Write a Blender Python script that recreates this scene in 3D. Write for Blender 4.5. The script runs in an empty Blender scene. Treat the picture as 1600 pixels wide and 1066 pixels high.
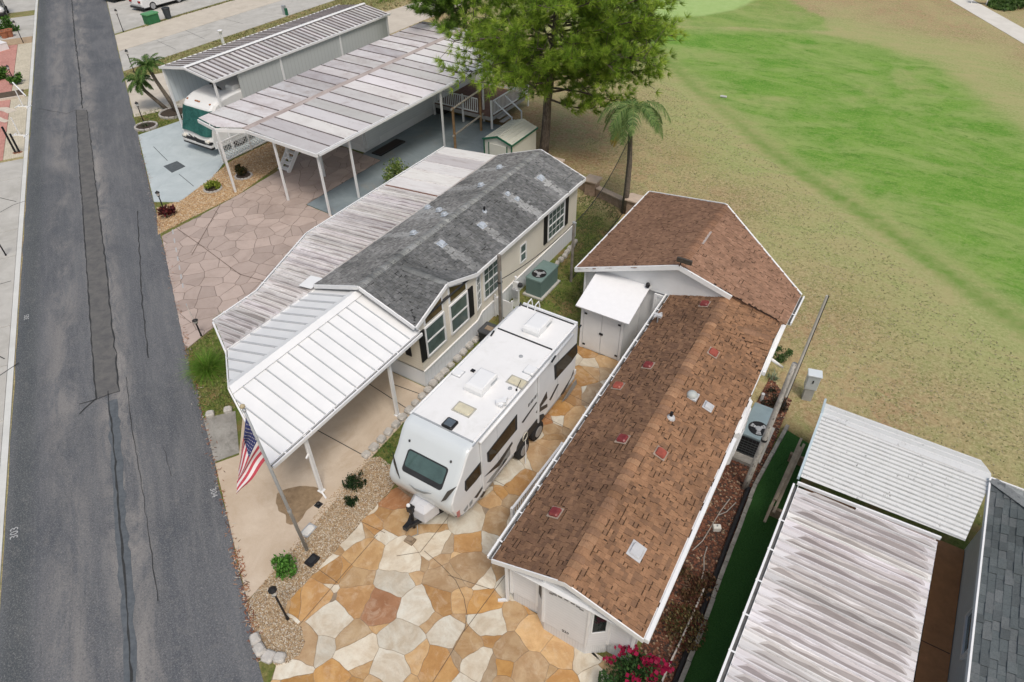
import bpy, math, random
from mathutils import Vector, Matrix, noise
random.seed(7)
R = math.radians
SC = bpy.context.scene
COL = SC.collection

# ------------------------------------------------------------------ camera, sky, sun, exposure
F, TH, ROLL, YAW, H = 1048.0, R(40.77), R(-1.0), R(32.7), 16.75
cam = bpy.data.objects.new('camera', bpy.data.cameras.new('camera')); COL.objects.link(cam)
cam.data.sensor_fit = 'HORIZONTAL'; cam.data.sensor_width = 36; cam.data.lens = F/1600*36
cam.data.clip_end = 2000
CAMR = Matrix.Rotation(YAW, 3, 'Z') @ Matrix.Rotation(R(90)-TH, 3, 'X') @ Matrix.Rotation(ROLL, 3, 'Z')
cam.matrix_world = Matrix.Translation((0, 0, H)) @ CAMR.to_4x4()
SC.camera = cam
W = bpy.data.worlds.new('World'); SC.world = W; W.use_nodes = True
sk = W.node_tree.nodes.new('ShaderNodeTexSky'); sk.sky_type = 'NISHITA'; sk.sun_disc = False
SUN_EL, SUN_AZ = R(60), R(-40)          # direction to the sun, azimuth from +X
sk.sun_elevation = SUN_EL; sk.sun_rotation = R(90)-SUN_AZ
sk.air_density = 1.6; sk.dust_density = 6.0; sk.ozone_density = 1.0
W.node_tree.links.new(sk.outputs[0], W.node_tree.nodes['Background'].inputs[0])
W.node_tree.nodes['Background'].inputs[1].default_value = 0.115
sl = bpy.data.lights.new('sun', 'SUN'); sl.energy = 1.5; sl.angle = R(16); sl.color = (1, .97, .93)
so = bpy.data.objects.new('sun', sl); COL.objects.link(so)
sd = Vector((math.cos(SUN_EL)*math.cos(SUN_AZ), math.cos(SUN_EL)*math.sin(SUN_AZ), math.sin(SUN_EL)))
so.rotation_euler = sd.to_track_quat('Z', 'Y').to_euler(); so.location = (0, 0, 40)
vs = SC.view_settings; vs.view_transform = 'Standard'; vs.look = 'None'; vs.exposure = -0.04; vs.gamma = 1; vs.use_curve_mapping = False

def P(x, y, z=0.0):
    "the point at height z that stands at photograph position x, y"
    r = CAMR @ Vector(((x-800)/F, -(y-533)/F, -1.0))
    t = (z-H)/r.z
    return Vector((t*r.x, t*r.y, z))
def P2(x, y, z=0.0):
    p = P(x, y, z); return (p.x, p.y)

# ------------------------------------------------------------------ helpers
PW = {}                                   # world matrices of parents
def put(o, parent=None, M=None):
    COL.objects.link(o)
    M = M or Matrix.Identity(4)
    if parent is not None:
        o.parent = parent; o.matrix_parent_inverse = PW[parent.name].inverted()
    o.matrix_basis = M; PW[o.name] = M
    return o
def thing(name, label, cat, loc=(0, 0, 0), group=None):
    o = bpy.data.objects.new(name, None); o.empty_display_size = .3
    put(o, None, Matrix.Translation(Vector((loc[0], loc[1], loc[2] if len(loc) > 2 else 0))))
    return tag(o, label, cat, group)
def tag(o, label=None, cat=None, group=None, kind=None):
    if label: o['label'] = label
    if cat: o['category'] = cat
    if group: o['group'] = group
    if kind: o['kind'] = kind
    return o

class MB:
    def __init__(s, M=None):
        s.v, s.f, s.c, s.m, s.M, s.col = [], [], [], [], M, None
        s.mi = 0
    def face(s, pts, col=None):
        i = len(s.v); s.v += [tuple(p) for p in pts]; s.f.append(tuple(range(i, i+len(pts)))); s.c.append(col or s.col); s.m.append(s.mi); return s
    def mesh(s, vs, fs, col=None):
        i = len(s.v); s.v += [tuple(p) for p in vs]
        for f in fs: s.f.append(tuple(i+k for k in f)); s.c.append(col or s.col); s.m.append(s.mi)
        return s
    def box(s, x0, x1, y0, y1, z0, z1, col=None):
        v = [(x, y, z) for z in (z0, z1) for x, y in ((x0, y0), (x1, y0), (x1, y1), (x0, y1))]
        return s.mesh(v, [(3, 2, 1, 0), (4, 5, 6, 7), (0, 1, 5, 4), (1, 2, 6, 5), (2, 3, 7, 6), (3, 0, 4, 7)], col)
    def bev(s, x0, x1, y0, y1, z0, z1, b=.03, col=None):
        "box with chamfered vertical and top edges"
        def ring(d, z):
            return [(x0+d+b, y0+d, z), (x1-d-b, y0+d, z), (x1-d, y0+d+b, z), (x1-d, y1-d-b, z), (x1-d-b, y1-d, z), (x0+d+b, y1-d, z), (x0+d, y1-d-b, z), (x0+d, y0+d+b, z)]
        v = ring(0, z0)+ring(0, z1-b)+ring(b*.7, z1)
        f = [tuple(range(7, -1, -1)), tuple(range(16, 24))]
        for k in (0, 8):
            f += [(k+i, k+(i+1) % 8, k+8+(i+1) % 8, k+8+i) for i in range(8)]
        return s.mesh(v, f, col)
    def prism(s, poly, z0, z1, col=None):
        n = len(poly); 
        a = sum(poly[i][0]*poly[(i+1) % n][1]-poly[(i+1) % n][0]*poly[i][1] for i in range(n))
        if a < 0: poly = poly[::-1]
        v = [(p[0], p[1], z0) for p in poly]+[(p[0], p[1], z1) for p in poly]
        return s.mesh(v, [tuple(range(n-1, -1, -1)), tuple(range(n, 2*n))]+[(i, (i+1) % n, n+(i+1) % n, n+i) for i in range(n)], col)
    def loft(s, rings, cap=True, col=None, closed=True):
        n = len(rings[0]); v = [p for r in rings for p in r]; f = []
        for k in range(len(rings)-1):
            for i in range(n if closed else n-1):
                f.append((k*n+i, k*n+(i+1) % n, (k+1)*n+(i+1) % n, (k+1)*n+i))
        if cap: f += [tuple(range(n-1, -1, -1)), tuple((len(rings)-1)*n+i for i in range(n))]
        return s.mesh(v, f, col)
    def slab(s, pts, t, col=None):
        "polygon of 3-D points thickened downward by t along its normal"
        P_ = [Vector(p) for p in pts]; nrm = (P_[1]-P_[0]).cross(P_[2]-P_[0]).normalized()
        if nrm.z < -1e-6: P_ = P_[::-1]; nrm = -nrm
        n = len(P_); v = P_+[p-nrm*t for p in P_]
        return s.mesh(v, [tuple(range(n)), tuple(range(2*n-1, n-1, -1))]+[(i, n+i, n+(i+1) % n, (i+1) % n) for i in range(n)], col)
    def tube(s, path, r, n=8, col=None, cap=True):
        path = [Vector(p) for p in path]; rr = r if isinstance(r, (list, tuple)) else [r]*len(path)
        rings = []; up = None
        for i, p in enumerate(path):
            d = (path[min(i+1, len(path)-1)]-path[max(i-1, 0)]).normalized()
            if up is None: up = Vector((0, 0, 1)) if abs(d.z) < .9 else Vector((1, 0, 0))
            a = d.cross(up).normalized(); b = a.cross(d).normalized(); up = b
            rings.append([p+(a*math.cos(2*math.pi*k/n)+b*math.sin(2*math.pi*k/n))*rr[i] for k in range(n)])
        return s.loft(rings, cap, col)
    def bar(s, a, b, w, h=None, col=None):
        "square bar from a to b"
        a, b = Vector(a), Vector(b); h = h or w; d = (b-a).normalized()
        up = Vector((0, 0, 1)) if abs(d.z) < .95 else Vector((1, 0, 0))
        x = d.cross(up).normalized()*w/2; y = x.cross(d).normalized()*h/2
        return s.loft([[p-x-y, p+x-y, p+x+y, p-x+y] for p in (a, b)], True, col)
    def cyl(s, x, y, z0, z1, r0, r1=None, n=16, col=None):
        r1 = r0 if r1 is None else r1
        return s.loft([[(x+r*math.cos(2*math.pi*k/n), y+r*math.sin(2*math.pi*k/n), z) for k in range(n)] for r, z in ((r0, z0), (r1, z1))], True, col)
    def lathe(s, x, y, prof, n=16, col=None):
        return s.loft([[(x+r*math.cos(2*math.pi*k/n), y+r*math.sin(2*math.pi*k/n), z) for k in range(n)] for r, z in prof], True, col)

def meshof(name, mb, mats, shift=Vector((0, 0, 0)), smooth=False):
    me = bpy.data.meshes.new(name)
    vs_ = [mb.M @ Vector(v) for v in mb.v] if mb.M else [Vector(v) for v in mb.v]
    me.from_pydata([v-shift for v in vs_], [], mb.f)
    for m in (mats if isinstance(mats, (list, tuple)) else [mats]): me.materials.append(m)
    if any(mb.m): me.polygons.foreach_set('material_index', mb.m)
    if any(c is not None for c in mb.c):
        at = me.color_attributes.new('Col', 'FLOAT_COLOR', 'CORNER'); buf = []
        for f, c in zip(mb.f, mb.c):
            c = c or (1, 1, 1); buf += [c[0], c[1], c[2], 1.0]*len(f)
        at.data.foreach_set('color', buf)
    if smooth: me.polygons.foreach_set('use_smooth', [True]*len(me.polygons))
    me.update(); return me
def obj(name, mb, mats, parent=None, smooth=False, color=None):
    vs_ = [mb.M @ Vector(v) for v in mb.v] if mb.M else [Vector(v) for v in mb.v]
    lo = [min(v[i] for v in vs_) for i in range(3)]; hi = [max(v[i] for v in vs_) for i in range(3)]
    c = Vector(((lo[0]+hi[0])/2, (lo[1]+hi[1])/2, lo[2]))
    o = bpy.data.objects.new(name, meshof(name, mb, mats, c, smooth))
    if color: o.color = (*color, 1)
    return put(o, parent, Matrix.Translation(c))
def struct(name, mb, m, parent=None, label=None):
    o = obj(name, mb, m, parent)
    if parent is None: tag(o, label, None, None, 'structure')
    return o
def inst(name, me, M, parent, color=None):
    o = bpy.data.objects.new(name, me)
    if color: o.color = (*color, 1)
    return put(o, parent, M)
def copy_tree(o, M, label=None):
    "copy a thing with its parts and sub-parts; M is the world move applied to it"
    def rec(s, par):
        c = s.copy(); COL.objects.link(c); c.parent = par
        for ch in list(s.children): rec(ch, c)
        return c
    c = rec(o, None); c.matrix_basis = M @ o.matrix_basis
    if label: c['label'] = label
    return c

# ------------------------------------------------------------------ materials
def lin(*c):
    return tuple(((x/255)/12.92 if x/255 <= .04045 else ((x/255+.055)/1.055)**2.4) for x in c)
class NT:
    def __init__(s, name):
        s.mat = bpy.data.materials.new(name); s.mat.use_nodes = True; s.t = s.mat.node_tree; s.n = s.t.nodes; s.l = s.t.links
        s.b = s.n['Principled BSDF']; s.pos = s.n.new('ShaderNodeNewGeometry').outputs['Position']
    def set(s, sock, v):
        if hasattr(v, 'is_linked') or hasattr(v, 'links'): s.l.new(v, sock)
        elif isinstance(v, tuple) and len(v) == 3 and sock.type == 'RGBA': sock.default_value = (*v, 1)
        else: sock.default_value = v
    def noise(s, scale, detail=4, rough=.6, dist=0, vec=None, stretch=None):
        v = vec or s.pos
        if stretch: v = s.map(v, stretch)
        n = s.n.new('ShaderNodeTexNoise'); n.inputs['Scale'].default_value = scale; n.inputs['Detail'].default_value = detail
        n.inputs['Roughness'].default_value = rough; n.inputs['Distortion'].default_value = dist
        s.l.new(v, n.inputs['Vector']); return n.outputs['Fac']
    def map(s, v, scale=(1, 1, 1), rot=(0, 0, 0), loc=(0, 0, 0)):
        m = s.n.new('ShaderNodeMapping'); s.l.new(v, m.inputs[0])
        m.inputs['Scale'].default_value = scale; m.inputs['Rotation'].default_value = rot; m.inputs['Location'].default_value = loc
        return m.outputs[0]
    def vor(s, scale, feat='F1', out='Distance', vec=None, rnd=1):
        n = s.n.new('ShaderNodeTexVoronoi'); n.feature = feat; n.inputs['Scale'].default_value = scale; n.inputs['Randomness'].default_value = rnd
        s.l.new(vec or s.pos, n.inputs['Vector']); return n.outputs[out]
    def ramp(s, fac, lo, hi, a=0.0, b=1.0):
        m = s.n.new('ShaderNodeMapRange'); s.set(m.inputs[0], fac)
        for i, v in enumerate((lo, hi, a, b)): m.inputs[i+1].default_value = v
        return m.outputs[0]
    def mix(s, fac, a, b, mode='MIX'):
        m = s.n.new('ShaderNodeMix'); m.data_type = 'RGBA'; m.blend_type = mode
        s.set(m.inputs[0], fac); s.set(m.inputs[6], a); s.set(m.inputs[7], b); return m.outputs[2]
    def math(s, op, a, b=0.0, clamp=False):
        m = s.n.new('ShaderNodeMath'); m.operation = op; m.use_clamp = clamp; s.set(m.inputs[0], a); s.set(m.inputs[1], b); return m.outputs[0]
    def attr(s, name='Col', out='Color'):
        a = s.n.new('ShaderNodeAttribute'); a.attribute_name = name; return a.outputs[out]
    def info(s, out='Color'): return s.n.new('ShaderNodeObjectInfo').outputs[out]
    def bump(s, h, strength=.3, dist=.02):
        b = s.n.new('ShaderNodeBump'); b.inputs['Strength'].default_value = strength; b.inputs['Distance'].default_value = dist
        s.set(b.inputs['Height'], h); s.l.new(b.outputs[0], s.b.inputs['Normal'])
    def done(s, color, rough=.8, metal=0.0, spec=.3, alpha=None):
        s.set(s.b.inputs['Base Color'], color); s.set(s.b.inputs['Roughness'], rough); s.b.inputs['Metallic'].default_value = metal
        s.b.inputs['Specular IOR Level'].default_value = spec
        if alpha is not None: s.set(s.b.inputs['Alpha'], alpha)
        return s.mat
_mc = {}
def plain(name, c, rough=.6, var=.12, scale=3.0, metal=0.0, spec=.3, bump=0.0, dirt=None, dirt_amt=.5, useattr=False):
    "paint, plastic or metal with a little grime"
    if name in _mc: return _mc[name]
    t = NT(name); n = t.noise(scale, 5, .65)
    k = tuple(x*(1-var) for x in c); h = tuple(min(1, x*(1+var*.6)) for x in c)
    col = t.mix(t.ramp(n, .3, .7), k, h)
    if dirt:
        d = t.noise(scale*.55, 8, .75, .4); col = t.mix(t.ramp(d, .52, .75, 0, dirt_amt), col, dirt)
    if useattr: col = t.mix(1.0, col, t.attr(), 'MULTIPLY')
    if bump: t.bump(t.noise(scale*12, 3), bump, .01)
    _mc[name] = t.done(col, t.ramp(n, .2, .8, rough*.9, min(1, rough*1.1)), metal, spec); return _mc[name]
WHITE = plain('white_paint', (.78, .79, .80), .45, .05, 2.0, dirt=(.55, .53, .48), dirt_amt=.12)
TRIM = plain('white_trim', (.80, .81, .82), .4, .04, 5, dirt=(.5, .48, .44), dirt_amt=.15)
BLACK = plain('black_metal', (.018, .018, .02), .45, .3, 8)
DARK = plain('dark_plastic', (.03, .032, .035), .5, .2, 6)
GLASS = plain('dark_glass', (.02, .026, .028), .06, .2, 1.5, spec=.6)
GLASSG = plain('window_glass', (.10, .14, .135), .08, .35, 2.2, spec=.6)
SHUT = plain('black_shutter', (.015, .015, .017), .5, .2, 6)
GREYM = plain('grey_metal', (.42, .44, .46), .45, .1, 6, .3)
WOOD = plain('weathered_wood', (.30, .23, .16), .85, .35, 6, bump=.3)
BARK = None
# ------------------------------------------------------------------ the setting: ground, road, drives
RDV, RNV = Vector((-.8623, .5063)), Vector((.5063, .8623))     # along the road, and from the road towards the homes
def RD(t, s): return (t*RDV.x+s*RNV.x, t*RDV.y+s*RNV.y)
def TS(p): return (p[0]*RDV.x+p[1]*RDV.y, p[0]*RNV.x+p[1]*RNV.y)
EDGE_R, EDGE_L = -2.31, -8.12

def seg_dist(p, a, b):
    ax, ay = a; bx, by = b; dx, dy = bx-ax, by-ay; L = dx*dx+dy*dy
    t = max(0, min(1, ((p[0]-ax)*dx+(p[1]-ay)*dy)/L)) if L else 0
    return math.hypot(p[0]-ax-t*dx, p[1]-ay-t*dy)
def inside(p, poly):
    r = False; n = len(poly)
    for i in range(n):
        a, b = poly[i], poly[(i+1) % n]
        if (a[1] > p[1]) != (b[1] > p[1]) and p[0] < (b[0]-a[0])*(p[1]-a[1])/(b[1]-a[1])+a[0]: r = not r
    return r
def sdist(p, poly):
    d = min(seg_dist(p, poly[i], poly[(i+1) % len(poly)]) for i in range(len(poly)))
    return d if inside(p, poly) else -d
def sstep(x, a, b):
    x = max(0, min(1, (x-a)/(b-a))); return x*x*(3-2*x)

FAIR_L = [P2(1040, 92), P2(1080, 132), P2(1150, 190), P2(1200, 235), P2(1250, 270), P2(1330, 322), P2(1400, 370), P2(1500, 444), P2(1600, 512)]
FAIR_L = FAIR_L+[(16, 18.5), (34, 6)]
FAIR = FAIR_L+[(70, 20), (45, 50), P2(1700, 260), P2(1600, 190), P2(1500, 110), P2(1400, 75), P2(1300, 50), P2(1180, 42), P2(1050, 40), (-34, 62), (-34, 58)]
GREEN = [P2(1035, 28), P2(1100, 25), P2(1150, 15), P2(1185, -2), P2(1190, -20), (-20, 84), (-32, 84), (-36, 66)]
COLLAR = [P2(1040, 40), P2(1300, 50), P2(1290, 30), P2(1235, 0), (-13, 80), (-40, 80), (-40, 58)]
def axis(stops):
    r = []
    for a, b, st in stops:
        x = a
        while x < b-1e-6: r.append(x); x += st
    r.append(stops[-1][1]); return r
gx = axis([(-700, -150, 110), (-150, -100, 10), (-100, -26, 1.0), (-26, 22, .4), (22, 60, 2), (60, 700, 80)])
gy = axis([(-300, -20, 40), (-20, 24, 1.0), (24, 78, .45), (78, 130, 3), (130, 900, 90)])
gv = [(x, y, 0) for y in gy for x in gx]; nx = len(gx)
gf = [(j*nx+i, j*nx+i+1, (j+1)*nx+i+1, (j+1)*nx+i) for j in range(len(gy)-1) for i in range(nx-1)]
gm = bpy.data.meshes.new('ground'); gm.from_pydata(gv, [], gf)
A = {k: [0.0]*len(gv) for k in ('fair', 'line', 'green', 'lawn', 'litter', 'bare', 'pale')}
LITTER = [(P2(905, 255), 2.6, .8), (P2(815, 190), 3.2, 1.), (P2(1110, 240), 2.6, .6), (P2(845, 230), 2.8, .8), (P2(1090, 205), 2.4, .45), (P2(990, 330), 1.8, .6), (P2(1120, 320), 2.2, .35), (P2(1350, 470), 2.5, .35)]
for i, (x, y, z) in enumerate(gv):
    if -45 < x < 60 and 5 < y < 100:
        w = noise.noise((x*.35, y*.35, 3))*.5
        d = sdist((x, y), FAIR); right = sstep(x+y*.25, 18, 30)
        A['fair'][i] = sstep(d+w*1.6, -1.2, 2.6)*(1-.75*sstep(x*.8+y*.45, 29, 38))
        dl = min(seg_dist((x, y), FAIR_L[k], FAIR_L[k+1]) for k in range(len(FAIR_L)-1))
        A['line'][i] = .8*sstep(-abs(dl-.1), -.6, -.1)*max(0, min(1, .8+.7*noise.noise((x*.13, y*.13, 9))))
        A['green'][i] = sstep(sdist((x, y), GREEN), -.2, .3)
        c = sstep(sdist((x, y), COLLAR)+w, -.5, .5)*.72
        A['fair'][i] = max(A['fair'][i], c)
        for (q, r, s_) in LITTER:
            dd = math.hypot(x-q[0], y-q[1])+1.4*noise.noise((x*.6, y*.6, 1))
            A['litter'][i] = max(A['litter'][i], s_*sstep(-dd, -r, -r*.25))
        # dry belt just behind the homes
        b = sstep(-d, 3, 9)
        A['pale'][i] = (1-sstep(-d+3.5*noise.noise((x*.2, y*.2, 2)), .8, 8.5))*.95
        A['bare'][i] = b*(.55+.6*noise.noise((x*.16, y*.16, 5)))
    t, s = TS((x, y))
    if s > -3 and y < 27 and x > -45: A['lawn'][i] = (1-sstep(y, 16.5, 18.5) if x > -8.5 else (1-sstep(y+.35*x, 21.5, 23.5) if x > -14 else 1.0))
    if x < -45: A['lawn'][i] = .6
for k, v in A.items():
    at = gm.attributes.new(k, 'FLOAT', 'POINT'); at.data.foreach_set('value', v)
t = NT('golf_turf')
G_ = lambda *c: tuple(x*1.0 for x in lin(*c))
n_f, n_m, n_l, n_x = t.noise(6, 7, .82), t.noise(1.5, 7, .74, .3), t.noise(.22, 4, .6, .6), t.noise(13, 5, .88)
n_w = t.noise(.32, 6, .68, 1.0, None, (1, 2.4, 1))
dry = t.mix(t.ramp(n_f, .40, .60), G_(112, 102, 68), G_(192, 174, 138))
dry = t.mix(t.ramp(n_m, .44, .60, 0, .6), dry, G_(130, 132, 80))
dry = t.mix(t.ramp(n_x, .52, .64, 0, .85), dry, G_(214, 202, 168))
dry = t.mix(t.math('MULTIPLY', t.ramp(n_m, .36, .56, 1, 0), t.ramp(t.attr('bare', 'Fac'), 0, .8, .1, .95)), dry, G_(164, 134, 104))
dry = t.mix(t.ramp(n_l, .42, .62, 0, .3), dry, G_(176, 172, 126))
dry = t.mix(t.math('MULTIPLY', t.ramp(n_f, .3, .5, 1, .35), t.attr('litter', 'Fac')), dry, G_(128, 86, 58))
pale = t.mix(t.ramp(n_f, .35, .7), G_(132, 146, 86), G_(176, 178, 128)); pale = t.mix(t.ramp(n_w, .42, .62, 0, .7), pale, G_(172, 162, 120))
dry = t.mix(t.attr('pale', 'Fac'), dry, pale)
fw = t.mix(t.ramp(n_w, .34, .62), G_(82, 136, 38), G_(122, 158, 72))
fw = t.mix(t.ramp(t.noise(.14, 5, .65, 1.4, None, (1, 1.7, 1)), .46, .62, 0, .75), fw, G_(148, 164, 100))
fw = t.mix(t.ramp(t.noise(.9, 6, .7, 1.2, None, (1, 2.2, 1)), .52, .70, 0, .8), fw, G_(66, 116, 28))
fw = t.mix(t.ramp(t.noise(2.2, 6, .75, .6), .54, .72, 0, .6), fw, G_(148, 162, 104))
fw = t.mix(t.ramp(n_f, .46, .62, 0, .5), fw, G_(150, 168, 104)); fw = t.mix(t.ramp(n_x, .5, .66, 0, .6), fw, G_(86, 130, 48))
pg = t.mix(t.ramp(n_m, .3, .7), G_(168, 190, 128), G_(150, 180, 108))
fac = t.math('MULTIPLY', t.attr('fair', 'Fac'), t.ramp(t.noise(.16, 4, .65), .28, .44, .45, 1))
fac = t.math('MULTIPLY', fac, t.ramp(t.math('ADD', t.attr('fair', 'Fac'), t.math('MULTIPLY', n_m, .8)), .5, 1.1))
col = t.mix(fac, dry, fw)
col = t.mix(t.math('MULTIPLY', t.attr('line', 'Fac'), t.ramp(n_m, .3, .6, .4, .95)), col, G_(84, 132, 40))
col = t.mix(t.attr('green', 'Fac'), col, pg)
lawn = t.mix(t.ramp(n_f, .35, .65), G_(66, 78, 36), G_(144, 138, 88)); lawn = t.mix(t.ramp(n_m, .4, .65), lawn, G_(88, 108, 46))
lawn = t.mix(t.ramp(t.noise(.9, 4), .52, .68, 0, .85), lawn, G_(136, 112, 82))
col = t.mix(t.attr('lawn', 'Fac'), col, lawn)
t.bump(t.noise(14, 6, .8), .6, .06)
gm.materials.append(t.done(col, .95, 0, .1))
g = put(bpy.data.objects.new('ground', gm)); tag(g, 'dry and green golf turf spreading behind the homes', None, None, 'structure')

def sheet(poly, z, n=None):
    mb = MB(); a = sum(poly[i][0]*poly[(i+1) % len(poly)][1]-poly[(i+1) % len(poly)][0]*poly[i][1] for i in range(len(poly)))
    mb.face([(p[0], p[1], z) for p in (poly if a > 0 else poly[::-1])]); return mb
def ribbon(mb, path, w, z, col=None, rag=0):
    path = [Vector((p[0], p[1])) for p in path]; L = []; Rr = []
    for i, p in enumerate(path):
        d = (path[min(i+1, len(path)-1)]-path[max(i-1, 0)]).normalized(); n = Vector((-d.y, d.x))
        ww = w*(1+rag*random.uniform(-1, 1))
        L.append((p.x+n.x*ww/2, p.y+n.y*ww/2, z)); Rr.append((p.x-n.x*ww/2, p.y-n.y*ww/2, z))
    for i in range(len(path)-1): mb.face([Rr[i], Rr[i+1], L[i+1], L[i]], col)
    return mb
def wiggle(path, step, amp, sc=1.0):
    out = []
    for i in range(len(path)-1):
        a, b = Vector(path[i]), Vector(path[i+1]); n = max(1, int((b-a).length/step))
        for k in range(n):
            p = a.lerp(b, k/n); out.append((p.x+amp*noise.noise((p.x*sc, p.y*sc, 0)), p.y+amp*noise.noise((p.x*sc, p.y*sc, 7))))
    out.append(tuple(path[-1])); return out

# road
t = NT('asphalt'); rv = t.map(t.pos, (1, 1, 1), (0, 0, -math.atan2(RDV.y, RDV.x)))
sep = t.n.new('ShaderNodeSeparateXYZ'); t.l.new(rv, sep.inputs[0]); S = t.math('MULTIPLY', sep.outputs[1], -1.0)      # S: across the road
base = t.mix(t.ramp(t.noise(.9, 6, .65, .5, rv, (.3, 1, 1)), .35, .65), (.092, .10, .115), (.135, .142, .155))
base = t.mix(t.ramp(t.noise(3.0, 6, .7, 0, rv, (.12, 1.6, 1)), .45, .7, 0, .6), base, (.18, .185, .19))
def band(c, w):      # worn strips along the wheel tracks
    d = t.math('ABSOLUTE', t.math('SUBTRACT', S, c)); return t.ramp(d, w, w*.25)
SS = -1
worn = t.math('MULTIPLY', t.ramp(t.noise(.8, 7, .75, .8, rv, (.35, 1.2, 1)), .42, .58), t.math('MAXIMUM', band(-4.9*1, .85), t.math('MULTIPLY', band(-6.5, .8), .6)))
base = t.mix(t.math('MULTIPLY', worn, .8), base, (.30, .285, .27))
base = t.mix(t.ramp(t.noise(.35, 4, .6, .4, rv, (.5, 1, 1)), .5, .66, 0, .55), base, (.062, .073, .09))
base = t.mix(t.math('MULTIPLY', band(-7.75, .55), .6), base, (.06, .072, .077))
base = t.mix(t.ramp(t.noise(26, 4, .85), .50, .68, 0, .75), base, (.30, .295, .29)); base = t.mix(t.ramp(t.noise(17, 5, .85), .50, .66, 0, .6), base, (.05, .055, .062)); base = t.mix(t.ramp(t.noise(2.4, 7, .8, .4), .55, .7, 0, .55), base, (.21, .205, .20))
t.bump(t.noise(60, 4, .8), .5, .012)
ASPH = t.done(base, .9, 0, .15)
rp = [RD(tt, EDGE_L) for tt in (-12, 160)]
mb = MB(); n_ = 170; Lf, Rt = [], []
for i in range(n_+1):
    tt = -12+i*1.02
    Lf.append((*RD(tt, EDGE_L+.05*noise.noise((tt*.9, 0, 0))), .006)); Rt.append((*RD(tt, EDGE_R+.10*noise.noise((tt*.8, 5, 0))+.06*noise.noise((tt*3, 2, 0))), .006))
for i in range(n_): mb.face([Lf[i], Lf[i+1], Rt[i+1], Rt[i]][::-1])
road = struct('road', mb, ASPH, None, 'grey asphalt lane running between the driveways')
t = NT('asphalt_patch'); n = t.noise(2.2, 6, .7, .4)
col = t.mix(t.ramp(n, .35, .65), (.10, .102, .106), (.15, .147, .143)); col = t.mix(t.ramp(t.noise(60, 2, .8), .55, .8, 0, .4), col, (.26, .25, .23))
t.bump(t.noise(60, 4, .8), .5, .012); PATCH = t.done(col, .92, 0, .12)
pl = [P2(119, 172), P2(124, 260), P2(131, 350), P2(139, 465), P2(148, 600), P2(152, 622)]
pr = [P2(136, 172), P2(143, 230), P2(152, 310), P2(164, 400), P2(178, 530), P2(187, 612)]
mb = MB(); mb.face([(p[0], p[1], .011) for p in pl]+[(p[0], p[1], .011) for p in pr[::-1]])
if (Vector(mb.v[1])-Vector(mb.v[0])).cross(Vector(mb.v[-1])-Vector(mb.v[0])).z < 0: mb.f = [f[::-1] for f in mb.f]
struct('asphalt_patch', mb, PATCH, road)
TAR = plain('tar_crack', (.04, .042, .044), .8, .3, 10)
mb = MB()
for path, w in ((pl+[P2(124, 648)], .045), (pr+[P2(152, 624), P2(124, 632)], .045), ([P2(112, 0), P2(117, 60), P2(124, 110), P2(129, 170)], .07),
                ([P2(168, 612), P2(176, 680), P2(184, 780), P2(192, 860), P2(200, 960), P2(206, 1066)], .05), ([P2(197, 590), P2(208, 680), P2(228, 800), P2(247, 940)], .02),
                ([P2(256, 700), P2(262, 730), P2(268, 745)], .012), ([P2(120, 172), P2(104, 178), P2(60, 170)], .03), ([P2(215, 330), P2(222, 470), P2(232, 560)], .04)):
    ribbon(mb, wiggle(path, .25, .05, 2.2), w, .0155, None, .5)
struct('tar_seam', mb, TAR, road)
t = NT('seal_strip'); col = t.mix(t.ramp(t.noise(5, 6, .7), .35, .65), (.085, .098, .112), (.125, .14, .155)); t.bump(t.vor(9, 'DISTANCE_TO_EDGE'), .5, .02)
mb = MB(); ribbon(mb, wiggle([P2(176, 625), P2(184, 740), P2(190, 830), P2(198, 940), P2(204, 1066), P2(208, 1200)], .3, .08, 1.6), .32, .0115, None, .2)
struct('seal_strip', mb, t.done(col, .85, 0, .2), road)
# painted lot numbers
PAINT = plain('road_paint', (.44, .45, .46), .8, .3, 20)
def text_mesh(name, body, size, M, m, parent, extrude=0.0):
    cu = bpy.data.curves.new(name, 'FONT'); cu.body = body; cu.size = size; cu.align_x = 'CENTER'; cu.align_y = 'CENTER'; cu.extrude = extrude; cu.resolution_u = 3
    o = bpy.data.objects.new(name, cu); COL.objects.link(o); bpy.context.view_layer.update()
    me = bpy.data.meshes.new_from_object(o.evaluated_get(bpy.context.evaluated_depsgraph_get())); bpy.data.objects.remove(o)
    me.materials.clear(); me.materials.append(m)
    q = bpy.data.objects.new(name, me); return put(q, parent, M)
def flat(p, ang, z): return Matrix.Translation((p[0], p[1], z)) @ Matrix.Rotation(ang, 4, 'Z')
ra = math.atan2(RDV.y, RDV.x)
text_mesh('lot_number', '303', .30, flat(P2(23, 833), ra, .012), PAINT, road)
text_mesh('lot_number', '304', .26, flat(P2(334, 770), ra+math.pi, .012), PAINT, road)
text_mesh('lot_number', '305', .26, flat(P2(42, 496), ra, .012), PAINT, road)

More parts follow.
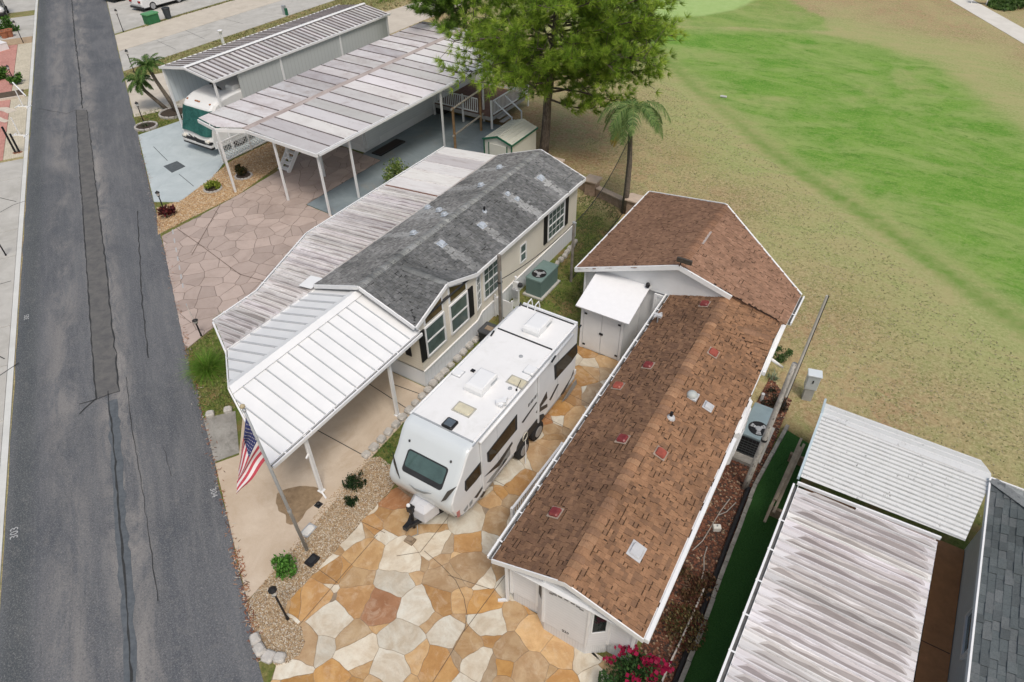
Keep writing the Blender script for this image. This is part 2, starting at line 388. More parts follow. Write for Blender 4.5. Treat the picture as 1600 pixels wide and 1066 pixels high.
# concrete
def concrete(name, a, b, stain=None, amt=.5, sc=.8):
    t = NT(name); col = t.mix(t.ramp(t.noise(sc, 7, .7, .6), .32, .68), a, b)
    col = t.mix(t.ramp(t.noise(40, 3, .8), .45, .8, 0, .25), col, tuple(x*.6 for x in a))
    if stain: col = t.mix(t.ramp(t.noise(sc*.7, 8, .75, 1.0), .54, .70, 0, amt), col, stain)
    t.bump(t.noise(50, 3, .8), .25, .008); return t.done(col, .85, 0, .2)
CONC = concrete('concrete_grey', (.40, .39, .36), (.53, .52, .49), (.30, .29, .26), .45)
CONCD = concrete('concrete_dark', (.23, .22, .20), (.38, .37, .345), (.16, .155, .14), .8, 2.2)
CONCT = concrete('concrete_tan', (.48, .385, .29), (.60, .51, .41), (.40, .29, .19), .5, .7)
CONCB = concrete('concrete_beige', (.50, .45, .38), (.60, .55, .47), (.36, .32, .26), .45)
CONCBLUE = concrete('painted_pad_blue', (.40, .46, .48), (.50, .56, .58), (.33, .39, .41), .5)
CONCSLATE = concrete('painted_pad_slate', (.17, .21, .235), (.26, .31, .33), (.33, .25, .17), .4, .55)
def pad(name, poly, m, label, z1=.03, joints=()):
    mb = MB(); mb.prism(poly, -.05, z1); o = struct(name, mb, m, None, label)
    if joints:
        j = MB()
        for a in joints: ribbon(j, wiggle(a, .4, .01), .03, z1+.004)
        struct('joint', j, TAR, o)
    return o
XR_ = lambda x: RD((-x-1.16)/.8623, -2.27)      # point of the lane edge at a given x
# tan carport drive with its grey apron
pad('carport_driveway', [RD(16.5, -2.27), RD(13.2, -2.27), RD(11.3, -2.27), (-10.96, 5.26), (-11.3, 9.05), (-11.45, 12.6), (-17.3, 12.6), (-17.3, 9.3), P2(374, 712)], CONCT, 'tan concrete driveway under the white carport', .03,
    [[P2(490, 670), P2(567, 712)], [P2(610, 600), P2(660, 618)], [P2(640, 642), P2(560, 590)]])
pad('driveway_apron', [P2(318, 655), P2(368, 643), P2(374, 708), P2(336, 722)], CONCD, 'grey stained concrete apron beside the lawn', .026)
t = NT('wet_stain'); n = t.noise(6, 6, .7)
WETM = t.done(t.mix(t.ramp(n, .3, .7), (.20, .14, .085), (.33, .24, .15)), .35, 0, .4)
w = [(433, 772), (440, 768), (452, 764), (468, 760), (490, 761), (503, 766), (508, 772), (500, 782), (480, 800), (466, 818), (455, 822), (447, 818), (446, 806), (436, 800), (432, 788)]
mb = sheet(wiggle([P2(*q) for q in w]+[P2(*w[0])], .08, .05, 4), .035); struct('damp_patch', mb, WETM, bpy.data.objects['carport_driveway'])
# far drives and pads
pad('far_driveway', [XR_(-50.9), XR_(-55.25), (-55.25, 80), (-50.9, 80)], CONC, 'pale concrete driveway beside the brown grass strip', .03, [[P2(245, 64), P2(275, 78)], [P2(290, 48), P2(320, 62)], [P2(245, 68), P2(330, 46)], [P2(350, 30), P2(380, 38)]])
pad('far_driveway_beige', [XR_(-55.3), XR_(-59.4), (-59.2, 80), (-55.3, 80)], CONCB, 'beige concrete driveway beside the far lamp post', .03)
pad('far_parking_pad', [XR_(-59.8), XR_(-82), (-80, 80), (-59.9, 80), (-59.9, 36)], CONC, 'pale concrete parking pad under the cars', .03, [[P2(222, 18), P2(240, 28)]])
pad('side_driveway', [XR_(-49.2), XR_(-42.6), (-41.6, 24.6), (-39.5, 26), (-39.5, 60), (-43, 60), (-45.5, 33)], CONCB, 'beige concrete pad behind the leaning palms', .03)
pad('motorhome_pad', [XR_(-39.9), XR_(-31.9), (-30.75, 16.75), (-31.5, 19.5), (-32.4, 21), (-32.4, 40), (-39.4, 40), (-39.4, 24)], CONCBLUE, 'pale blue painted pad under the motorhome', .03,
    [[P2(240, 230), P2(262, 252)], [P2(280, 273), P2(303, 292)]])
pad('carport_pad', [(-24.92, 19.9), (-19.2, 19.6), (-19.2, 33), (-26.35, 33), (-26.35, 25.68), (-24.92, 25.68)], CONCSLATE, 'slate grey painted slab under the neighbour carport', .036)
GRATE = plain('grate', (.10, .115, .125), .6, .3, 6)
mb = MB(); mb.prism([P2(256, 261), P2(277, 253), P2(290, 261), P2(269, 271)], .025, .05); tag(obj('drain_cover', mb, GRATE), 'dark square cover plate in the pale blue pad', 'drain cover')
# left side of the road
pad('kerb_strip', [RD(-12, -8.16), RD(120, -8.16), RD(120, -8.36), RD(-12, -8.36)], concrete('kerb_pale', (.55, .56, .54), (.66, .67, .65)), 'pale concrete kerb strip along the lane', .032)
ts = [-12, 14.0]+[TS(P2(*q))[0] for q in ((26, 652), (31, 566), (33, 505), (38, 397), (39, 356), (41, 276), (44, 247))]
lot = tag(put(bpy.data.objects.new('side_pavement', None)), 'grey concrete slabs across the lane', None, None, 'structure')
for a, b in zip(ts[:-1], ts[1:]):
    mb = MB(); mb.prism([RD(a+.015, -8.375), RD(b-.015, -8.375), RD(b-.015, -15), RD(a+.015, -15)], -.05, .03); obj('slab', mb, CONC, lot)
j = MB()
for a in ([P2(0, 333), P2(20, 322), P2(40, 315)], [P2(0, 310), P2(26, 316)], [P2(0, 588), P2(30, 568)], [P2(0, 558), P2(8, 562)], [P2(0, 445), P2(18, 440)]): ribbon(j, wiggle(a, .3, .03), .04, .034)
struct('joint', j, TAR, lot)
def bricks(name, a, b, sc, mort):
    t = NT(name); bt = t.n.new('ShaderNodeTexBrick'); t.l.new(t.map(t.pos, (1, 1, 1), (0, 0, .53)), bt.inputs['Vector'])
    bt.inputs['Scale'].default_value = sc; bt.inputs['Color1'].default_value = (*a, 1); bt.inputs['Color2'].default_value = (*b, 1); bt.inputs['Mortar'].default_value = (*mort, 1); bt.inputs['Mortar Size'].default_value = .012
    col = t.mix(t.ramp(t.noise(.9, 5), .4, .7, 0, .35), bt.outputs['Color'], tuple(x*1.25 for x in b)); t.bump(bt.outputs['Fac'], -.4, .01); return t.done(col, .85, 0, .2)
REDP = bricks('red_pavers', (.42, .20, .17), (.50, .26, .22), 2.4, (.36, .2, .17)); BEIP = bricks('beige_pavers', (.46, .42, .32), (.55, .5, .4), 2.6, (.3, .28, .22))
t1, t2, t3 = TS(P2(47, 243))[0], TS(P2(54, 142))[0], TS(P2(57, 66))[0]
for a, b, k in ((t1+.02, t2-1.0, 'near'), (t2+.6, t3, 'far')):
    pad('paver_driveway', [RD(a, -8.38), RD(b, -8.38), RD(b, -9.4), RD(a, -9.4)], BEIP, 'beige paver border of the red drive', .028)
    pad('red_paver_driveway', [RD(a, -9.42), RD(b, -9.42), RD(b, -22), RD(a, -22)], REDP, 'red block paved drive across the lane', .03)
pad('cart_pad', [RD(t3+1.9, -8.38), RD(t3+9, -8.38), RD(t3+9, -22), RD(t3+1.9, -22)], CONC, 'grey concrete pad under the golf cart', .03)
pad('corner_pad', [RD(t3+11, -8.38), RD(t3+22, -8.38), RD(t3+22, -22), RD(t3+11, -22)], CONC, 'pale concrete pad beyond the golf cart', .03)
mb = MB(); PALE = plain('pale_paver', (.58, .52, .44), .85, .15, 4)
ribbon(mb, [P2(-6, 172), P2(5, 171), P2(14, 173), P2(20, 176)], .6, .037); ribbon(mb, [P2(-6, 184), P2(4, 189), P2(12, 191)], .35, .037)
tag(struct('paver_swirl', mb, PALE, bpy.data.objects['red_paver_driveway']))
# golf cart path
pad('cart_path', [P2(1470, -8), P2(1600, 69), P2(1640, 92), P2(1660, 86), P2(1640, 70), P2(1600, 45), P2(1505, -8)], concrete('path_concrete', (.60, .58, .53), (.70, .68, .63)), 'pale concrete cart path crossing the golf course', .02)

# ---------------------------------------------------------------- irregular stone paving, each stone its own piece
def halfplane(poly, nx_, ny_, c):
    out = []; n = len(poly)
    for i in range(n):
        a, b = poly[i], poly[(i+1) % n]; da, db = a[0]*nx_+a[1]*ny_-c, b[0]*nx_+b[1]*ny_-c
        if da <= 0: out.append(a)
        if (da < 0) != (db < 0) and da != db:
            k = da/(da-db); out.append((a[0]+(b[0]-a[0])*k, a[1]+(b[1]-a[1])*k))
    return out
def cells(poly, spacing, gap, jitter=.42, rot=0.0, stretch=1.0, rng=None, wv=0.0):
    rng = rng or random; xs = [p[0] for p in poly]; ys = [p[1] for p in poly]; pts = []
    cx, cy = (min(xs)+max(xs))/2, (min(ys)+max(ys))/2; Rr = math.hypot(max(xs)-min(xs), max(ys)-min(ys))/2+2*spacing
    nn = int(Rr/spacing)+1
    for i in range(-nn, nn+1):
        for j in range(-nn, nn+1):
            a = (i+.5*(j % 2)+rng.uniform(-jitter, jitter))*spacing*stretch; b = (j+rng.uniform(-jitter, jitter))*spacing/stretch
            p = (cx+a*math.cos(rot)-b*math.sin(rot), cy+a*math.sin(rot)+b*math.cos(rot))
            if sdist(p, poly) > -spacing*1.6: pts.append((p[0], p[1], rng.uniform(-wv, wv)*spacing*spacing))
    out = []
    for p in pts:
        if sdist(p, poly) < -.9*spacing: continue
        c = list(poly); near = sorted((q for q in pts if q is not p), key=lambda q: (q[0]-p[0])**2+(q[1]-p[1])**2)[:22]
        for q in near:
            dx, dy = q[0]-p[0], q[1]-p[1]; d = math.hypot(dx, dy)
            c = halfplane(c, dx/d, dy/d, (p[0]+q[0])/2*dx/d+(p[1]+q[1])/2*dy/d+(p[2]-q[2])/(2*d)-gap/2)
            if len(c) < 3: break
        if len(c) >= 3:
            a = abs(sum(c[i][0]*c[(i+1) % len(c)][1]-c[(i+1) % len(c)][0]*c[i][1] for i in range(len(c))))/2
            if a > .03: out.append(c)
    return out
def stone_mb(c, z0, z1, amp, sc, step=.16):
    w = []
    for i in range(len(c)):
        a, b = Vector((c[i][0], c[i][1])), Vector((c[(i+1) % len(c)][0], c[(i+1) % len(c)][1])); n = max(1, int((b-a).length/step))
        for k in range(n):
            p = a.lerp(b, k/n); w.append((p.x+amp*noise.noise((p.x*sc, p.y*sc, 1.3)), p.y+amp*noise.noise((p.x*sc, p.y*sc, 8.1))))
    mb = MB(); mb.prism(w, z0, z1); return mb

t = NT('flagstone'); oc = t.info(); n = t.noise(1.7, 7, .7, 1.2)
ob = t.info('Random')
sep = t.n.new('ShaderNodeCombineXYZ'); t.set(sep.inputs[2], t.math('MULTIPLY', ob, 40.0))
ad = t.n.new('ShaderNodeVectorMath'); ad.operation = 'ADD'; t.l.new(t.pos, ad.inputs[0]); t.l.new(sep.outputs[0], ad.inputs[1])
n2 = t.noise(1.1, 6, .65, 1.5, ad.outputs[0]); n3 = t.noise(2.6, 6, .7, .8, ad.outputs[0])
col = t.mix(t.ramp(n2, .40, .60, 0, .55), oc, t.mix(1.0, oc, (.66, .52, .38), 'MULTIPLY')); col = t.mix(t.ramp(t.noise(.8, 6, .7, .8), .5, .66, 0, .2), col, t.mix(1.0, col, (.62, .60, .58), 'MULTIPLY'))
col = t.mix(t.ramp(n3, .50, .64, 0, .6), col, t.mix(.5, oc, (.62, .52, .40))); col = t.mix(t.ramp(t.noise(12, 6, .85), .5, .68, 0, .4), col, t.mix(1.0, col, (.7, .68, .64), 'MULTIPLY'))
col = t.mix(t.ramp(t.noise(45, 3, .8), .5, .8, 0, .25), col, t.mix(1.0, col, (.6, .6, .6), 'MULTIPLY'))
t.bump(t.noise(9, 6, .7), .2, .01); FLAG = t.done(col, t.ramp(n, .3, .7, .42, .62), 0, .4)
FPAL = [((.70, .66, .56), 25), ((.50, .295, .12), 18), ((.50, .345, .19), 25), ((.42, .32, .21), 8), ((.58, .40, .22), 20), ((.44, .23, .12), 4)]
rng = random.Random(11)
FPOLY = [(-9.95, 4.3), (-9.93, 8.5), (-9.65, 9.2), (-9.65, 17.38), (-4.75, 17.38), (-4.75, 7.5), (-1.2, 7.3), (-1.2, 2.0), (-6.0, 2.0), RD(8.2, -2.27), RD(8.75, -2.27), P2(432, 1040), P2(450, 1036), P2(468, 1024), P2(477, 1002), P2(471, 982), P2(457, 968), P2(444, 960)]
drive = tag(put(bpy.data.objects.new('flagstone_driveway', None)), 'orange and cream flagstone driveway under the travel trailer', None, None, 'structure')
mb = MB(); mb.prism(FPOLY, -.06, .024); obj('mortar_bed', mb, plain('mortar', (.30, .235, .17), .9, .3, 6), drive)
whites = []
for c in cells(FPOLY, .60, .012, .75, .5, 1.25, rng, .5):
    mb = stone_mb(c, -.02, .034+rng.uniform(-.003, .003), .045, 4.5, .09)
    cx_, cy_ = sum(p[0] for p in c)/len(c), sum(p[1] for p in c)/len(c); wh = all(math.hypot(cx_-a, cy_-b) > .75 for a, b in whites) and rng.random() < .52
    if wh: whites.append((cx_, cy_))
    r_ = 0 if wh else rng.uniform(25, 100); k = 0
    for cc, wgt in FPAL:
        if r_ < wgt: break
        r_ -= wgt
    v = rng.uniform(.85, 1.12); q = rng.uniform(-.02, .02)
    obj('flagstone', mb, FLAG, drive, color=(cc[0]*v+q, cc[1]*v, max(.03, cc[2]*v-q)))
j = MB()
arc = [(663, 862), (690, 885), (712, 908), (725, 935), (730, 962), (726, 985), (705, 1022), (677, 1066), (640, 1120)]
for path in ([P2(590, 837), P2(467, 979)], [P2(700, 810), P2(657, 864)], wiggle([P2(*q) for q in arc], .2, 0), [P2(620, 870), P2(657, 864)], [P2(566, 817), P2(602, 834)], [P2(497, 890), P2(528, 912)],
             [P2(793, 762), P2(710, 720)], [P2(700, 900), P2(767, 922)], [P2(795, 893), P2(725, 988)], [P2(880, 612), P2(935, 640)], [P2(845, 650), P2(890, 672)]):
    ribbon(j, path, .015, .041)
obj('saw_joint', j, plain('joint_dark', (.13, .10, .075), .9, .3, 6), drive)

t = NT('stamped_concrete'); oc = t.info(); col = t.mix(t.ramp(t.noise(1.2, 6, .7, .6), .35, .7, 0, .6), oc, t.mix(1.0, oc, (.82, .80, .78), 'MULTIPLY'))
col = t.mix(t.ramp(t.noise(45, 3, .8), .5, .8, 0, .25), col, t.mix(1.0, col, (.65, .65, .65), 'MULTIPLY')); t.bump(t.noise(12, 6, .7), .25, .01); col = t.mix(t.ramp(t.noise(.45, 6, .72, .7), .48, .66, 0, .5), col, t.mix(1.0, col, (.66, .64, .62), 'MULTIPLY')); STAMP = t.done(col, .75, 0, .25)
SPOLY = [P2(253, 370), P2(290, 548), (-21.2, 12.2), (-19.3, 16.2), (-19.3, 19.55), (-24.97, 19.85), (-24.97, 25.6), (-30.0, 26), (-29.0, 22), (-28.7, 18.8)]
stamp = tag(put(bpy.data.objects.new('stamped_driveway', None)), 'pinkish grey stamped stone driveway beside the lane', None, None, 'structure')
mb = MB(); mb.prism(SPOLY, -.06, .022); obj('mortar_bed', mb, plain('stamp_bed', (.21, .175, .155), .9, .2, 6), stamp)
for c in cells(SPOLY, .74, .026, .44, .3, 1.05, rng):
    v = rng.uniform(.85, 1.10); obj('stamped_stone', stone_mb(c, -.02, .034, .03, 4.0), STAMP, stamp, color=(.47*v, .385*v, .345*v))
j = MB()
for path in ([P2(275, 357), P2(315, 385), P2(375, 430), P2(412, 440)], [P2(345, 320), P2(300, 400)]): ribbon(j, path, .035, .041)
obj('saw_joint', j, plain('joint_brown', (.16, .12, .10), .9, .2, 5), stamp)
mb = MB()
for i in range(7):
    a = Vector(P2(270+i*2.6, 360+i*14)); b = Vector(P2(271+i*2.6, 367+i*14)); ribbon(mb, [a, b], .06, .04)
obj('chalk_dash', mb, PAINT, stamp)

# ---------------------------------------------------------------- gravel, mulch, turf
def gravelmat(name, a, b, c, sc=22):
    t = NT(name); v = t.vor(sc, 'F1', 'Color'); s_ = t.n.new('ShaderNodeSeparateColor'); t.l.new(v, s_.inputs[0])
    col = t.mix(t.ramp(s_.outputs[0], .2, .8), a, b); col = t.mix(t.ramp(s_.outputs[1], .62, .7), col, c)
    col = t.mix(t.ramp(t.vor(sc, 'DISTANCE_TO_EDGE'), 0, .12, .75, 0), col, tuple(x*.25 for x in a)); t.bump(t.vor(sc, 'F1', 'Distance'), -.9, .04); return t.done(col, .85, 0, .25)
def scatter(name, poly, count, size, pal, m, z=.03, parent=None, label=None, rng=rng):
    "small stones, one object"
    mb = MB(); xs = [p[0] for p in poly]; ys = [p[1] for p in poly]; n = 0
    while n < count:
        p = (rng.uniform(min(xs), max(xs)), rng.uniform(min(ys), max(ys)))
        if not inside(p, poly): continue
        n += 1; s_ = rng.uniform(*size); a = rng.uniform(0, 6.28); h = s_*rng.uniform(.35, .7); c = rng.choice(pal); v = rng.uniform(.75, 1.2); c = tuple(min(.9, x*v) for x in c)
        ring = [(p[0]+s_*math.cos(a+k*1.257)*rng.uniform(.7, 1), p[1]+s_*.75*math.sin(a+k*1.257)*rng.uniform(.7, 1)) for k in range(5)]
        mb.mesh([(x, y, z-.004) for x, y in ring]+[(p[0]+(x-p[0])*.6, p[1]+(y-p[1])*.6, z+h) for x, y in ring], [(5, 6, 7, 8, 9)]+[(i, (i+1) % 5, 5+(i+1) % 5, 5+i) for i in range(5)], c)
    o = obj(name, mb, m, parent); tag(o, label, None, None, 'stuff'); return o
PEB = plain('pebble', (1, 1, 1), .8, .08, 9, useattr=True)
GPAL = [(.42, .31, .19), (.48, .38, .26), (.32, .22, .13), (.56, .50, .40), (.26, .18, .11), (.40, .27, .15)]
GB = [P2(384, 946), (-11.05, 5.26), (-11.34, 7.1), (-11.42, 9.05), (-11.1, 9.35), (-10.1, 9.2), (-9.955, 8.5), (-9.955, 4.28), P2(445, 959), P2(458, 967), P2(472, 981), P2(478, 1002), P2(469, 1025), P2(451, 1037), P2(432, 1041), P2(408, 1020), P2(396, 985)]
mb = MB(); mb.prism(GB, -.05, .02); struct('gravel_bed', mb, gravelmat('river_gravel', (.34, .25, .15), (.46, .36, .24), (.56, .5, .42), 26), None, 'bed of tan river gravel between the driveways')
scatter('loose_gravel', GB, 9000, (.014, .032), GPAL, PEB, .022, None, 'loose tan river pebbles covering the near gravel bed')
GN = [P2(245, 325), P2(247, 367), P2(300, 340), P2(372, 305), (-29.4, 22), (-30.2, 26.2), (-32.2, 26.2), (-32.2, 21.3), (-30.8, 17.0)]
mb = MB(); mb.prism(GN, -.05, .02); struct('gravel_bed_neighbour', mb, gravelmat('orange_gravel', (.42, .28, .15), (.52, .36, .2), (.6, .48, .34), 16), None, 'bed of orange gravel beside the pale blue pad')
scatter('loose_orange_gravel', GN, 3200, (.025, .05), [(.50, .33, .17), (.40, .25, .12), (.6, .45, .28), (.34, .2, .1)], PEB, .022, None, 'loose orange stones in the neighbour bed')
MUL = [(-1.45, 6.2), (-.35, 6.2), (-.55, 14), (-.6, 18.6), (-1.55, 19.4), (-1.75, 13)]
mb = MB(); mb.prism(MUL, -.05, .03); struct('mulch_bed', mb, gravelmat('mulch', (.115, .05, .032), (.20, .085, .05), (.07, .045, .035), 14), None, 'reddish mulch strip beside the brown roofed home')
scatter('mulch_chips', MUL, 3500, (.02, .06), [(.20, .08, .05), (.12, .05, .035), (.26, .13, .08), (.06, .045, .04), (.34, .25, .17)], PEB, .03, None, 'red mulch chips in the narrow side bed')
t = NT('artificial_turf'); col = t.mix(t.ramp(t.noise(30, 4, .8), .35, .7), (.026, .08, .022), (.055, .15, .036)); t.bump(t.noise(60, 3, .8), .8, .03); TURF = t.done(col, .9, 0, .1)
mb = MB(); mb.prism([(-.31, 5.6), (.8, 5.6), (.6, 12.9), (.5, 16.95), (-.36, 17.2), (-.55, 14.4), (-.47, 12), (-.35, 9)], -.05, .03); struct('turf_strip', mb, TURF, None, 'dark green artificial turf strip beside the corrugated roof')
mb = MB()
for k in range(9000):
    u = rng.random(); y = 6.0+u*11.2; x = rng.uniform(-.33, .6-.15*u); a = rng.uniform(0, 6.28); h = rng.uniform(.02, .04); c = rng.uniform(.7, 1.4)
    mb.face([(x, y, .03), (x+.012*math.cos(a), y+.012*math.sin(a), .03), (x+rng.uniform(-.02, .02), y+rng.uniform(-.02, .02), .03+h)], (.05*c, .14*c, .034*c))
tag(obj('turf_grass', mb, plain('blade', (1, 1, 1), .8, .1, 4, useattr=True)), 'short green blades of the artificial turf strip', None, None, 'stuff')
# lawn tufts
def tufts(name, poly, n, h, pal, label, wd=.012):
    mb = MB(); xs = [p[0] for p in poly]; ys = [p[1] for p in poly]; k = 0
    while k < n:
        p = (rng.uniform(min(xs), max(xs)), rng.uniform(min(ys), max(ys)))
        if not inside(p, poly): continue
        if noise.noise((p[0]*1.3, p[1]*1.3, 4)) < -.15 and rng.random() < .7: k += 1; continue
        k += 1; c = rng.choice(pal); v = rng.uniform(.7, 1.25); c = tuple(x*v for x in c)
        for q in range(4):
            a = rng.uniform(0, 6.28); hh = rng.uniform(*h); l = hh*rng.uniform(.3, .9); x, y = p[0]+rng.uniform(-.03, .03), p[1]+rng.uniform(-.03, .03)
            mb.face([(x-wd*math.sin(a), y+wd*math.cos(a), 0), (x+wd*math.sin(a), y-wd*math.cos(a), 0), (x+l*math.cos(a), y+l*math.sin(a), hh)], c)
    tag(obj(name, mb, plain('blade', (1, 1, 1), .8, .1, 4, useattr=True)), label, None, None, 'stuff')
LG = [(.13, .20, .045), (.20, .25, .07), (.30, .26, .13), (.10, .15, .035)]
tufts('lawn_grass', [P2(290, 548), P2(313, 650), P2(366, 640), (-17.6, 9.4), (-17.9, 11.8), (-19.4, 15.6), (-21.2, 13.5)], 5200, (.03, .09), LG, 'patchy lawn beside the white carport')
tufts('strip_grass', [(-11.55, 9.1), (-10.0, 9.25), (-9.75, 9.6), (-9.75, 15.2), (-11.3, 15.5)], 3000, (.03, .08), [(.07, .14, .03), (.10, .18, .04)], 'green grass strip beside the travel trailer')
tufts('back_grass', [(-11.6, 19), (-9.2, 17), (-9.3, 25), (-11.5, 27.6), (-13.5, 28.5), (-13.5, 24.6), (-11.8, 24.4)], 6000, (.03, .08), [(.09, .16, .035), (.14, .19, .05), (.22, .20, .09)], 'rough grass between the cream and brown roofed homes')
tufts('island_grass', [P2(212, 178), P2(217, 212), P2(288, 185), P2(285, 158), P2(240, 172)], 1500, (.04, .09), LG, 'dry grass round the leaning palms')
tufts('verge_grass', [XR_(-50.8), XR_(-49.3), (-45.7, 33.2), (-43.2, 60), (-50.8, 60), (-50.8, 30)], 7000, (.05, .12), [(.26, .20, .10), (.20, .19, .08), (.14, .17, .05)], 'dry brown verge along the pale driveway', .02)
tufts('far_verge_grass', [(-59.2, 34.5), (-59.8, 36), (-59.8, 70), (-59.2, 70)], 1500, (.05, .12), [(.16, .20, .06), (.24, .2, .1)], 'grass strip behind the green utility box', .02)
tufts('rough_grass', [(-13, 29), (-9, 26), (-1.5, 21.7), (3, 17.3), (14, 13), (14, 17), (5, 26), (-8, 38), (-16, 45), (-17, 34)], 15000, (.012, .03), [(.34, .30, .19), (.27, .26, .13), (.20, .23, .09), (.46, .41, .30)], 'dry tufted rough behind the homes', .022)
LEAFM = plain('dead_leaf', (1, 1, 1), .85, .1, 4, useattr=True)
mb = MB()
for k in range(900):
    tt = rng.choice([rng.uniform(9.5, 13), rng.uniform(10, 24), rng.uniform(20, 45)]); s_ = EDGE_R+rng.gauss(.03, .07)
    x, y = RD(tt, s_); a = rng.uniform(0, 6.28); l = rng.uniform(.03, .09); w_ = .012; c = rng.choice([(.32, .11, .05), (.24, .10, .06), (.40, .22, .12), (.5, .46, .4), (.12, .06, .04)])
    d = Vector((math.cos(a), math.sin(a))); n = Vector((-d.y, d.x)); z = .034+rng.uniform(0, .02)
    mb.face([(x-d.x*l, y-d.y*l, z), (x+n.x*w_, y+n.y*w_, z), (x+d.x*l, y+d.y*l, z+.01), (x-n.x*w_, y-n.y*w_, z)], c)
tag(obj('leaf_litter', mb, LEAFM), 'rusty fallen leaves along the lane edge', None, None, 'stuff')
# ------------------------------------------------------------------ building helpers
def PP(x, y, o, n):
    "point of a plane (point o, normal n) seen at photograph position x, y"
    r = CAMR @ Vector(((x-800)/F, -(y-533)/F, -1.0)); c = Vector((0, 0, H)); n = Vector(n)
    return c+r*((Vector(o)-c).dot(n)/r.dot(n))
def siding(name, c, pitch=.11, amt=.45):
    t = NT(name); sp = t.n.new('ShaderNodeSeparateXYZ'); t.l.new(t.pos, sp.inputs[0])
    f = t.math('FRACT', t.math('DIVIDE', sp.outputs[2], pitch)); n = t.noise(2.5, 5)
    col = t.mix(t.ramp(n, .3, .75), c, tuple(x*.92 for x in c)); col = t.mix(t.ramp(t.noise(.9, 7, .75, 0, None, (1, 1, .3)), .56, .75, 0, .3), col, tuple(x*.72 for x in c))
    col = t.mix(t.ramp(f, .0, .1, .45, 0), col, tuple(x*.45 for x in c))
    t.bump(f, -amt, .02); return t.done(col, .55, 0, .3)
def ribbed(name, c, pitch=.1, axis=0, amt=.5, dark=.5):
    t = NT(name); sp = t.n.new('ShaderNodeSeparateXYZ'); t.l.new(t.pos, sp.inputs[0])
    v = sp.outputs[axis] if axis < 2 else t.math('ADD', sp.outputs[0], sp.outputs[1])
    f = t.math('FRACT', t.math('DIVIDE', v, pitch)); col = t.mix(t.ramp(f, .0, .14, dark, 0), c, tuple(x*.45 for x in c))
    t.bump(f, amt, .02); return t.done(col, .5, 0, .3)
def shingle_mat(name, blotch, lo=.46, hi=.66, amt=.65, streak=None):
    t = NT(name); c = t.mix(1.0, t.attr(), t.info(), 'MULTIPLY')
    c = t.mix(t.ramp(t.noise(.75, 7, .72, .5, None, streak), lo, hi, 0, amt), c, t.mix(1.0, c, blotch, 'MULTIPLY'))
    c = t.mix(t.ramp(t.noise(24, 5, .88), .44, .64, 0, .6), c, t.mix(1.0, c, (.55, .55, .55), 'MULTIPLY'))
    t.bump(t.noise(70, 3, .8), .5, .01); return t.done(c, .92, 0, .12)
def unit_tab(m, band=False):
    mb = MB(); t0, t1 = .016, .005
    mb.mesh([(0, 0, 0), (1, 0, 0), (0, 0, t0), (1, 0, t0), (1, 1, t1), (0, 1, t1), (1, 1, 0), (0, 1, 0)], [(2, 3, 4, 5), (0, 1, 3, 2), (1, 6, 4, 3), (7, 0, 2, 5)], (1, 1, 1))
    if band: mb.mesh([(.02, -.24, .0125), (.98, -.24, .0125), (.98, .01, .0125), (.02, .01, .0125)], [(0, 1, 2, 3)], (.28, .27, .27))  # printed shadow band: the shadow line under the tab as a dark strip
    return meshof('shingle', mb, m)
class Shingles:
    def __init__(s, band=0): s.tabs, s.band = [], band
    def slope(s, O, U, V, L, S, pal, test=None, e=.108, wr=(.09, .18), slit=.4, rng=None):
        O, U, V = Vector(O), Vector(U).normalized(), Vector(V).normalized(); N = U.cross(V)
        if N.z < 0: N = -N
        nb = int(S/e+.999)
        for k in range(nb):
            a = -rng.uniform(0, .3); h = min(e*1.12, S-k*e)
            while a < L:
                w = rng.uniform(*wr); g = rng.choice([.008, .028, .035]) if rng.random() < slit*.12 else .006
                a0, a1 = max(0, a), min(L, a+w-g); a += w
                if a1-a0 < .03: continue
                if test and not test(O+U*((a0+a1)/2)+V*((k+.5)*e)): continue
                c = rng.choice(pal); v = rng.uniform(.92, 1.07); lift = .014 if rng.random() < slit else 0
                s.tabs.append((O+U*a0+V*(k*e)+N*(.004+lift), U, V, N, a1-a0, h, tuple(x*v for x in c)))
    def emit(s, roof, m, label=None, most=300):
        me = unit_tab(m); mb_ = unit_tab(m, True); cp = Vector((0, 0, H))
        s.tabs.sort(key=lambda q: (q[0]-cp).length)
        for q in s.tabs[:most]:
            M = Matrix.Identity(4)
            for i, ax in enumerate((q[1]*q[4], q[2]*q[5], q[3])): 
                for r_ in range(3): M[r_][i] = ax[r_]
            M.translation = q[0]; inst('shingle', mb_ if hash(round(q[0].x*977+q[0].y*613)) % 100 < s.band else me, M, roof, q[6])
        mb = MB(); t0, t1 = .016, .005
        for O, U, V, N, w, e, c in s.tabs[most:]:
            a, b = O+U*w, O+V*e; d = O+U*w+V*e
            mb.mesh([O, a, O+N*t0, a+N*t0, d+N*t1, b+N*t1, d, b], [(2, 3, 4, 5), (0, 1, 3, 2), (1, 6, 4, 3), (7, 0, 2, 5)], c)
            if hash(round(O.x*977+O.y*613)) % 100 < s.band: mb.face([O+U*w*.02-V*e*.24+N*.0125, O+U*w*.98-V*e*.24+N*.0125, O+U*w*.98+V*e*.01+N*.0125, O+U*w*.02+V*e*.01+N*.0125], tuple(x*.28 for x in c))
        if mb.f: tag(obj('shingles', mb, m, roof), None, None, None, 'stuff')
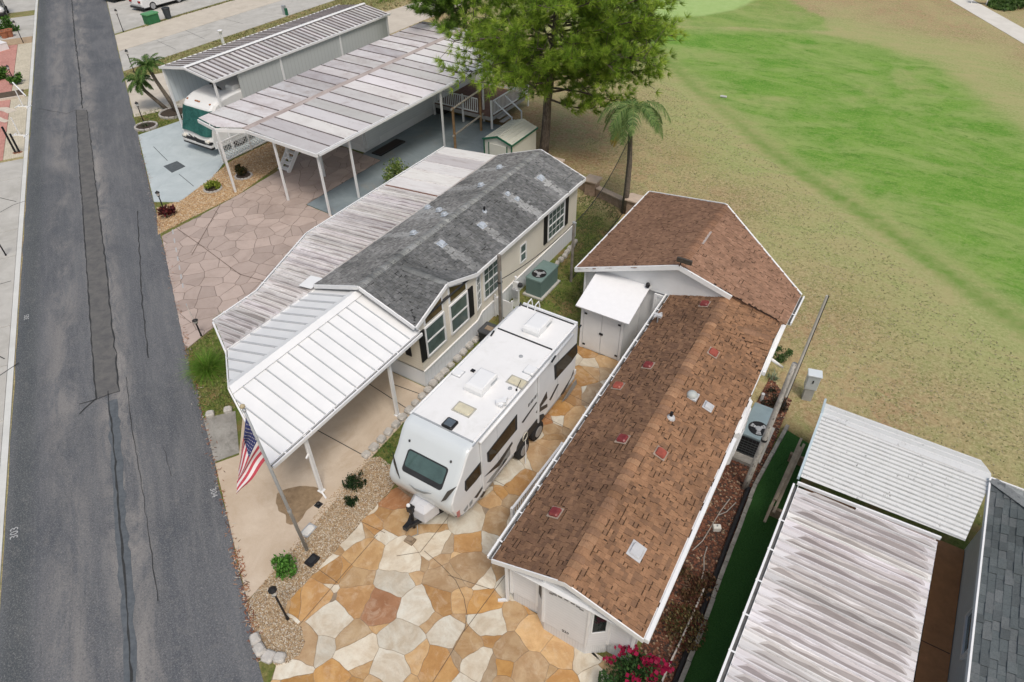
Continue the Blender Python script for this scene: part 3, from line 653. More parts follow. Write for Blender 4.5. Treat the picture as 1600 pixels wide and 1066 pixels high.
def ridge_caps(roof, a, b, m, pal, w=.17, ang=.35, step=.19, rng=None, name='ridge_cap'):
    a, b = Vector(a), Vector(b); d = b-a; L = d.length; d.normalize(); x = Vector((d.y, -d.x, 0)).normalized(); z = x.cross(d)
    if z.z < 0: z = -z
    mb = MB(); l = step*1.25; hh = -w*math.tan(ang)
    pts = lambda y, zz: [(-w, y, hh+zz), (-w*.25, y, zz-.012), (w*.25, y, zz-.012), (w, y, hh+zz)]
    mb.loft([pts(0, .036), pts(l, .022)], False, (1, 1, 1), False)
    f = pts(0, .036)+pts(0, .012); mb.mesh(f, [(0, 4, 5, 1), (1, 5, 6, 2), (2, 6, 7, 3)], (1, 1, 1))
    me = meshof(name, mb, m)
    for k in range(int(L/step)):
        c = rng.choice(pal); v = rng.uniform(.85, 1.15); M = Matrix.Identity(4)
        for i, ax in enumerate((x, d, z)):
            for r_ in range(3): M[r_][i] = ax[r_]
        M.translation = a+d*(k*step); inst(name, me, M, roof, tuple(q*v for q in c))
def window(parent, O, U, V, w, h, split=True, glass=None, fr=.05, depth=.05, grid=None, name='window', fm=None):
    "O lower corner on the wall face, U along, V up; outward normal U x V"
    O, U, V = Vector(O), Vector(U).normalized(), Vector(V).normalized(); N = U.cross(V); glass = glass or GLASSG; fm = fm or TRIM
    def bx(mb, a0, a1, b0, b1, d0, d1):
        c = [O+U*a+V*b+N*d for d in (d0, d1) for a, b in ((a0, b0), (a1, b0), (a1, b1), (a0, b1))]
        mb.mesh(c, [(3, 2, 1, 0), (4, 5, 6, 7), (0, 1, 5, 4), (1, 2, 6, 5), (2, 3, 7, 6), (3, 0, 4, 7)])
    mb = MB(); bx(mb, -fr, 0, -fr, h+fr, -.01, depth); bx(mb, w, w+fr, -fr, h+fr, -.01, depth); bx(mb, 0, w, -fr, 0, -.01, depth); bx(mb, 0, w, h, h+fr, -.01, depth)
    if split: bx(mb, 0, w, h*.5-.025, h*.5+.025, -.01, depth*.8)
    f = obj(name, mb, fm, parent)
    for b0, b1 in (((0, h*.5-.025), (h*.5+.025, h)) if split else ((0, h),)):
        p = MB(); bx(p, 0, w, b0, b1, .0, .012); obj('pane', p, glass, f)
        if grid:
            g_ = MB(); nx_, ny_ = grid
            for i in range(1, nx_): bx(g_, w*i/nx_-.008, w*i/nx_+.008, b0, b1, .012, .022)
            for i in range(1, ny_): bx(g_, 0, w, b0+(b1-b0)*i/ny_-.008, b0+(b1-b0)*i/ny_+.008, .0125, .0215)
            obj('muntin', g_, fm, f)
    return f
def quadbox(mb, O, U, V, a0, a1, b0, b1, d0, d1):
    O, U, V = Vector(O), Vector(U).normalized(), Vector(V).normalized(); N = U.cross(V)
    c = [O+U*a+V*b+N*d for d in (d0, d1) for a, b in ((a0, b0), (a1, b0), (a1, b1), (a0, b1))]
    mb.mesh(c, [(3, 2, 1, 0), (4, 5, 6, 7), (0, 1, 5, 4), (1, 2, 6, 5), (2, 3, 7, 6), (3, 0, 4, 7)])
def gutter(parent, a, b, side, w=.11, straps=True, name='gutter'):
    "open trough from a to b, side = horizontal outward direction"
    a, b, sd_ = Vector(a), Vector(b), Vector(side).normalized(); up = Vector((0, 0, 1)); mb = MB()
    def run(o0, o1, z0, z1): 
        mb.loft([[p+sd_*o0+up*z0, p+sd_*o1+up*z0, p+sd_*o1+up*z1, p+sd_*o0+up*z1] for p in (a, b)])
    run(0, .012, -.1, 0); run(w-.03, w+.02, -.1, .01); run(.012, w, -.1, -.085)
    g_ = obj(name, mb, TRIM, parent)
    mb = MB(); run(.014, w-.032, -.083, -.06); obj('trough', mb, plain('trough_grey', (.12, .12, .12), .9, .4, 5), g_)  # dark grey strip lying in the trough
    if straps:
        L = (b-a).length; d = (b-a).normalized()
        mb = MB()
        for k in range(int(L/.95)):
            p = a+d*(.5+k*.95); mb.loft([[q+up*.012, q+sd_*(w+.03)+up*.012, q+sd_*(w+.03)+up*.022, q+up*.022] for q in (p-d*.02, p+d*.02)])
        obj('strap', mb, TRIM, g_)
    return g_
def roof_vent(name, label, p, n, m, size=(.34, .30), hgt=.09, group=None, ydir=(0, 1, 0), base=None):
    "low hooded vent on a slope"
    N = Vector(n).normalized(); Yd = Vector(ydir); X = Yd.cross(N).normalized(); Y = N.cross(X)
    M = Matrix.Identity(4)
    for i, ax in enumerate((X, Y, N)):
        for r_ in range(3): M[r_][i] = ax[r_]
    M.translation = Vector(p); w, l = size[0]/2, size[1]/2
    t_ = thing(name, label, 'roof vent', p, group)
    mb = MB(M); mb.box(-w*1.25, w*1.25, -l*1.3, l*1.3, .018, .03); obj('flashing', mb, base or m, t_)
    mb = MB(M); mb.bev(-w, w, -l, l, .025, hgt+.02, .035); obj('hood', mb, m, t_)
    return t_

# ------------------------------------------------------------------ brown roofed home
rng = random.Random(5)
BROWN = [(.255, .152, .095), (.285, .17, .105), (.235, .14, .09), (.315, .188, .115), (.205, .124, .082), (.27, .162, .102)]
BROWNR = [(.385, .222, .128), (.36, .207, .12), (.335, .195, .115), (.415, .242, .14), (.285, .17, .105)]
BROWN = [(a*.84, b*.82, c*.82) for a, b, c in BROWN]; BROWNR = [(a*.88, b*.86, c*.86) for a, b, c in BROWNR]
SHB = shingle_mat('brown_shingle', (.56, .56, .57), .46, .66, .6)
WS = siding('white_siding', (.76, .77, .79), .12, .25)
SKIRT = ribbed('white_skirt', (.74, .75, .77), .075, 2, .6, .55)
MBR = Matrix.Translation((-5.15, 7.0, 0)) @ Matrix.Rotation(R(1.7), 4, 'Z')
bp = lambda x, y, z: MBR @ Vector((x, y, z))
house = thing('brown_roofed_home', 'white park home with long brown shingle roof beside the travel trailer', 'house', bp(1.9, 6, 0))
ZE, ZR, HW, HL = 2.45, 3.08, 3.80, 12.75
mb = MB(MBR); mb.box(.24, 3.56, .42, 12.6, .55, 2.36); mb.mesh([(.24, .42, 2.36), (3.56, .42, 2.36), (1.9, .42, 2.95), (.24, 12.6, 2.36), (3.56, 12.6, 2.36), (1.9, 12.6, 2.95)], [(0, 1, 2), (3, 5, 4), (0, 2, 5, 3), (1, 4, 5, 2)]); obj('wall', mb, WS, house)
mb = MB(MBR); mb.box(.28, 3.52, .47, 12.55, 0, .55); obj('skirting', mb, SKIRT, house)
# bay on the front
bay = [(1.0, .42), (1.32, .14), (2.52, .10), (2.95, .42)]
mb = MB(MBR); mb.prism(bay, .5, 2.5); by = obj('front_bay', mb, WS, house)
mb = MB(MBR); mb.prism([(1.0, .44), (1.34, .17), (2.50, .13), (2.93, .44)], 0, .5); obj('bay_skirting', mb, SKIRT, by)
for (x, y) in bay: mb = MB(MBR); mb.box(x-.03, x+.03, y-.025, y+.035, .5, 2.48); obj('corner_trim', mb, TRIM, by)
for a_ in (.22, 3.5): mb = MB(MBR); mb.box(a_, a_+.08, .39, .45, .5, 2.36); obj('corner_trim', mb, TRIM, house)
e1, e2 = bp(1.0, .42, 0), bp(1.32, .14, 0); u = (e2-e1).normalized(); window(by, e1+u*.12+Vector((0, 0, 1.35)), u, (0, 0, 1), .20, .9, False, DARK, .03, .02)
e1, e2 = bp(2.52, .10, 0), bp(2.95, .42, 0); u = (e2-e1).normalized(); window(by, e1+u*.1+Vector((0, 0, 1.2)), u, (0, 0, 1), .32, .9, False, GLASS, .04, .03)
for k in range(7):
    mb = MB(MBR); a = math.pi*(.12+.76*k/6); mb.box(1.92+.42*math.cos(a)-.05, 1.92+.42*math.cos(a)+.05, .095, .112, 2.02+.12*math.sin(a), 2.06+.12*math.sin(a)); obj('arch_vent', mb, plain('vent_grey', (.25, .25, .25), .6, .3, 9), by)
text_mesh('house_number', '220', .13, MBR @ Matrix.Translation((1.95, .115, .62)) @ Matrix.Rotation(R(90), 4, 'X'), BLACK, by, .004)
# roof
rf = MB(MBR); T = .05
rf.slab([(0, 0, ZE), (1.9, 0, ZR), (1.9, HL, ZR), (0, HL, ZE)], T); rf.slab([(HW, 0, ZE), (HW, HL, ZE), (1.9, HL, ZR), (1.9, 0, ZR)], T)
DECKB = plain('brown_deck', (.045, .032, .028), .95, .3, 3)
roof = obj('roof', rf, DECKB, house)
mb = MB(MBR)
for x0, x1, z0, z1 in ((-.02, 1.9, ZE, ZR), (HW+.02, 1.9, ZE, ZR)):
    mb.mesh([(x0, -.03, z0+.012), (x1, -.03, z1+.018), (x1, -.03, z1-.15), (x0, -.03, z0-.15), (x0, .0, z0+.012), (x1, .0, z1+.018), (x1, .0, z1-.15), (x0, .0, z0-.15)], [(0, 1, 2, 3), (4, 7, 6, 5), (0, 4, 5, 1), (3, 2, 6, 7), (0, 3, 7, 4), (1, 5, 6, 2)])
mb.box(-.03, -.0, 0, HL, ZE-.15, ZE-.055); mb.box(HW, HW+.03, 0, HL, ZE-.15, ZE+.0)
obj('fascia', mb, TRIM, roof)
mb = MB(MBR); mb.box(.02, HW-.02, .02, .4, ZE-.1, ZE-.08); obj('soffit', mb, WHITE, roof)
tl = R(0)+math.atan2(ZR-ZE, 1.9); SL = math.hypot(ZR-ZE, 1.9)
R3 = MBR.to_3x3(); nL = R3 @ Vector((-math.sin(tl), 0, math.cos(tl))); nR = R3 @ Vector((math.sin(tl), 0, math.cos(tl)))
# small cross gable near the back on the bed side
cA = PP(1152, 512, bp(1.9, 0, ZR), nR); cC = PP(1187, 583, bp(1.9, 0, ZR), nR)
inv = MBR.inverted(); lA = inv @ cA; lC = inv @ cC; lC.x = HW; lC.z = ZE; hwd = lA.y-lC.y
lB = Vector((HW, lA.y, lA.z)); lD = Vector((HW, lA.y+hwd, ZE))
def in_tri(p, a, b, c):
    def s(p1, p2, p3): return (p1[0]-p3[0])*(p2[1]-p3[1])-(p2[0]-p3[0])*(p1[1]-p3[1])
    d1, d2, d3 = s(p, a, b), s(p, b, c), s(p, c, a); return not ((d1 < 0 or d2 < 0 or d3 < 0) and (d1 > 0 or d2 > 0 or d3 > 0))
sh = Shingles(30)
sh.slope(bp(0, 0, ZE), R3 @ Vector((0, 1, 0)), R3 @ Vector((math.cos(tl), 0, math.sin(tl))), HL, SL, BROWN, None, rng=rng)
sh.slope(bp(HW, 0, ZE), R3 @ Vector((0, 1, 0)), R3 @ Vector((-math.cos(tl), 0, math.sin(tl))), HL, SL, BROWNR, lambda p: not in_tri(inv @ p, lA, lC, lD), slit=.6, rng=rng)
for c_ in (lC, lD):
    mb = MB(MBR); mb.slab([lA+Vector((0, 0, .01)), lB+Vector((0, 0, .01)), c_+Vector((0, 0, .01))], .03); obj('cross_gable', mb, DECKB, roof)
    e_ = (lB-c_); L_ = HW-lA.x; vv = Vector((0, lA.y-c_.y, lB.z-c_.z)); ss = vv.length
    sh.slope(MBR @ (Vector((lA.x, c_.y, c_.z+.012))), R3 @ Vector((1, 0, 0)), R3 @ vv, L_, ss, BROWNR, lambda p, c_=c_: in_tri(inv @ p, lA, lB, c_), rng=rng)
mb = MB(MBR); mb.mesh([(HW+.005, lC.y, ZE-.02), (HW+.005, lD.y, ZE-.02), (HW+.005, lA.y, lB.z)], [(0, 1, 2)]); mb.mesh([(HW-.02, lC.y, ZE-.02), (HW-.02, lD.y, ZE-.02), (HW-.02, lA.y, lB.z)], [(2, 1, 0)]); obj('gable_end', mb, WHITE, roof)
ridge_caps(roof, bp(1.9, -.02, ZR+.005), bp(1.9, HL-.2, ZR+.005), SHB, [(.355, .20, .115), (.325, .185, .11), (.375, .22, .13), (.295, .172, .107)], .17, .32, .2, rng)
ridge_caps(roof, MBR @ (lA+Vector((0, 0, .02))), MBR @ (lB+Vector((0, 0, .02))), SHB, [(.30, .175, .11), (.27, .16, .10)], .14, .4, .2, rng)
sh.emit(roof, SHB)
gutter(roof, bp(-.03, .02, ZE-.02), bp(-.03, 12.0, ZE-.02), R3 @ Vector((-1, 0, 0)), .12)
for g0_, g1_ in ((0, 6.55), (9.6, 12.5)): mb = MB(MBR); mb.bev(HW+.03, HW+.14, g0_, g1_, ZE-.13, ZE+.02, .015); obj('gutter', mb, TRIM, roof)
mb = MB(); dp = bp(.16, .36, 0); mb.bar((dp.x, dp.y, .12), (dp.x, dp.y, 2.3), .07); mb.bar((dp.x, dp.y, .12), (dp.x-.22, dp.y-.12, .05), .07); obj('downspout', mb, TRIM, house)
mb = MB(); q = PP(1205, 560, (0, 0, .9), (0, 0, 1)); mb.tube([P(1206, 562, .9), P(1222, 574, .35)], .055, 8); obj('downspout', mb, TRIM, house, True)
# side window box over the bed
b0, b1 = bp(HW-.3, 6.75, 0), bp(HW-.3, 8.55, 0)
mb = MB(MBR); mb.prism([(HW-.26, 6.5), (HW+.12, 6.95), (HW+.12, 8.35), (HW-.26, 8.8)], .9, 2.30); sb = obj('side_bay', mb, WHITE, house)
window(sb, bp(HW+.12, 7.12, 1.25), R3 @ Vector((0, 1, 0)), (0, 0, 1), 1.05, .85, True, GLASS, .06, .03, (2, 2))
# roof vents
VR = plain('red_plastic', (.20, .035, .037), .35, .25, 5, dirt=(.45, .2, .15), dirt_amt=.3); VO = plain('faded_red_plastic', (.34, .085, .06), .4, .25, 5); VW = plain('pale_plastic', (.52, .53, .55), .45, .12, 5); VF = plain('dull_flashing', (.34, .27, .22), .8, .25, 5)
for i, (x, y, m, lab) in enumerate([(868, 802, VR, 'red plastic roof vent lowest on the trailer side of the brown roof'), (973, 687, VR, 'dark red roof vent midway along the trailer side of the brown roof'),
        (966, 604, VO, 'faded red roof vent close to the gutter beside the trailer'), (1013, 572, VR, 'dark red roof vent second from the white storage shed'), (1101, 476, VR, 'dark red roof vent just below the brown ridge by the rear gable'),
        (1032, 709, VO, 'bright faded red roof vent just beyond the brown ridge'), (1114, 552, VO, 'red tilted roof vent near the small cross gable')]):
    right = i >= 5; p = PP(x, y, bp(1.9, 0, ZR+.02), nR if right else nL)
    roof_vent('roof_vent', lab, p, nR if right else nL, m, (.27, .27), .08, 'red vents on the brown roof', base=VF)
roof_vent('roof_hatch', 'white square roof hatch nearest the front gable', PP(994, 862, bp(1.9, 0, ZR+.02), nR), nR, VW, (.30, .34), .06)
roof_vent('roof_hatch', 'pale tilted roof hatch beside the domed vent', PP(1106, 636, bp(1.9, 0, ZR+.02), nR), nR, VW, (.24, .24), .07)
p = PP(1081, 619, bp(1.9, 0, ZR+.02), nR); t_ = thing('dome_vent', 'grey domed vent near the brown ridge', 'roof vent', p)
mb = MB(); mb.lathe(p.x, p.y, [(.15, p.z), (.16, p.z+.06), (.13, p.z+.12), (.07, p.z+.16), (.01, p.z+.17)], 14); obj('dome', mb, plain('dome_grey', (.45, .48, .47), .4, .1, 5), t_, True)
mb = MB(); mb.box(p.x-.18, p.x+.18, p.y-.16, p.y+.16, p.z-.02, p.z+.03); obj('flashing', mb, VW, t_)
p = PP(1048, 653, bp(1.9, 0, ZR+.02), nR); t_ = thing('vent_pipe', 'short black vent pipe in a pale collar beside the brown ridge', 'vent pipe', p)
mb = MB(); mb.cyl(p.x, p.y, p.z-.05, p.z+.22, .045, None, 10); obj('pipe', mb, BLACK, t_); mb = MB(); mb.lathe(p.x, p.y, [(.13, p.z-.03), (.11, p.z+.04), (.06, p.z+.09)], 10); obj('collar', mb, VW, t_)
p = PP(1027, 504, bp(1.9, 0, ZR+.02), nL); t_ = thing('antenna', 'small white antenna bracket by the gutter near the shed', 'antenna', p)
mb = MB(); mb.tube([p, p+Vector((0, 0, .3))], .025, 6); obj('mast', mb, GREYM, t_); mb = MB(); mb.box(p.x-.15, p.x+.12, p.y-.06, p.y+.06, p.z+.26, p.z+.34); mb.bar(p+Vector((-.1, -.15, .3)), p+Vector((.05, .18, .3)), .05); obj('head', mb, VW, t_)

# rear wing with the wide gable
ann = thing('brown_roofed_wing', 'white gabled rear wing with wide brown roof facing the golf course', 'house', (-5.3, 20, 0))
zE, zR, LX, RX_, CX, YN = 2.5, 3.9, -9.08, -1.58, -5.3, 18.62
aF = [(LX, 25.45), (CX, 23.5), (RX_, 21.25)]
mb = MB(); wy = [(-8.8, 18.95), (-1.85, 19.3), (-1.85, 21.0), (-5.35, 23.0), (-8.85, 24.8)]; mb.prism(wy, 0, 2.42); obj('wall', mb, WHITE, ann)
mb = MB(); mb.mesh([(-8.8, 18.94, 2.4), (-1.85, 18.94, 2.4), (CX, 18.94, 3.72)], [(0, 1, 2)]); mb.mesh([(-8.8, 19.0, 2.4), (-1.85, 19.0, 2.4), (CX, 19.0, 3.72)], [(2, 1, 0)]); obj('gable_wall', mb, WHITE, ann)
r2 = MB(); r2.slab([(LX, YN, zE), (CX, YN+.1, zR), (aF[1][0], aF[1][1], zR), (aF[0][0], aF[0][1], zE)], .05); r2.slab([(CX, YN+.1, zR), (RX_, 19.35, zE), (RX_, aF[2][1], zE), (aF[1][0], aF[1][1], zR)], .05)
roof2 = obj('roof', r2, DECKB, ann)
mb = MB()
for pts in ([(LX-.03, YN, zE), (CX, YN+.08, zR)], [(CX, YN+.08, zR), (-3.45, YN+.3, zR-(1.85)*(zR-zE)/3.72)], [(LX-.03, YN, zE-.01), (aF[0][0]-.03, aF[0][1], zE-.01)], [(aF[0][0], aF[0][1]+.02, zE), (aF[1][0], aF[1][1]+.02, zR)], [(aF[1][0], aF[1][1]+.02, zR), (RX_, aF[2][1]+.02, zE)]):
    a, b = Vector(pts[0]), Vector(pts[1]); mb.bar(a-Vector((0, 0, .055)), b-Vector((0, 0, .055)), .06, .17)
obj('fascia', mb, TRIM, roof2)
mb = MB(); e0_, e1_ = Vector((-3.5, YN+.1+.75*(1.8/3.72), zR-1.8*1.4/3.72)), Vector((RX_, 19.36, zE)); mb.loft([[p+Vector((0, -.015, .02)), p+Vector((0, .06, .02)), p+Vector((0, .06, -.3)), p+Vector((0, -.015, -.3))] for p in (e0_, e1_)]); obj('step_flashing', mb, plain('brown_flashing', (.26, .155, .10), .9, .2, 5), roof2)
gutter(roof2, (RX_, 19.5, zE-.02), (RX_, aF[2][1], zE-.02), (1, 0, 0), .12)
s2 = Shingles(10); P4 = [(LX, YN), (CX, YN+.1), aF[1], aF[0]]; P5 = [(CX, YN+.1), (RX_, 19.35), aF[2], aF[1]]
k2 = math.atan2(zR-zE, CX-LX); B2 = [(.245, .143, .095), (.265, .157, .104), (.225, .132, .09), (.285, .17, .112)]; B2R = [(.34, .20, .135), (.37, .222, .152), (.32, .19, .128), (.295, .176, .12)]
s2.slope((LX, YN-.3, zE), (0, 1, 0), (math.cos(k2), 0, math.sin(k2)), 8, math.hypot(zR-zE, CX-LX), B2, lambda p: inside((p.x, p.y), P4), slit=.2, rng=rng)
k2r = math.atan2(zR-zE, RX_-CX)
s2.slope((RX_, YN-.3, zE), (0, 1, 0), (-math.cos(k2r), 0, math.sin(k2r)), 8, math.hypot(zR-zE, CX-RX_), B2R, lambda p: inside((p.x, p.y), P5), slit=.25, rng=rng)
ridge_caps(roof2, (CX, YN+.1, zR+.005), (aF[1][0], aF[1][1]-.1, zR+.005), SHB, [(.29, .165, .105), (.26, .15, .10)], .17, .36, .2, rng)
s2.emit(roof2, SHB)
n2R = Vector((math.sin(k2), 0, math.cos(k2)))
mb = MB(); q0, q1 = PP(1110, 362, (CX, 0, zR+.03), n2R), PP(1097, 381, (CX, 0, zR+.03), n2R); mb.bar(q0, q1, .12, .02); obj('bare_flashing', mb, plain('flash', (.42, .36, .33), .6, .2, 8), roof2)
# door in the gable wall, lamp, floodlight
dO = Vector((-5.95, 18.93, .25))
mb = MB(); quadbox(mb, dO, (1, 0, 0), (0, 0, 1), 0, .85, 0, 2.0, 0, .04); dr = obj('door', mb, WHITE, ann)
window(dr, dO+Vector((.16, -.04, 1.0)), (1, 0, 0), (0, 0, 1), .52, .8, False, GLASS, .04, .02); window(dr, dO+Vector((.16, -.04, .2)), (1, 0, 0), (0, 0, 1), .52, .6, False, GLASS, .04, .02)
mb = MB(); quadbox(mb, dO, (1, 0, 0), (0, 0, 1), -.1, 0, 0, 2.1, -.01, .06); quadbox(mb, dO, (1, 0, 0), (0, 0, 1), .85, .95, 0, 2.1, -.01, .06); quadbox(mb, dO, (1, 0, 0), (0, 0, 1), 0, .85, 2.0, 2.1, -.01, .06); obj('door_frame', mb, TRIM, dr)
mb = MB(); quadbox(mb, dO, (1, 0, 0), (0, 0, 1), .04, .1, .85, 1.05, .04, .1); obj('handle', mb, BLACK, dr)
wl = thing('wall_lamp', 'small black wall lamp over the white shed roof', 'lamp', (-6.32, 18.9, 2.6)); mb = MB(); mb.box(-6.37, -6.27, 18.88, 18.935, 2.5, 2.62); obj('bracket', mb, BLACK, wl); mb = MB(); mb.lathe(-6.32, 18.82, [(.05, 2.56), (.08, 2.6), (.07, 2.72), (.03, 2.76)], 10); obj('lamp_shade', mb, BLACK, wl)
fl = thing('floodlight', 'black twin floodlight on the wing ridge', 'floodlight', (CX, YN+.15, zR)); mb = MB(); mb.tube([(CX, YN+.15, zR), (CX+.05, YN+.1, zR+.22)], .02, 6); obj('stem', mb, BLACK, fl)
mb = MB(); mb.box(CX-.1, CX+.42, YN, YN+.08, zR+.2, zR+.36); obj('lamp_head', mb, plain('flood_dark', (.07, .06, .05), .4, .3, 9), fl)
mb = MB(); mb.tube([(-8.78, 18.85, 2.35), (-8.78, 18.85, .1)], .045, 8); obj('downspout', mb, TRIM, ann)

# white storage shed against the gable wall
shd = thing('storage_shed', 'white double door storage shed with sloping white roof behind the trailer', 'shed', (-7.3, 17.9, 0))
mb = MB(); mb.mesh([(-8.12, 17.42, 0), (-6.52, 17.42, 0), (-6.52, 18.9, 0), (-8.12, 18.9, 0), (-8.12, 17.42, 2.08), (-6.52, 17.42, 2.08), (-6.52, 18.9, 2.5), (-8.12, 18.9, 2.5)], [(3, 2, 1, 0), (4, 5, 6, 7), (0, 1, 5, 4), (1, 2, 6, 5), (2, 3, 7, 6), (3, 0, 4, 7)]); obj('wall', mb, WHITE, shd)
mb = MB(); mb.slab([(-8.28, 17.12, 2.10), (-6.22, 17.12, 2.10), (-6.25, 18.93, 2.56), (-8.32, 18.93, 2.56)], .06); obj('roof', mb, plain('shed_roof', (.80, .81, .83), .5, .03, 5), shd)
for k, x in enumerate((-8.04, -7.31)):
    mb = MB(); mb.box(x, x+.71, 17.385, 17.42, .06, 1.9); d_ = obj('door', mb, WHITE, shd)
    for zz in (.2, 1.65):
        hx = x+.02 if k == 0 else x+.61; mb = MB(); mb.box(hx, hx+.1, 17.37, 17.386, zz, zz+.07); obj('hinge', mb, BLACK, d_)
mb = MB(); mb.box(-7.38, -7.24, 17.355, 17.386, .95, 1.03); obj('latch', mb, BLACK, shd)
mb = MB(); mb.box(-8.14, -6.5, 17.37, 17.42, 1.94, 2.06); mb.box(-8.16, -8.06, 17.38, 17.43, 0, 1.94); mb.box(-6.58, -6.49, 17.38, 17.43, 0, 1.94); obj('trim', mb, TRIM, shd)
# landing rail on the trailer side
rl = thing('landing_rail', 'white landing railing under the gutter beside the trailer', 'railing', bp(-.35, 4.2, 0))
ra_, rb_, rc_ = P(878, 694, 1.05), P(893, 700, 1.05), P(815, 803, 1.05)
rc_ = Vector((ra_.x-.05, rc_.y, 1.05))
mb = MB(); mb.bar(ra_, rc_, .07, .05); mb.bar(ra_, Vector((ra_.x+.5, ra_.y, 1.05)), .07, .05); obj('top_rail', mb, TRIM, rl)
mb = MB(); mb.bar(ra_-Vector((0, 0, .9)), rc_-Vector((0, 0, .9)), .05, .04); obj('bottom_rail', mb, TRIM, rl)
bm_ = MB(); bm_.box(-.012, .012, -.012, .012, 0, .9); bme = meshof('baluster', bm_, TRIM)
nb = int((ra_-rc_).length/.11)
for k in range(nb+1):
    p = ra_.lerp(rc_, k/nb); inst('baluster', bme, Matrix.Translation((p.x, p.y, .15)), rl)
for p in (ra_, rc_, ra_.lerp(rc_, .5)):
    mb = MB(); mb.box(p.x-.04, p.x+.04, p.y-.04, p.y+.04, 0, 1.1); obj('post', mb, TRIM, rl)
st = thing('porch_steps', 'low tan deck behind the landing railing', 'deck', (ra_.x+.3, ra_.y-1, 0)); mb = MB()
for k in range(8):
    y0 = rc_.y+.1+k*(ra_.y-rc_.y-.2)/8; mb = MB(); mb.box(ra_.x+.06, -5.15, y0, y0+(ra_.y-rc_.y-.2)/8-.015, .28, .32); obj('plank', mb, WOOD, st)
mb = MB(); mb.box(ra_.x+.08, -5.15, rc_.y+.12, ra_.y-.12, .03, .28); obj('frame', mb, WOOD, st)
# ------------------------------------------------------------------ cream home with grey roof
rng = random.Random(21)
def clip_y(poly, y0, y1):
    return halfplane(halfplane(poly, 0, -1, -y0), 0, 1, y1)
def metal_roof(part, poly, zf, pitch, m, rib=.035, ribw=.03, y_start=None, name='panel', jit=0.0, t=.012, rm=None, streak=None):
    mm = [m, rm or m]+([streak[0], GRIME2] if streak else [])
    "sheet metal panels that run along x, each with a standing rib along its lower-y edge"
    ys = [p[1] for p in poly]; y = min(ys) if y_start is None else y_start
    while y < max(ys):
        y1 = y+pitch*(1+jit*rng.uniform(-1, 1)); c = clip_y(poly, y+.004, y1-.004)
        if len(c) >= 3:
            mb = MB(); c3 = [Vector((p[0], p[1], zf(p[0], p[1]))) for p in c]; mb.slab(c3, t)
            lo = clip_y(poly, y+.004, y+.004+ribw)
            if len(lo) >= 3:
                xs = [p[0] for p in lo]; ym = y+.004+ribw/2; a, b = min(xs)+.01, max(xs)-.01
                mb.mi = 1
                mb.loft([[(x, ym-ribw/2, zf(x, ym)+.001), (x, ym+ribw/2, zf(x, ym)+.001), (x, ym+ribw/4, zf(x, ym)+rib), (x, ym-ribw/4, zf(x, ym)+rib)] for x in ((a, CXR, b) if (CXR is not None and a < CXR < b) else (a, b))])
            if streak and len(lo) >= 3:
                mb.mi = 2; n = 30; amp = streak[1]; sd_ = rng.uniform(0, 99); e0, e1 = a+(b-a)*rng.uniform(0, .12), b-(b-a)*rng.uniform(.0, .05); prev = None
                for i in range(n+1):
                    u_ = i/n; x = e0+(e1-e0)*u_; wd = (y1-y-ribw)*min(.93, max(0, .10+amp*(.42*noise.noise((x*.55, sd_, 0))+.30*noise.noise((x*2.2, sd_, 4))+.25)+.35*amp*u_))*min(1, u_*14)*min(1, (1-u_)*10)**.5; yb_ = y+.004+ribw+.004; wd *= min(1.0, .62+.8*abs(noise.noise((x*.9, sd_, 9)))); w2 = min(wd+.10*amp*(.3+abs(noise.noise((x*1.4, sd_, 2))))*min(1, u_*14), (y1-y-ribw)*.96); cur = ((x, yb_, zf(x, yb_)+.003), (x, yb_+wd, zf(x, yb_+wd)+.003), (x, yb_+w2, zf(x, yb_+w2)+.003))
                    if prev and (prev[1][1]-prev[0][1] > .004 or cur[1][1]-cur[0][1] > .004): mb.mi = 2; mb.face([prev[0], cur[0], cur[1], prev[1]]); mb.mi = 3; mb.face([prev[1], cur[1], cur[2], prev[2]])
                    prev = cur
            k_ = rng.uniform(.72, 1.12) if 'white' not in m.name else 1; obj(name, mb, mm, part, color=(k_, k_*rng.uniform(.96, 1), k_*rng.uniform(.96, 1)))
        y = y1
CXR = None
GREY = [(.17, .175, .178), (.195, .20, .204), (.15, .155, .158), (.215, .22, .224), (.182, .187, .187)]
SHG = shingle_mat('grey_shingle', (.50, .51, .51), .44, .62, .75, (.35, 1.6, 1))
CREAM = siding('cream_siding', (.76, .715, .62), .115, .5); SKB = ribbed('pale_skirt', (.72, .75, .79), .2, 1, .4, .35)
home = thing('cream_home', 'cream sided mobile home with grey shingle roof behind the travel trailer', 'house', (-13.9, 18, 0))
XR, XL, XC, ze, zr, ya, yb = -11.70, -16.18, -13.95, 2.96, 3.74, 12.42, 24.35
W1 = [(-15.95, 12.65), (-11.79, 12.65), (-11.79, 15.95), (-11.95, 16.5), (-11.95, 24.2), (-15.95, 24.2)]
mb = MB(); mb.prism(W1, .72, 2.9); mb.mesh([(-15.95, 24.2, 2.9), (-11.95, 24.2, 2.9), (XC, 24.2, 3.62), (-15.95, 12.65, 2.9), (-11.79, 12.65, 2.9), (XC, 12.65, 3.62)], [(1, 0, 2), (3, 4, 5)]); obj('wall', mb, CREAM, home)
mb = MB(); mb.prism([(x+(.03 if x > -14 else -.0), y) for x, y in W1], 0, .70); obj('skirting', mb, SKB, home)
mb = MB(); mb.prism([(x+(.05 if x > -14 else 0), y) for x, y in W1], .70, .76); obj('skirt_rail', mb, TRIM, home)
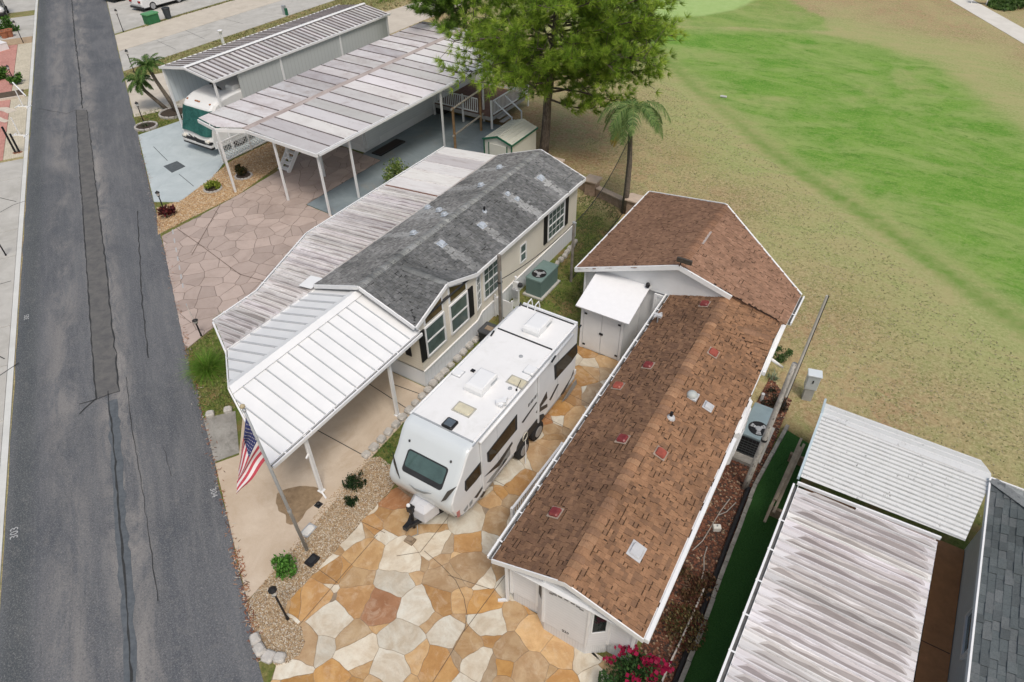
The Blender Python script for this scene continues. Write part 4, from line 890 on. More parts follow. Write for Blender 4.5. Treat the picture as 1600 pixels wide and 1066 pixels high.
r3 = MB(); r3.slab([(XL, ya, ze), (XC, ya, zr), (XC, yb, zr), (XL, yb, ze)], .05); r3.slab([(XR, ya, ze), (XR, yb, ze), (XC, yb, zr), (XC, ya, zr)], .05)
DECKG = plain('grey_deck', (.04, .042, .045), .95, .3, 3); rfh = obj('roof', r3, DECKG, home)
kz = math.atan2(zr-ze, XR-XC); sl3 = math.hypot(zr-ze, XR-XC); nHR = Vector((math.sin(kz), 0, math.cos(kz))); nHL = Vector((-math.sin(kz), 0, math.cos(kz)))
gA = Vector((XC+.42, 14.2, 3.595)); gB = Vector((XR+.02, 14.2, 3.595)); gC = Vector((XR+.02, ya, ze)); gD = Vector((XR+.02, 15.95, ze))
VH_R = [(845, 279), (793, 304), (808, 312), (753, 353), (690, 382)]; VH_L = [(781, 263), (752, 291), (669, 326), (687, 330), (695, 337), (647, 366)]
vpR = [PP(x, y, (XC, 0, zr+.02), nHR) for x, y in VH_R]; vpL = [PP(x, y, (XC, 0, zr+.02), nHL) for x, y in VH_L]
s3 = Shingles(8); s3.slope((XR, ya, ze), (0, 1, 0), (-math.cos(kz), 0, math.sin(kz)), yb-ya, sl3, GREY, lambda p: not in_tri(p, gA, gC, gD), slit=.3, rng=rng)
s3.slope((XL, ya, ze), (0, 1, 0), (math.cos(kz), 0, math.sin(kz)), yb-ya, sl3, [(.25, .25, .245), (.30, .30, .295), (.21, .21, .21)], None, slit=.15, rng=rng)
for c_ in (gC, gD):
    mb = MB(); mb.slab([gA+Vector((0, 0, .012)), gB+Vector((0, 0, .012)), c_+Vector((0, 0, .012))], .04); obj('cross_gable', mb, DECKG, rfh)
    vv = Vector((0, gA.y-c_.y, gB.z-c_.z)); s3.slope((gA.x-.1, c_.y, c_.z+.014), (1, 0, 0), vv, gB.x-gA.x+.1, vv.length, GREY, lambda p, c_=c_: in_tri(p, gA, gB, c_), slit=.2, rng=rng)
# pale wash streaks below the galvanised vents (weathering on the shingles)
tb = []
for q in s3.tabs:
    c = q[6]; o = q[0]+q[1]*q[4]/2
    for v, sgn in [(v, 1) for v in vpR]+[(v, -1) for v in vpL]:
        if (o.x-v.x)*sgn > -.15 and (o.x > XC) == (sgn > 0) and abs(o.y-v.y) < .13+.14*rng.random():
            k = max(0, .74-.2*abs(o.x-v.x)-.14*rng.random()); c = tuple(a*(1-k)+b*k for a, b in zip(c, (.46, .47, .47)))
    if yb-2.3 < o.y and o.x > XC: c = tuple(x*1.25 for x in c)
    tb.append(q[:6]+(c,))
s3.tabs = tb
ridge_caps(rfh, (XC, ya, zr+.004), (XC, yb-.15, zr+.004), SHG, [(.30, .31, .31), (.26, .27, .27), (.33, .34, .33)], .15, .34, .2, rng)
ridge_caps(rfh, gA+Vector((0, 0, .016)), gB+Vector((0, 0, .016)), SHG, [(.26, .27, .27), (.23, .24, .24)], .13, .36, .2, rng)
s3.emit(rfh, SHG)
mb = MB()
for a, b in (((XR+.03, gD.y, ze), (XR+.03, yb, ze)), ((XR+.05, gC.y, ze), (XR+.05, gB.y, gB.z)), ((XR+.05, gB.y, gB.z), (XR+.05, gD.y, ze)), ((XL, yb+.02, ze), (XC, yb+.02, zr)), ((XC, yb+.02, zr), (XR, yb+.02, ze)), ((XL, ya-.02, ze), (XC, ya-.02, zr)), ((XC, ya-.02, zr), (XR, ya-.02, ze))):
    mb.bar(Vector(a)-Vector((0, 0, .05)), Vector(b)-Vector((0, 0, .05)), .05, .14)
obj('fascia', mb, TRIM, rfh)
mb = MB(); gx_ = -11.785; mb.mesh([(gx_, 12.65, 2.85), (gx_, 15.85, 2.85), (gx_, 14.2, 3.5)], [(0, 1, 2)]); mb.mesh([(gx_-.05, 12.65, 2.85), (gx_-.05, 15.85, 2.85), (gx_-.05, 14.2, 3.5)], [(2, 1, 0)]); obj('gable_wall', mb, CREAM, home)
YU, ZU = (0, 1, 0), (0, 0, 1)
WG = plain('blind_glass', (.20, .27, .23), .15, .3, 2.5, spec=.5)
for y0, sh_ in ((12.98, 'n'), (14.38, 'f')):
    w_ = window(home, (-11.785, y0, 1.25), YU, ZU, .98, 1.2, True, GLASSG, .06, .05)
    mb = MB(); y1 = y0-.42 if sh_ == 'n' else y0+1.1
    y1 = max(y1, 12.62); mb.box(-11.79, -11.75, y1, y1+.28, 1.2, 2.5); s_ = obj('shutter', mb, SHUT, home)
# clerestory lights under the cross gable
for pts in ([(12.98, 2.62), (13.96, 2.62), (13.96, 3.28), (12.98, 2.86)], [(14.38, 2.62), (15.36, 2.62), (15.36, 2.90), (14.38, 3.30)]):
    mb = MB(); cx = sum(p[0] for p in pts)/4; cz = sum(p[1] for p in pts)/4
    pt = lambda k: [(cx+(y-cx)*k, cz+(z-cz)*k) for y, z in pts]
    for k, d, m, nm in ((1.1, .03, TRIM, 'clerestory'), (.92, .042, plain('amber_glass', (.10, .075, .035), .1, .5, 3, spec=.6), 'pane')):
        mb = MB(); q = pt(k); mb.loft([[(-11.79+e, y, z) for y, z in q] for e in (0, d)]); ob_ = obj(nm, mb, m, home if nm == 'clerestory' else cl_)
        if nm == 'clerestory': cl_ = ob_
u = Vector((-11.95+11.79, 16.5-15.95, 0)).normalized(); window(home, Vector((-11.79, 15.95, 1.2))+u*.12+Vector((0, 0, 0)), u, ZU, .34, 1.35, True, GLASSG, .05, .04, (2, 2))
window(home, (-11.95, 16.72, 1.2), YU, ZU, .95, 1.4, True, GLASSG, .06, .05, (3, 2))
window(home, (-11.95, 19.35, 1.35), YU, ZU, .38, .75, True, GLASSG, .05, .04)
w_ = window(home, (-11.95, 21.6, 1.2), YU, ZU, 1.35, 1.25, True, GLASSG, .06, .05, (4, 2))
for y1 in (21.22, 23.07): mb = MB(); mb.box(-11.95, -11.91, y1, y1+.27, 1.15, 2.5); obj('shutter', mb, SHUT, home)
window(home, (-13.1, 12.65, 1.3), (1, 0, 0), ZU, .5, 1.0, True, GLASSG, .05, .04); mb = MB(); mb.box(-12.48, -12.24, 12.62, 12.65, 1.25, 2.35); obj('shutter', mb, SHUT, home)
GV = plain('galvanised', (.55, .60, .66), .4, .12, 6, .3)
labs = ['grey box vent nearest the far gable end of the grey roof', 'larger grey box vent paired with a small cap on the grey roof', 'small grey cap vent beside the larger box vent', 'grey box vent in the middle of the trailer side slope', 'grey box vent lowest on the trailer side slope']
for p, l in zip(vpR, labs): roof_vent('box_vent', l, p, nHR, GV, (.24, .24) if 'small' not in l else (.16, .16), .1, 'vents on the grey roof')
labs = ['pale vent nearest the far end on the patio side of the grey roof', 'pale vent second from the far end on the patio side', 'first of three clustered pale vents beside the patio roof', 'middle of three clustered pale vents beside the patio roof', 'last of three clustered pale vents beside the patio roof', 'pale vent nearest the white carport on the patio side']
for p, l in zip(vpL, labs): roof_vent('box_vent', l, p, nHL, GV, (.22, .2), .12, 'vents on the grey roof')
p = PP(757, 330, (XC, 0, zr+.02), nHR); t_ = thing('vent_pipe', 'short black vent pipe on the grey shingle roof', 'vent pipe', p); mb = MB(); mb.cyl(p.x, p.y, p.z-.05, p.z+.2, .04, None, 8); obj('pipe', mb, BLACK, t_); mb = MB(); mb.cyl(p.x, p.y, p.z-.05, p.z+.03, .12, .08, 10); obj('collar', mb, GV, t_)

# ------------------------------------------------------------------ weathered patio roof along the cream home
def oldmetal(name, a, d1, d2, lo=.42, hi=.62, amt=.9, ax=(.35, 3.2, 1), sc=1.5):
    t = NT(name); n = t.noise(sc, 8, .75, .5, None, ax)
    c = t.mix(t.ramp(n, lo, hi, 0, amt), a, d1); c = t.mix(t.ramp(t.noise(sc*1.6, 7, .75, .3, None, ax), .56, .72, 0, .8), c, d2)
    c = t.mix(t.ramp(t.noise(5, 6, .8), .6, .75, 0, .5), c, tuple(x*1.15 for x in a)); c = t.mix(1.0, c, t.info(), 'MULTIPLY'); return t.done(c, .6, 0, .25)
OLD1 = oldmetal('weathered_metal', (.66, .65, .65), (.50, .47, .47), (.34, .29, .28), .46, .64, .8, (.4, 2.4, 1), 1.4); OLD2 = oldmetal('weathered_metal_pale', (.70, .695, .69), (.52, .49, .48), (.40, .33, .3), .48, .68, .7)
patio = thing('patio_roof', 'weathered grey metal patio roof along the far side of the cream home', 'patio roof', (-17.8, 17, 0))
PO = [(-17.95, 9.45), (-18.0, 11.4), (-19.45, 15.25), (-19.45, 24.55), (-16.22, 24.6), (-16.22, 12.9), (-16.3, 8.6)]
zpat = lambda x, y: 2.52+(x+19.45)*.085
base = MB(); base.slab([(x, y, zpat(x, y)-.02) for x, y in PO], .05); pr_ = obj('deck', base, TRIM, patio)
near = [p for p in halfplane(PO, 0, 1, 19.9)]; far_ = halfplane(PO, 0, -1, -20.05)
GRIME = oldmetal('grime_streak', (.36, .335, .325), (.26, .235, .225), (.17, .15, .145), .42, .6, .8, (.3, 2, 1), 1.8); GRIME2 = oldmetal('grime_light', (.55, .53, .52), (.46, .435, .425), (.36, .33, .32), .42, .6, .8, (.3, 2, 1), 1.8)
RIBO = oldmetal('rib_old', (.68, .67, .67), (.52, .49, .48), (.36, .31, .3), .48, .7, .8, (.5, 3, 1), 1.6)
metal_roof(patio, near, zpat, .25, OLD1, .045, .05, 8.6, rm=RIBO, streak=(GRIME, 1.1)); metal_roof(patio, far_, zpat, .92, OLD2, .03, .04, 20.05)
RUST = plain('rust', (.22, .12, .09), .9, .4, 5)
mb = MB(); mb.bar((-19.4, 19.97, zpat(-19.4, 0)), (-16.3, 19.97, zpat(-16.3, 0)), .13, .04); obj('rust_seam', mb, RUST, patio)
mb = MB(); mb.slab([(-16.45, 13, 2.82), (-16.1, 13, 2.98), (-16.1, 24.5, 2.98), (-16.45, 24.5, 2.82)], .02); obj('flashing', mb, oldmetal('flashing_metal', (.62, .60, .58), (.46, .38, .34), (.34, .22, .19), .4, .6, .8, (3, .5, 1)), patio)
for a, b in (((-17.95, 9.45), (-18.0, 11.4)), ((-18.0, 11.4), (-19.45, 15.25)), ((-19.45, 15.25), (-19.45, 24.55))):
    d = (Vector(b)-Vector(a)).normalized(); gutter(patio, (a[0], a[1], zpat(*a)), (b[0], b[1], zpat(*b)), (-d.y, d.x, 0), .10)
mb = MB(); mb.bar((-17.98, 9.4, 2.55), (-16.3, 8.55, 2.72), .06, .16); obj('front_fascia', mb, TRIM, patio)
for x, y in ((-17.85, 9.6), (-19.3, 15.4), (-19.3, 18.5), (-19.3, 21.5), (-19.3, 24.4)): mb = MB(); mb.box(x-.04, x+.04, y-.04, y+.04, 0, zpat(x, y)-.05); obj('post', mb, TRIM, patio)

# ------------------------------------------------------------------ white carport
t = NT('white_metal'); n = t.noise(1.3, 5); CARP = t.done(t.mix(t.ramp(n, .35, .7), (.74, .755, .77), (.80, .81, .82)), .42, 0, .35)
cp_ = thing('white_carport', 'white ribbed metal carport with raised ridge beside the lane', 'carport', (-14.1, 9.8, 0))
RC, zc, zce = -14.14, 3.4, 2.62
zcar = lambda x, y: zc-abs(x-RC)*(zc-zce)/2.42
right = [(-11.72, 6.15), (RC, 7.14), (RC, 12.72), (-11.72, 12.6)]; left = [(RC, 7.14), (-16.48, 8.75), (-16.48, 12.85), (RC, 12.72)]
CRIB = plain('carport_rib', (.50, .52, .545), .45, .08, 4)  # ribs greyer than the sheets, their shading lines put into the colour
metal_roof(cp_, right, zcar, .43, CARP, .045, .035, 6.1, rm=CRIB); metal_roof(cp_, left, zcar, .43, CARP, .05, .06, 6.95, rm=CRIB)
mb = MB(); mb.loft([[(RC-.26, y+.14, zcar(RC-.26, 0)+.045), (RC, y, zc+.07), (RC+.22, y-.1, zcar(RC+.22, 0)+.045), (RC+.22, y-.1, zcar(RC+.22, 0)+.03), (RC, y, zc+.04), (RC-.26, y+.14, zcar(RC-.26, 0)+.03)] for y in (7.14, 12.72)]); obj('ridge_cap', mb, CARP, cp_)
mb = MB(); 
for a, b in (((-11.7, 6.1), (RC, 7.1)), ((RC, 7.1), (-16.5, 8.7))): mb.bar((a[0], a[1], zcar(*a)-.06), (b[0], b[1], zcar(*b)-.06), .04, .16)
obj('fascia', mb, TRIM, cp_); mb = MB(); mb.bar((RC, 12.76, zc-.05), (-11.72, 12.64, zce-.05), .04, .14); mb.bar((RC, 12.76, zc-.05), (-16.45, 12.88, zce-.05), .04, .14)
obj('fascia', mb, TRIM, cp_)
gutter(cp_, (-11.72, 6.15, zce-.0), (-11.72, 12.6, zce-.0), (1, 0, 0), .13)
for x, y in ((-11.74, 7.40), (-11.76, 11.05), (-16.2, 9.3), (-16.3, 12.4)):
    mb = MB(); mb.box(x-.05, x+.05, y-.05, y+.05, .03, zcar(x, y)-.06); po = obj('post', mb, TRIM, cp_); mb = MB(); mb.box(x-.09, x+.09, y-.09, y+.09, .03, .06); obj('foot', mb, TRIM, po)
mb = MB(); mb.bar((-11.72, 7.40, 1.85), (-11.66, 7.2, 1.8), .05); mb.tube([(-11.68, 7.34, 2.4), (-11.68, 7.34, .12), (-11.4, 7.25, .06)], .03, 6); obj('downspout', mb, TRIM, cp_)
mb = MB(); mb.slab([(-16.75, 12.2, 2.86), (-16.2, 12.25, 2.9), (-16.15, 12.9, 2.95), (-16.8, 12.85, 2.88)], .02); obj('tarp_patch', mb, CARP, cp_)

# ------------------------------------------------------------------ travel trailer
tr = thing('travel_trailer', 'white travel trailer with sloped nose parked on the flagstones', 'trailer', (-8.28, 12, 0))
x0, x1 = -9.36, -7.20
prof = [(15.2, .65), (15.22, 2.95), (15.12, 3.07), (9.15, 3.07), (9.0, 3.03), (8.86, 2.88), (8.62, 2.5), (8.2, 2.0), (8.08, 1.75), (8.10, 1.42), (8.24, 1.05), (8.5, .78), (8.9, .65)]
def xring(x, k, pr=prof, off=0.0):
    cy, cz = 11.8, 1.85; return [(x, cy+(y-cy)*(1-k/3.5*.5)+(-off if y < cy else off), cz+(z-cz)*(1-k/1.2*.5)) for y, z in pr]
TW = plain('trailer_white', (.77, .785, .80), .25, .03, 1.5, spec=.5, dirt=(.6, .6, .58), dirt_amt=.15)
mb = MB(); mb.loft([xring(x0, .12), xring(x0+.03, .035), xring(x0+.09, 0), xring(x1-.09, 0), xring(x1-.03, .035), xring(x1, .12)]); body = obj('body', mb, TW, tr)
# front cap shell
fp = [(9.35, 3.085), (9.1, 3.075), (8.97, 3.03), (8.83, 2.88), (8.595, 2.5), (8.175, 2.0), (8.055, 1.75), (8.075, 1.42), (8.215, 1.05), (8.48, .765), (8.75, .70)]
CAPM = plain('nose_gelcoat', (.60, .645, .67), .16, .03, 1.0, spec=.55)
mb = MB(); xs = [(x0+.02, .10), (x0+.07, .02), (x0+.16, 0), (x1-.16, 0), (x1-.07, .02), (x1-.02, .10)]
mb.loft([[(x, y+(.15*k), z-(k*.3 if z > 1.5 else -k*.2)) for y, z in fp] for x, k in xs], False, None, False); cap = obj('nose_cap', mb, CAPM, tr, True)
mb = MB(); mb.box(x0+.06, x1-.06, 9.28, 9.33, 3.07, 3.105); obj('cap_seam', mb, GREYM, tr)
def planepoly(o_, U, V, pts, d0, d1):
    mb = MB(); O, U, V = Vector(o_), Vector(U), Vector(V); N = U.cross(V).normalized(); mb.loft([[O+U*a+V*b+N*d for a, b in pts] for d in (d0, d1)]); return mb
def roundrect(w, h, r, n=4):
    out = []
    for cx, cy, a0 in ((w-r, r, -90), (w-r, h-r, 0), (r, h-r, 90), (r, r, 180)):
        out += [(cx+r*math.cos(R(a0+90*k/n)), cy+r*math.sin(R(a0+90*k/n))) for k in range(n+1)]
    return out
wV = Vector((0, 8.595-8.175, .5)).normalized(); wO = Vector((-8.95, 8.19, 2.01))
obj('windshield', planepoly(wO, (1, 0, 0), wV, roundrect(1.36, .66, .09), .004, .022), DARK, cap)
obj('windshield_glass', planepoly(wO+Vector((.045, 0, 0))+wV*.16, (1, 0, 0), wV, roundrect(1.27, .46, .07), .02, .027), plain('teal_glass', (.075, .125, .12), .05, .3, 1.5, spec=.7), cap)
for x in (-8.98, -7.58): mb = MB(); p = Vector((x, 8.70, 2.72)); mb.lathe(p.x, p.y, [(.03, p.z-.03), (.028, p.z+.02), (.01, p.z+.03)], 8); obj('marker_lamp', mb, DARK, cap)
GR = plain('graphic_dark', (.03, .033, .037), .3, .2, 3); GRG = plain('graphic_grey', (.27, .29, .30), .3, .15, 3)
def on_side(px, d=.012, x=x1): return [PP(a, b, (x, 0, 0), (1, 0, 0)) for a, b in px]
def side_decal(name, px, m, par=None, d0=-.002, d1=.008):
    q = on_side(px); mb = MB(); mb.loft([[p+Vector((d, 0, 0)) for p in q] for d in (d0, d1)]); return obj(name, mb, m, par or body)
for px in ([(762, 707), (806, 650), (806, 672), (767, 720), (763, 720)], [(727, 752), (751, 722), (752, 739), (744, 750), (729, 767), (727, 765)], [(867, 571), (900, 538), (901, 552), (892, 565), (868, 592)]):
    q = on_side(px); c = sum(q, Vector())/len(q)
    mb = MB(); mb.loft([[c+(p-c)*1.07+Vector((d, 0, 0)) for p in q] for d in (-.004, .012)]); w_ = obj('side_window', mb, DARK, body)
    mb = MB(); mb.loft([[c+(p-c)*.93+Vector((d, 0, 0)) for p in q] for d in (.0, .017)]); obj('pane', mb, plain('amber_dark_glass', (.045, .032, .018), .06, .5, 2, spec=.7), w_)
for px, m in (([(815, 660), (838, 628), (839, 629), (817, 661)], GR), ([(837, 645), (854, 612), (855, 622), (844, 637), (855, 631), (855, 636), (840, 646)], GR), ([(858, 625), (871, 600), (873, 600), (860, 626)], GR),
              ([(770, 700), (790, 680), (808, 660), (808, 663), (790, 684)], GR), ([(757, 745), (778, 722), (800, 690), (801, 693), (780, 728)], GR), ([(760, 755), (790, 715), (792, 717), (768, 752)], GRG), ([(770, 745), (797, 700), (797, 710), (785, 728)], GRG),
              ([(875, 618), (892, 590), (896, 578), (896, 584), (880, 616)], GR), ([(878, 628), (900, 592), (901, 600), (886, 622)], GRG),
              ([(724, 798), (731, 788), (731, 793), (726, 800)], GRG), ([(733, 787), (738, 780), (738, 786), (734, 792)], GRG), ([(741, 778), (752, 762), (757, 754), (757, 758), (745, 778)], GR), ([(750, 776), (758, 764), (758, 770), (753, 778)], GR)):
    side_decal('stripe', px, m)
for k in range(7):      # small slanted badge word, too blurred to read
    a = k/7; X, Y = 825+a*17.5, 634-a*22; side_decal('badge_stroke', [(X, Y+2.5), (X+.6, Y-2.5), (X+2.2, Y-4.6), (X+1.8, Y+.2)], GRG if k % 2 else GR)
def front_decal(px, m, yl, name='nose_stripe'):
    n_ = Vector((0, -.77, .64)) if yl > 1.8 else Vector((0, -1, -.05)); q = [PP(a, b, (0, 8.15, 2.0) if yl > 1.8 else (0, 8.045, 1.7), n_) for a, b in px]
    mb = MB(); mb.loft([[p+n_.normalized()*d for p in q] for d in (-.003, .010)]); obj(name, mb, m, cap)
front_decal([(639, 756), (648, 763), (660, 768), (674, 771), (662, 771), (650, 767)], GRG, 1.5, 'nose_emblem')
front_decal([(614, 707), (618, 722), (625, 748), (620, 738), (615, 722)], GR, 1.5); front_decal([(689, 784), (699, 768), (714, 760), (706, 770), (697, 781)], GR, 1.5)
side_decal('corner_reflector', [(713, 801), (718, 797), (719, 806), (715, 809)], plain('reflector', (.55, .22, .2), .4, .2, 5))
# roof gear
ZT = 3.075
mb = MB(); mb.bev(x0+.07, x1-.07, 9.3, 15.08, 3.05, 3.095, .02); troof = obj('roof', mb, plain('roof_membrane', (.78, .785, .79), .5, .03, 2, dirt=(.55, .55, .52), dirt_amt=.45), tr)
for px0, px1_ in (((775, 511), (871, 551)), ((814, 476), (908, 512))):
    a, b = P(*px0, 3.1), P(*px1_, 3.1); yy = (a.y+b.y)/2; mb = MB(); mb.bar((x0+.1, yy, 3.105), (x1-.08, yy, 3.105), .045, .03); obj('seam_strip', mb, DARK, troof)
def acunit(pc, nm='air_conditioner'):
    c = P(*pc, 3.2); mb = MB(); w, l = .30, .44
    mb.loft([[(c.x-w*k, c.y-l*j+e, z), (c.x+w*k, c.y-l*j+e, z), (c.x+w*k, c.y+l*j+e, z), (c.x-w*k, c.y+l*j+e, z)] for k, j, e, z in ((.95, .95, 0, 3.09), (1, 1, 0, 3.16), (1, .99, 0, 3.26), (.93, .9, .02, 3.34), (.8, .75, .03, 3.36))]); o = obj(nm, mb, TW, troof)
    mb = MB(); mb.box(c.x-.22, c.x+.22, c.y+l-.02, c.y+l+.012, 3.14, 3.26); obj('grille', mb, GREYM, o)
    mb = MB()
    for s_ in (-1, 1): mb.box(c.x+s_*w*.995-.005, c.x+s_*w*.995+.01, c.y+.05, c.y+.36, 3.17, 3.25)
    obj('louver', mb, GREYM, o)
acunit((752, 598)); acunit((840, 508))
TAN = plain('skylight_amber', (.62, .58, .44), .35, .2, 4, dirt=(.4, .34, .22), dirt_amt=.5); FRM = plain('skylight_frame', (.42, .41, .36), .5, .2, 6)
for pc, sx, sy in (((725, 640), .30, .20), ((808, 597), .29, .18)):
    c = P(*pc, 3.1); mb = MB(); mb.box(c.x-sx, c.x+sx, c.y-sy, c.y+sy, 3.09, 3.115); s_ = obj('skylight', mb, FRM, troof); mb = MB(); mb.bev(c.x-sx+.04, c.x+sx-.04, c.y-sy+.04, c.y+sy-.04, 3.11, 3.15, .03); obj('dome', mb, TAN, s_)
c = P(703, 663, 3.1); mb = MB(); mb.bev(c.x-.18, c.x+.18, c.y-.18, c.y+.18, 3.09, 3.17, .03); v_ = obj('roof_fan', mb, BLACK, troof); mb = MB(); mb.bev(c.x-.13, c.x+.13, c.y-.13, c.y+.13, 3.165, 3.19, .02); obj('lid', mb, plain('smoke_lid', (.10, .125, .15), .2, .2, 4, spec=.6), v_)
for pc, s in (((829, 579), .17), ((716, 583), .14)):
    c = P(*pc, 3.1); mb = MB(); mb.bev(c.x-s, c.x+s, c.y-s, c.y+s, 3.09, 3.16, .03); o = obj('roof_fan', mb, TW, troof); mb = MB(); mb.box(c.x-s-.02, c.x+s+.02, c.y-s-.02, c.y+s+.02, 3.088, 3.1); obj('flashing', mb, GREYM, o)
c = P(784, 629, 3.15); mb = MB(); mb.bar((c.x-.12, c.y-.1, 3.17), (c.x+.12, c.y+.06, 3.2), .16, .12); mb.bar((c.x+.05, c.y-.16, 3.16), (c.x+.02, c.y+.2, 3.19), .12, .1); obj('antenna', mb, TW, troof)
for pc in ((814, 557), (797, 607)): c = P(*pc, 3.1); mb = MB(); mb.lathe(c.x, c.y, [(.07, 3.09), (.06, 3.12), (.03, 3.13)], 12); obj('plumbing_vent', mb, GREYM, troof)
c = P(807, 610, 3.1); d = P(814, 594, 3.2); mb = MB(); mb.tube([c, c+Vector((0, 0, .05)), d], .01, 5); mb.lathe(c.x, c.y, [(.03, 3.09), (.03, 3.13)], 8); obj('whip_antenna', mb, BLACK, troof)
c = P(739, 580, 3.1); mb = MB(); mb.box(c.x-.06, c.x+.06, c.y-.05, c.y+.05, 3.09, 3.14); obj('cable_box', mb, BLACK, troof)
for a, b in (((868, 556), (862, 566)), ((772, 517), (767, 525)), ((908, 508), (905, 512)), ((814, 473), (812, 478))): mb = MB(); mb.bar(P(*a, 3.12), P(*b, 3.12), .05, .03); obj('awning_bracket', mb, DARK, troof)
mb = MB(); mb.box(x1-.012, x1+.012, 9.2, 15.1, 3.045, 3.075); obj('drip_rail', mb, GREYM, tr)
mb = MB(); mb.box(x1-.03, x1+.006, 8.9, 11.2, .64, .72); obj('sill_trim', mb, GREYM, tr)
mb = MB(); mb.box(x1-.03, x1+.006, 13.15, 15.15, .64, .72); obj('sill_trim', mb, GREYM, tr)
for y_ in (10.35, 12.62, 13.9): mb = MB(); mb.box(x1-.02, x1+.004, y_, y_+.012, .75, 2.98); obj('panel_seam', mb, GREYM, tr)
# awning tube, arms, ladder, wheels, tongue
mb = MB(); mb.tube([(x1+.05, 9.45, 2.98), (x1+.05, 14.7, 2.98)], .055, 8); aw = obj('awning', mb, TW, tr, True)
for y in (9.5, 12.6): mb = MB(); mb.bar((x1+.05, y, 3.0), (x1+.03, y+.03, .8), .06, .05); obj('awning_arm', mb, TW, aw)
mb = MB(); mb.tube([(x0-.03, 9.3, 3.0), (x0-.03, 15.0, 3.0)], .04, 8); obj('rain_gutter', mb, TW, tr, True)
for x in (-9.0, -8.72): mb = MB(); mb.tube([(x, 15.0, 3.1), (x, 15.05, 3.3), (x, 15.25, 3.32), (x, 15.32, 3.1), (x, 15.32, .9)], .02, 6); obj('ladder_rail', mb, TW, tr)
for k in range(6): mb = MB(); mb.tube([(-9.0, 15.33, 1.0+k*.33), (-8.72, 15.33, 1.0+k*.33)], .016, 6); obj('ladder_rung', mb, TW, tr)
mb = MB(); mb.box(x0+.02, x1-.02, 15.2, 15.3, .75, .95); obj('bumper', mb, TW, tr); mb = MB(); mb.box(x0+.06, x1-.06, 15.2, 15.27, 2.8, 3.05); obj('rear_cap', mb, TW, tr)
TYRE = plain('tyre', (.025, .025, .027), .85, .2, 8); SILV = plain('silver_cover', (.40, .41, .43), .4, .25, 5, .2)
for sx in (x0+.12, x1-.16):
    for y in (11.75, 12.65):
        mb = MB(); n = 20; mb.loft([[(x, y+r_*math.cos(2*math.pi*k/n), .35+r_*math.sin(2*math.pi*k/n)) for k in range(n)] for x, r_ in ((sx, .30), (sx+.03, .35), (sx+.17, .35), (sx+.2, .30))]); w_ = obj('wheel', mb, TYRE, tr)
        mb = MB(); mb.loft([[(x, y+r_*math.cos(2*math.pi*k/n), .35+r_*math.sin(2*math.pi*k/n)) for k in range(n)] for x, r_ in ((sx-.015, .20), (sx+.215, .20))]); obj('rim', mb, SILV, w_)
arch = []
for k in range(9):
    a = math.pi*k/8; arch.append((11.75 if k > 4 else 12.65)+.42*math.cos(a))
mb = MB(); q = [(13.07, .66), (13.0, .85), (12.8, .98), (11.6, .98), (11.4, .85), (11.33, .66)]; mb.loft([[(x1+d, y, z) for y, z in q] for d in (-.01, .02)]); obj('wheel_arch', mb, DARK, tr)
mb = MB(); mb.box(x0+.3, x1-.3, 8.6, 15, .5, .66); obj('chassis', mb, BLACK, tr)
tip = Vector((-8.45, 7.55, .5))
for x in (-9.0, -7.6): mb = MB(); mb.bar((x, 9.1, .56), tip, .09, .12); obj('tongue_bar', mb, BLACK, tr)
mb = MB(); mb.box(tip.x-.07, tip.x+.07, tip.y-.12, tip.y+.16, .46, .60); obj('coupler', mb, BLACK, tr)
mb = MB(); mb.loft([[(-8.75, 8.35, z0), (-7.92, 8.35, z0), (-8.05, 7.86, z0), (-8.62, 7.86, z0)] if i == 0 else [(-8.62, 8.3, z0), (-8.05, 8.3, z0), (-8.15, 8.0, z0), (-8.52, 8.0, z0)] for i, z0 in ((0, .58), (0, .98), (1, 1.14))]); obj('propane_cover', mb, plain('propane_cover', (.60, .61, .64), .45, .05, 3), tr)
mb = MB(); mb.tube([(tip.x-.03, 7.82, .1), (tip.x-.03, 7.82, 1.02)], .045, 8); mb.box(tip.x-.12, tip.x+.06, 7.74, 7.9, .9, 1.1); jk = obj('jack', mb, BLACK, tr); mb = MB(); mb.lathe(tip.x-.1, 7.82, [(.06, 1.1), (.05, 1.14)], 8); obj('jack_lamp', mb, TW, jk)
mb = MB(); mb.tube([tip+Vector((.1, .3, -.02)), tip+Vector((.2, .15, -.4)), tip+Vector((.05, -.02, -.45))], .012, 5); obj('chain', mb, GREYM, tr)
bk = thing('leveling_block', 'small wooden block under the trailer hitch', 'wood block', (tip.x+.12, tip.y-.12, .03)); mb = MB(); mb.box(tip.x-.02, tip.x+.26, tip.y-.22, tip.y+.0, .034, .1); obj('block', mb, WOOD, bk); mb = MB(); mb.box(tip.x+.02, tip.x+.22, tip.y-.18, tip.y-.04, .1, .16); obj('upper_block', mb, WOOD, bk)
# hose bundle by the wheels
hb = thing('hose', 'coiled grey hose hanging at the trailer side by the wheels', 'hose', (x1+.1, 11.2, 0)); c = PP(820, 682, (x1+.03, 0, 0), (1, 0, 0)); mb = MB()
mb.tube([c+Vector((.02, .14*math.cos(a*.5), .16*math.sin(a*.5))) for a in range(26)], .02, 6); obj('coil', mb, plain('hose_pale', (.55, .53, .45), .5, .2, 5), hb)
mb = MB(); mb.tube([c+Vector((.02, 0, -.14)), Vector((c.x+.1, c.y-.1, .3)), Vector((c.x+.2, c.y-.3, .06))], .015, 6); obj('tail', mb, plain('hose_white', (.7, .7, .7), .5, .1, 5), hb)
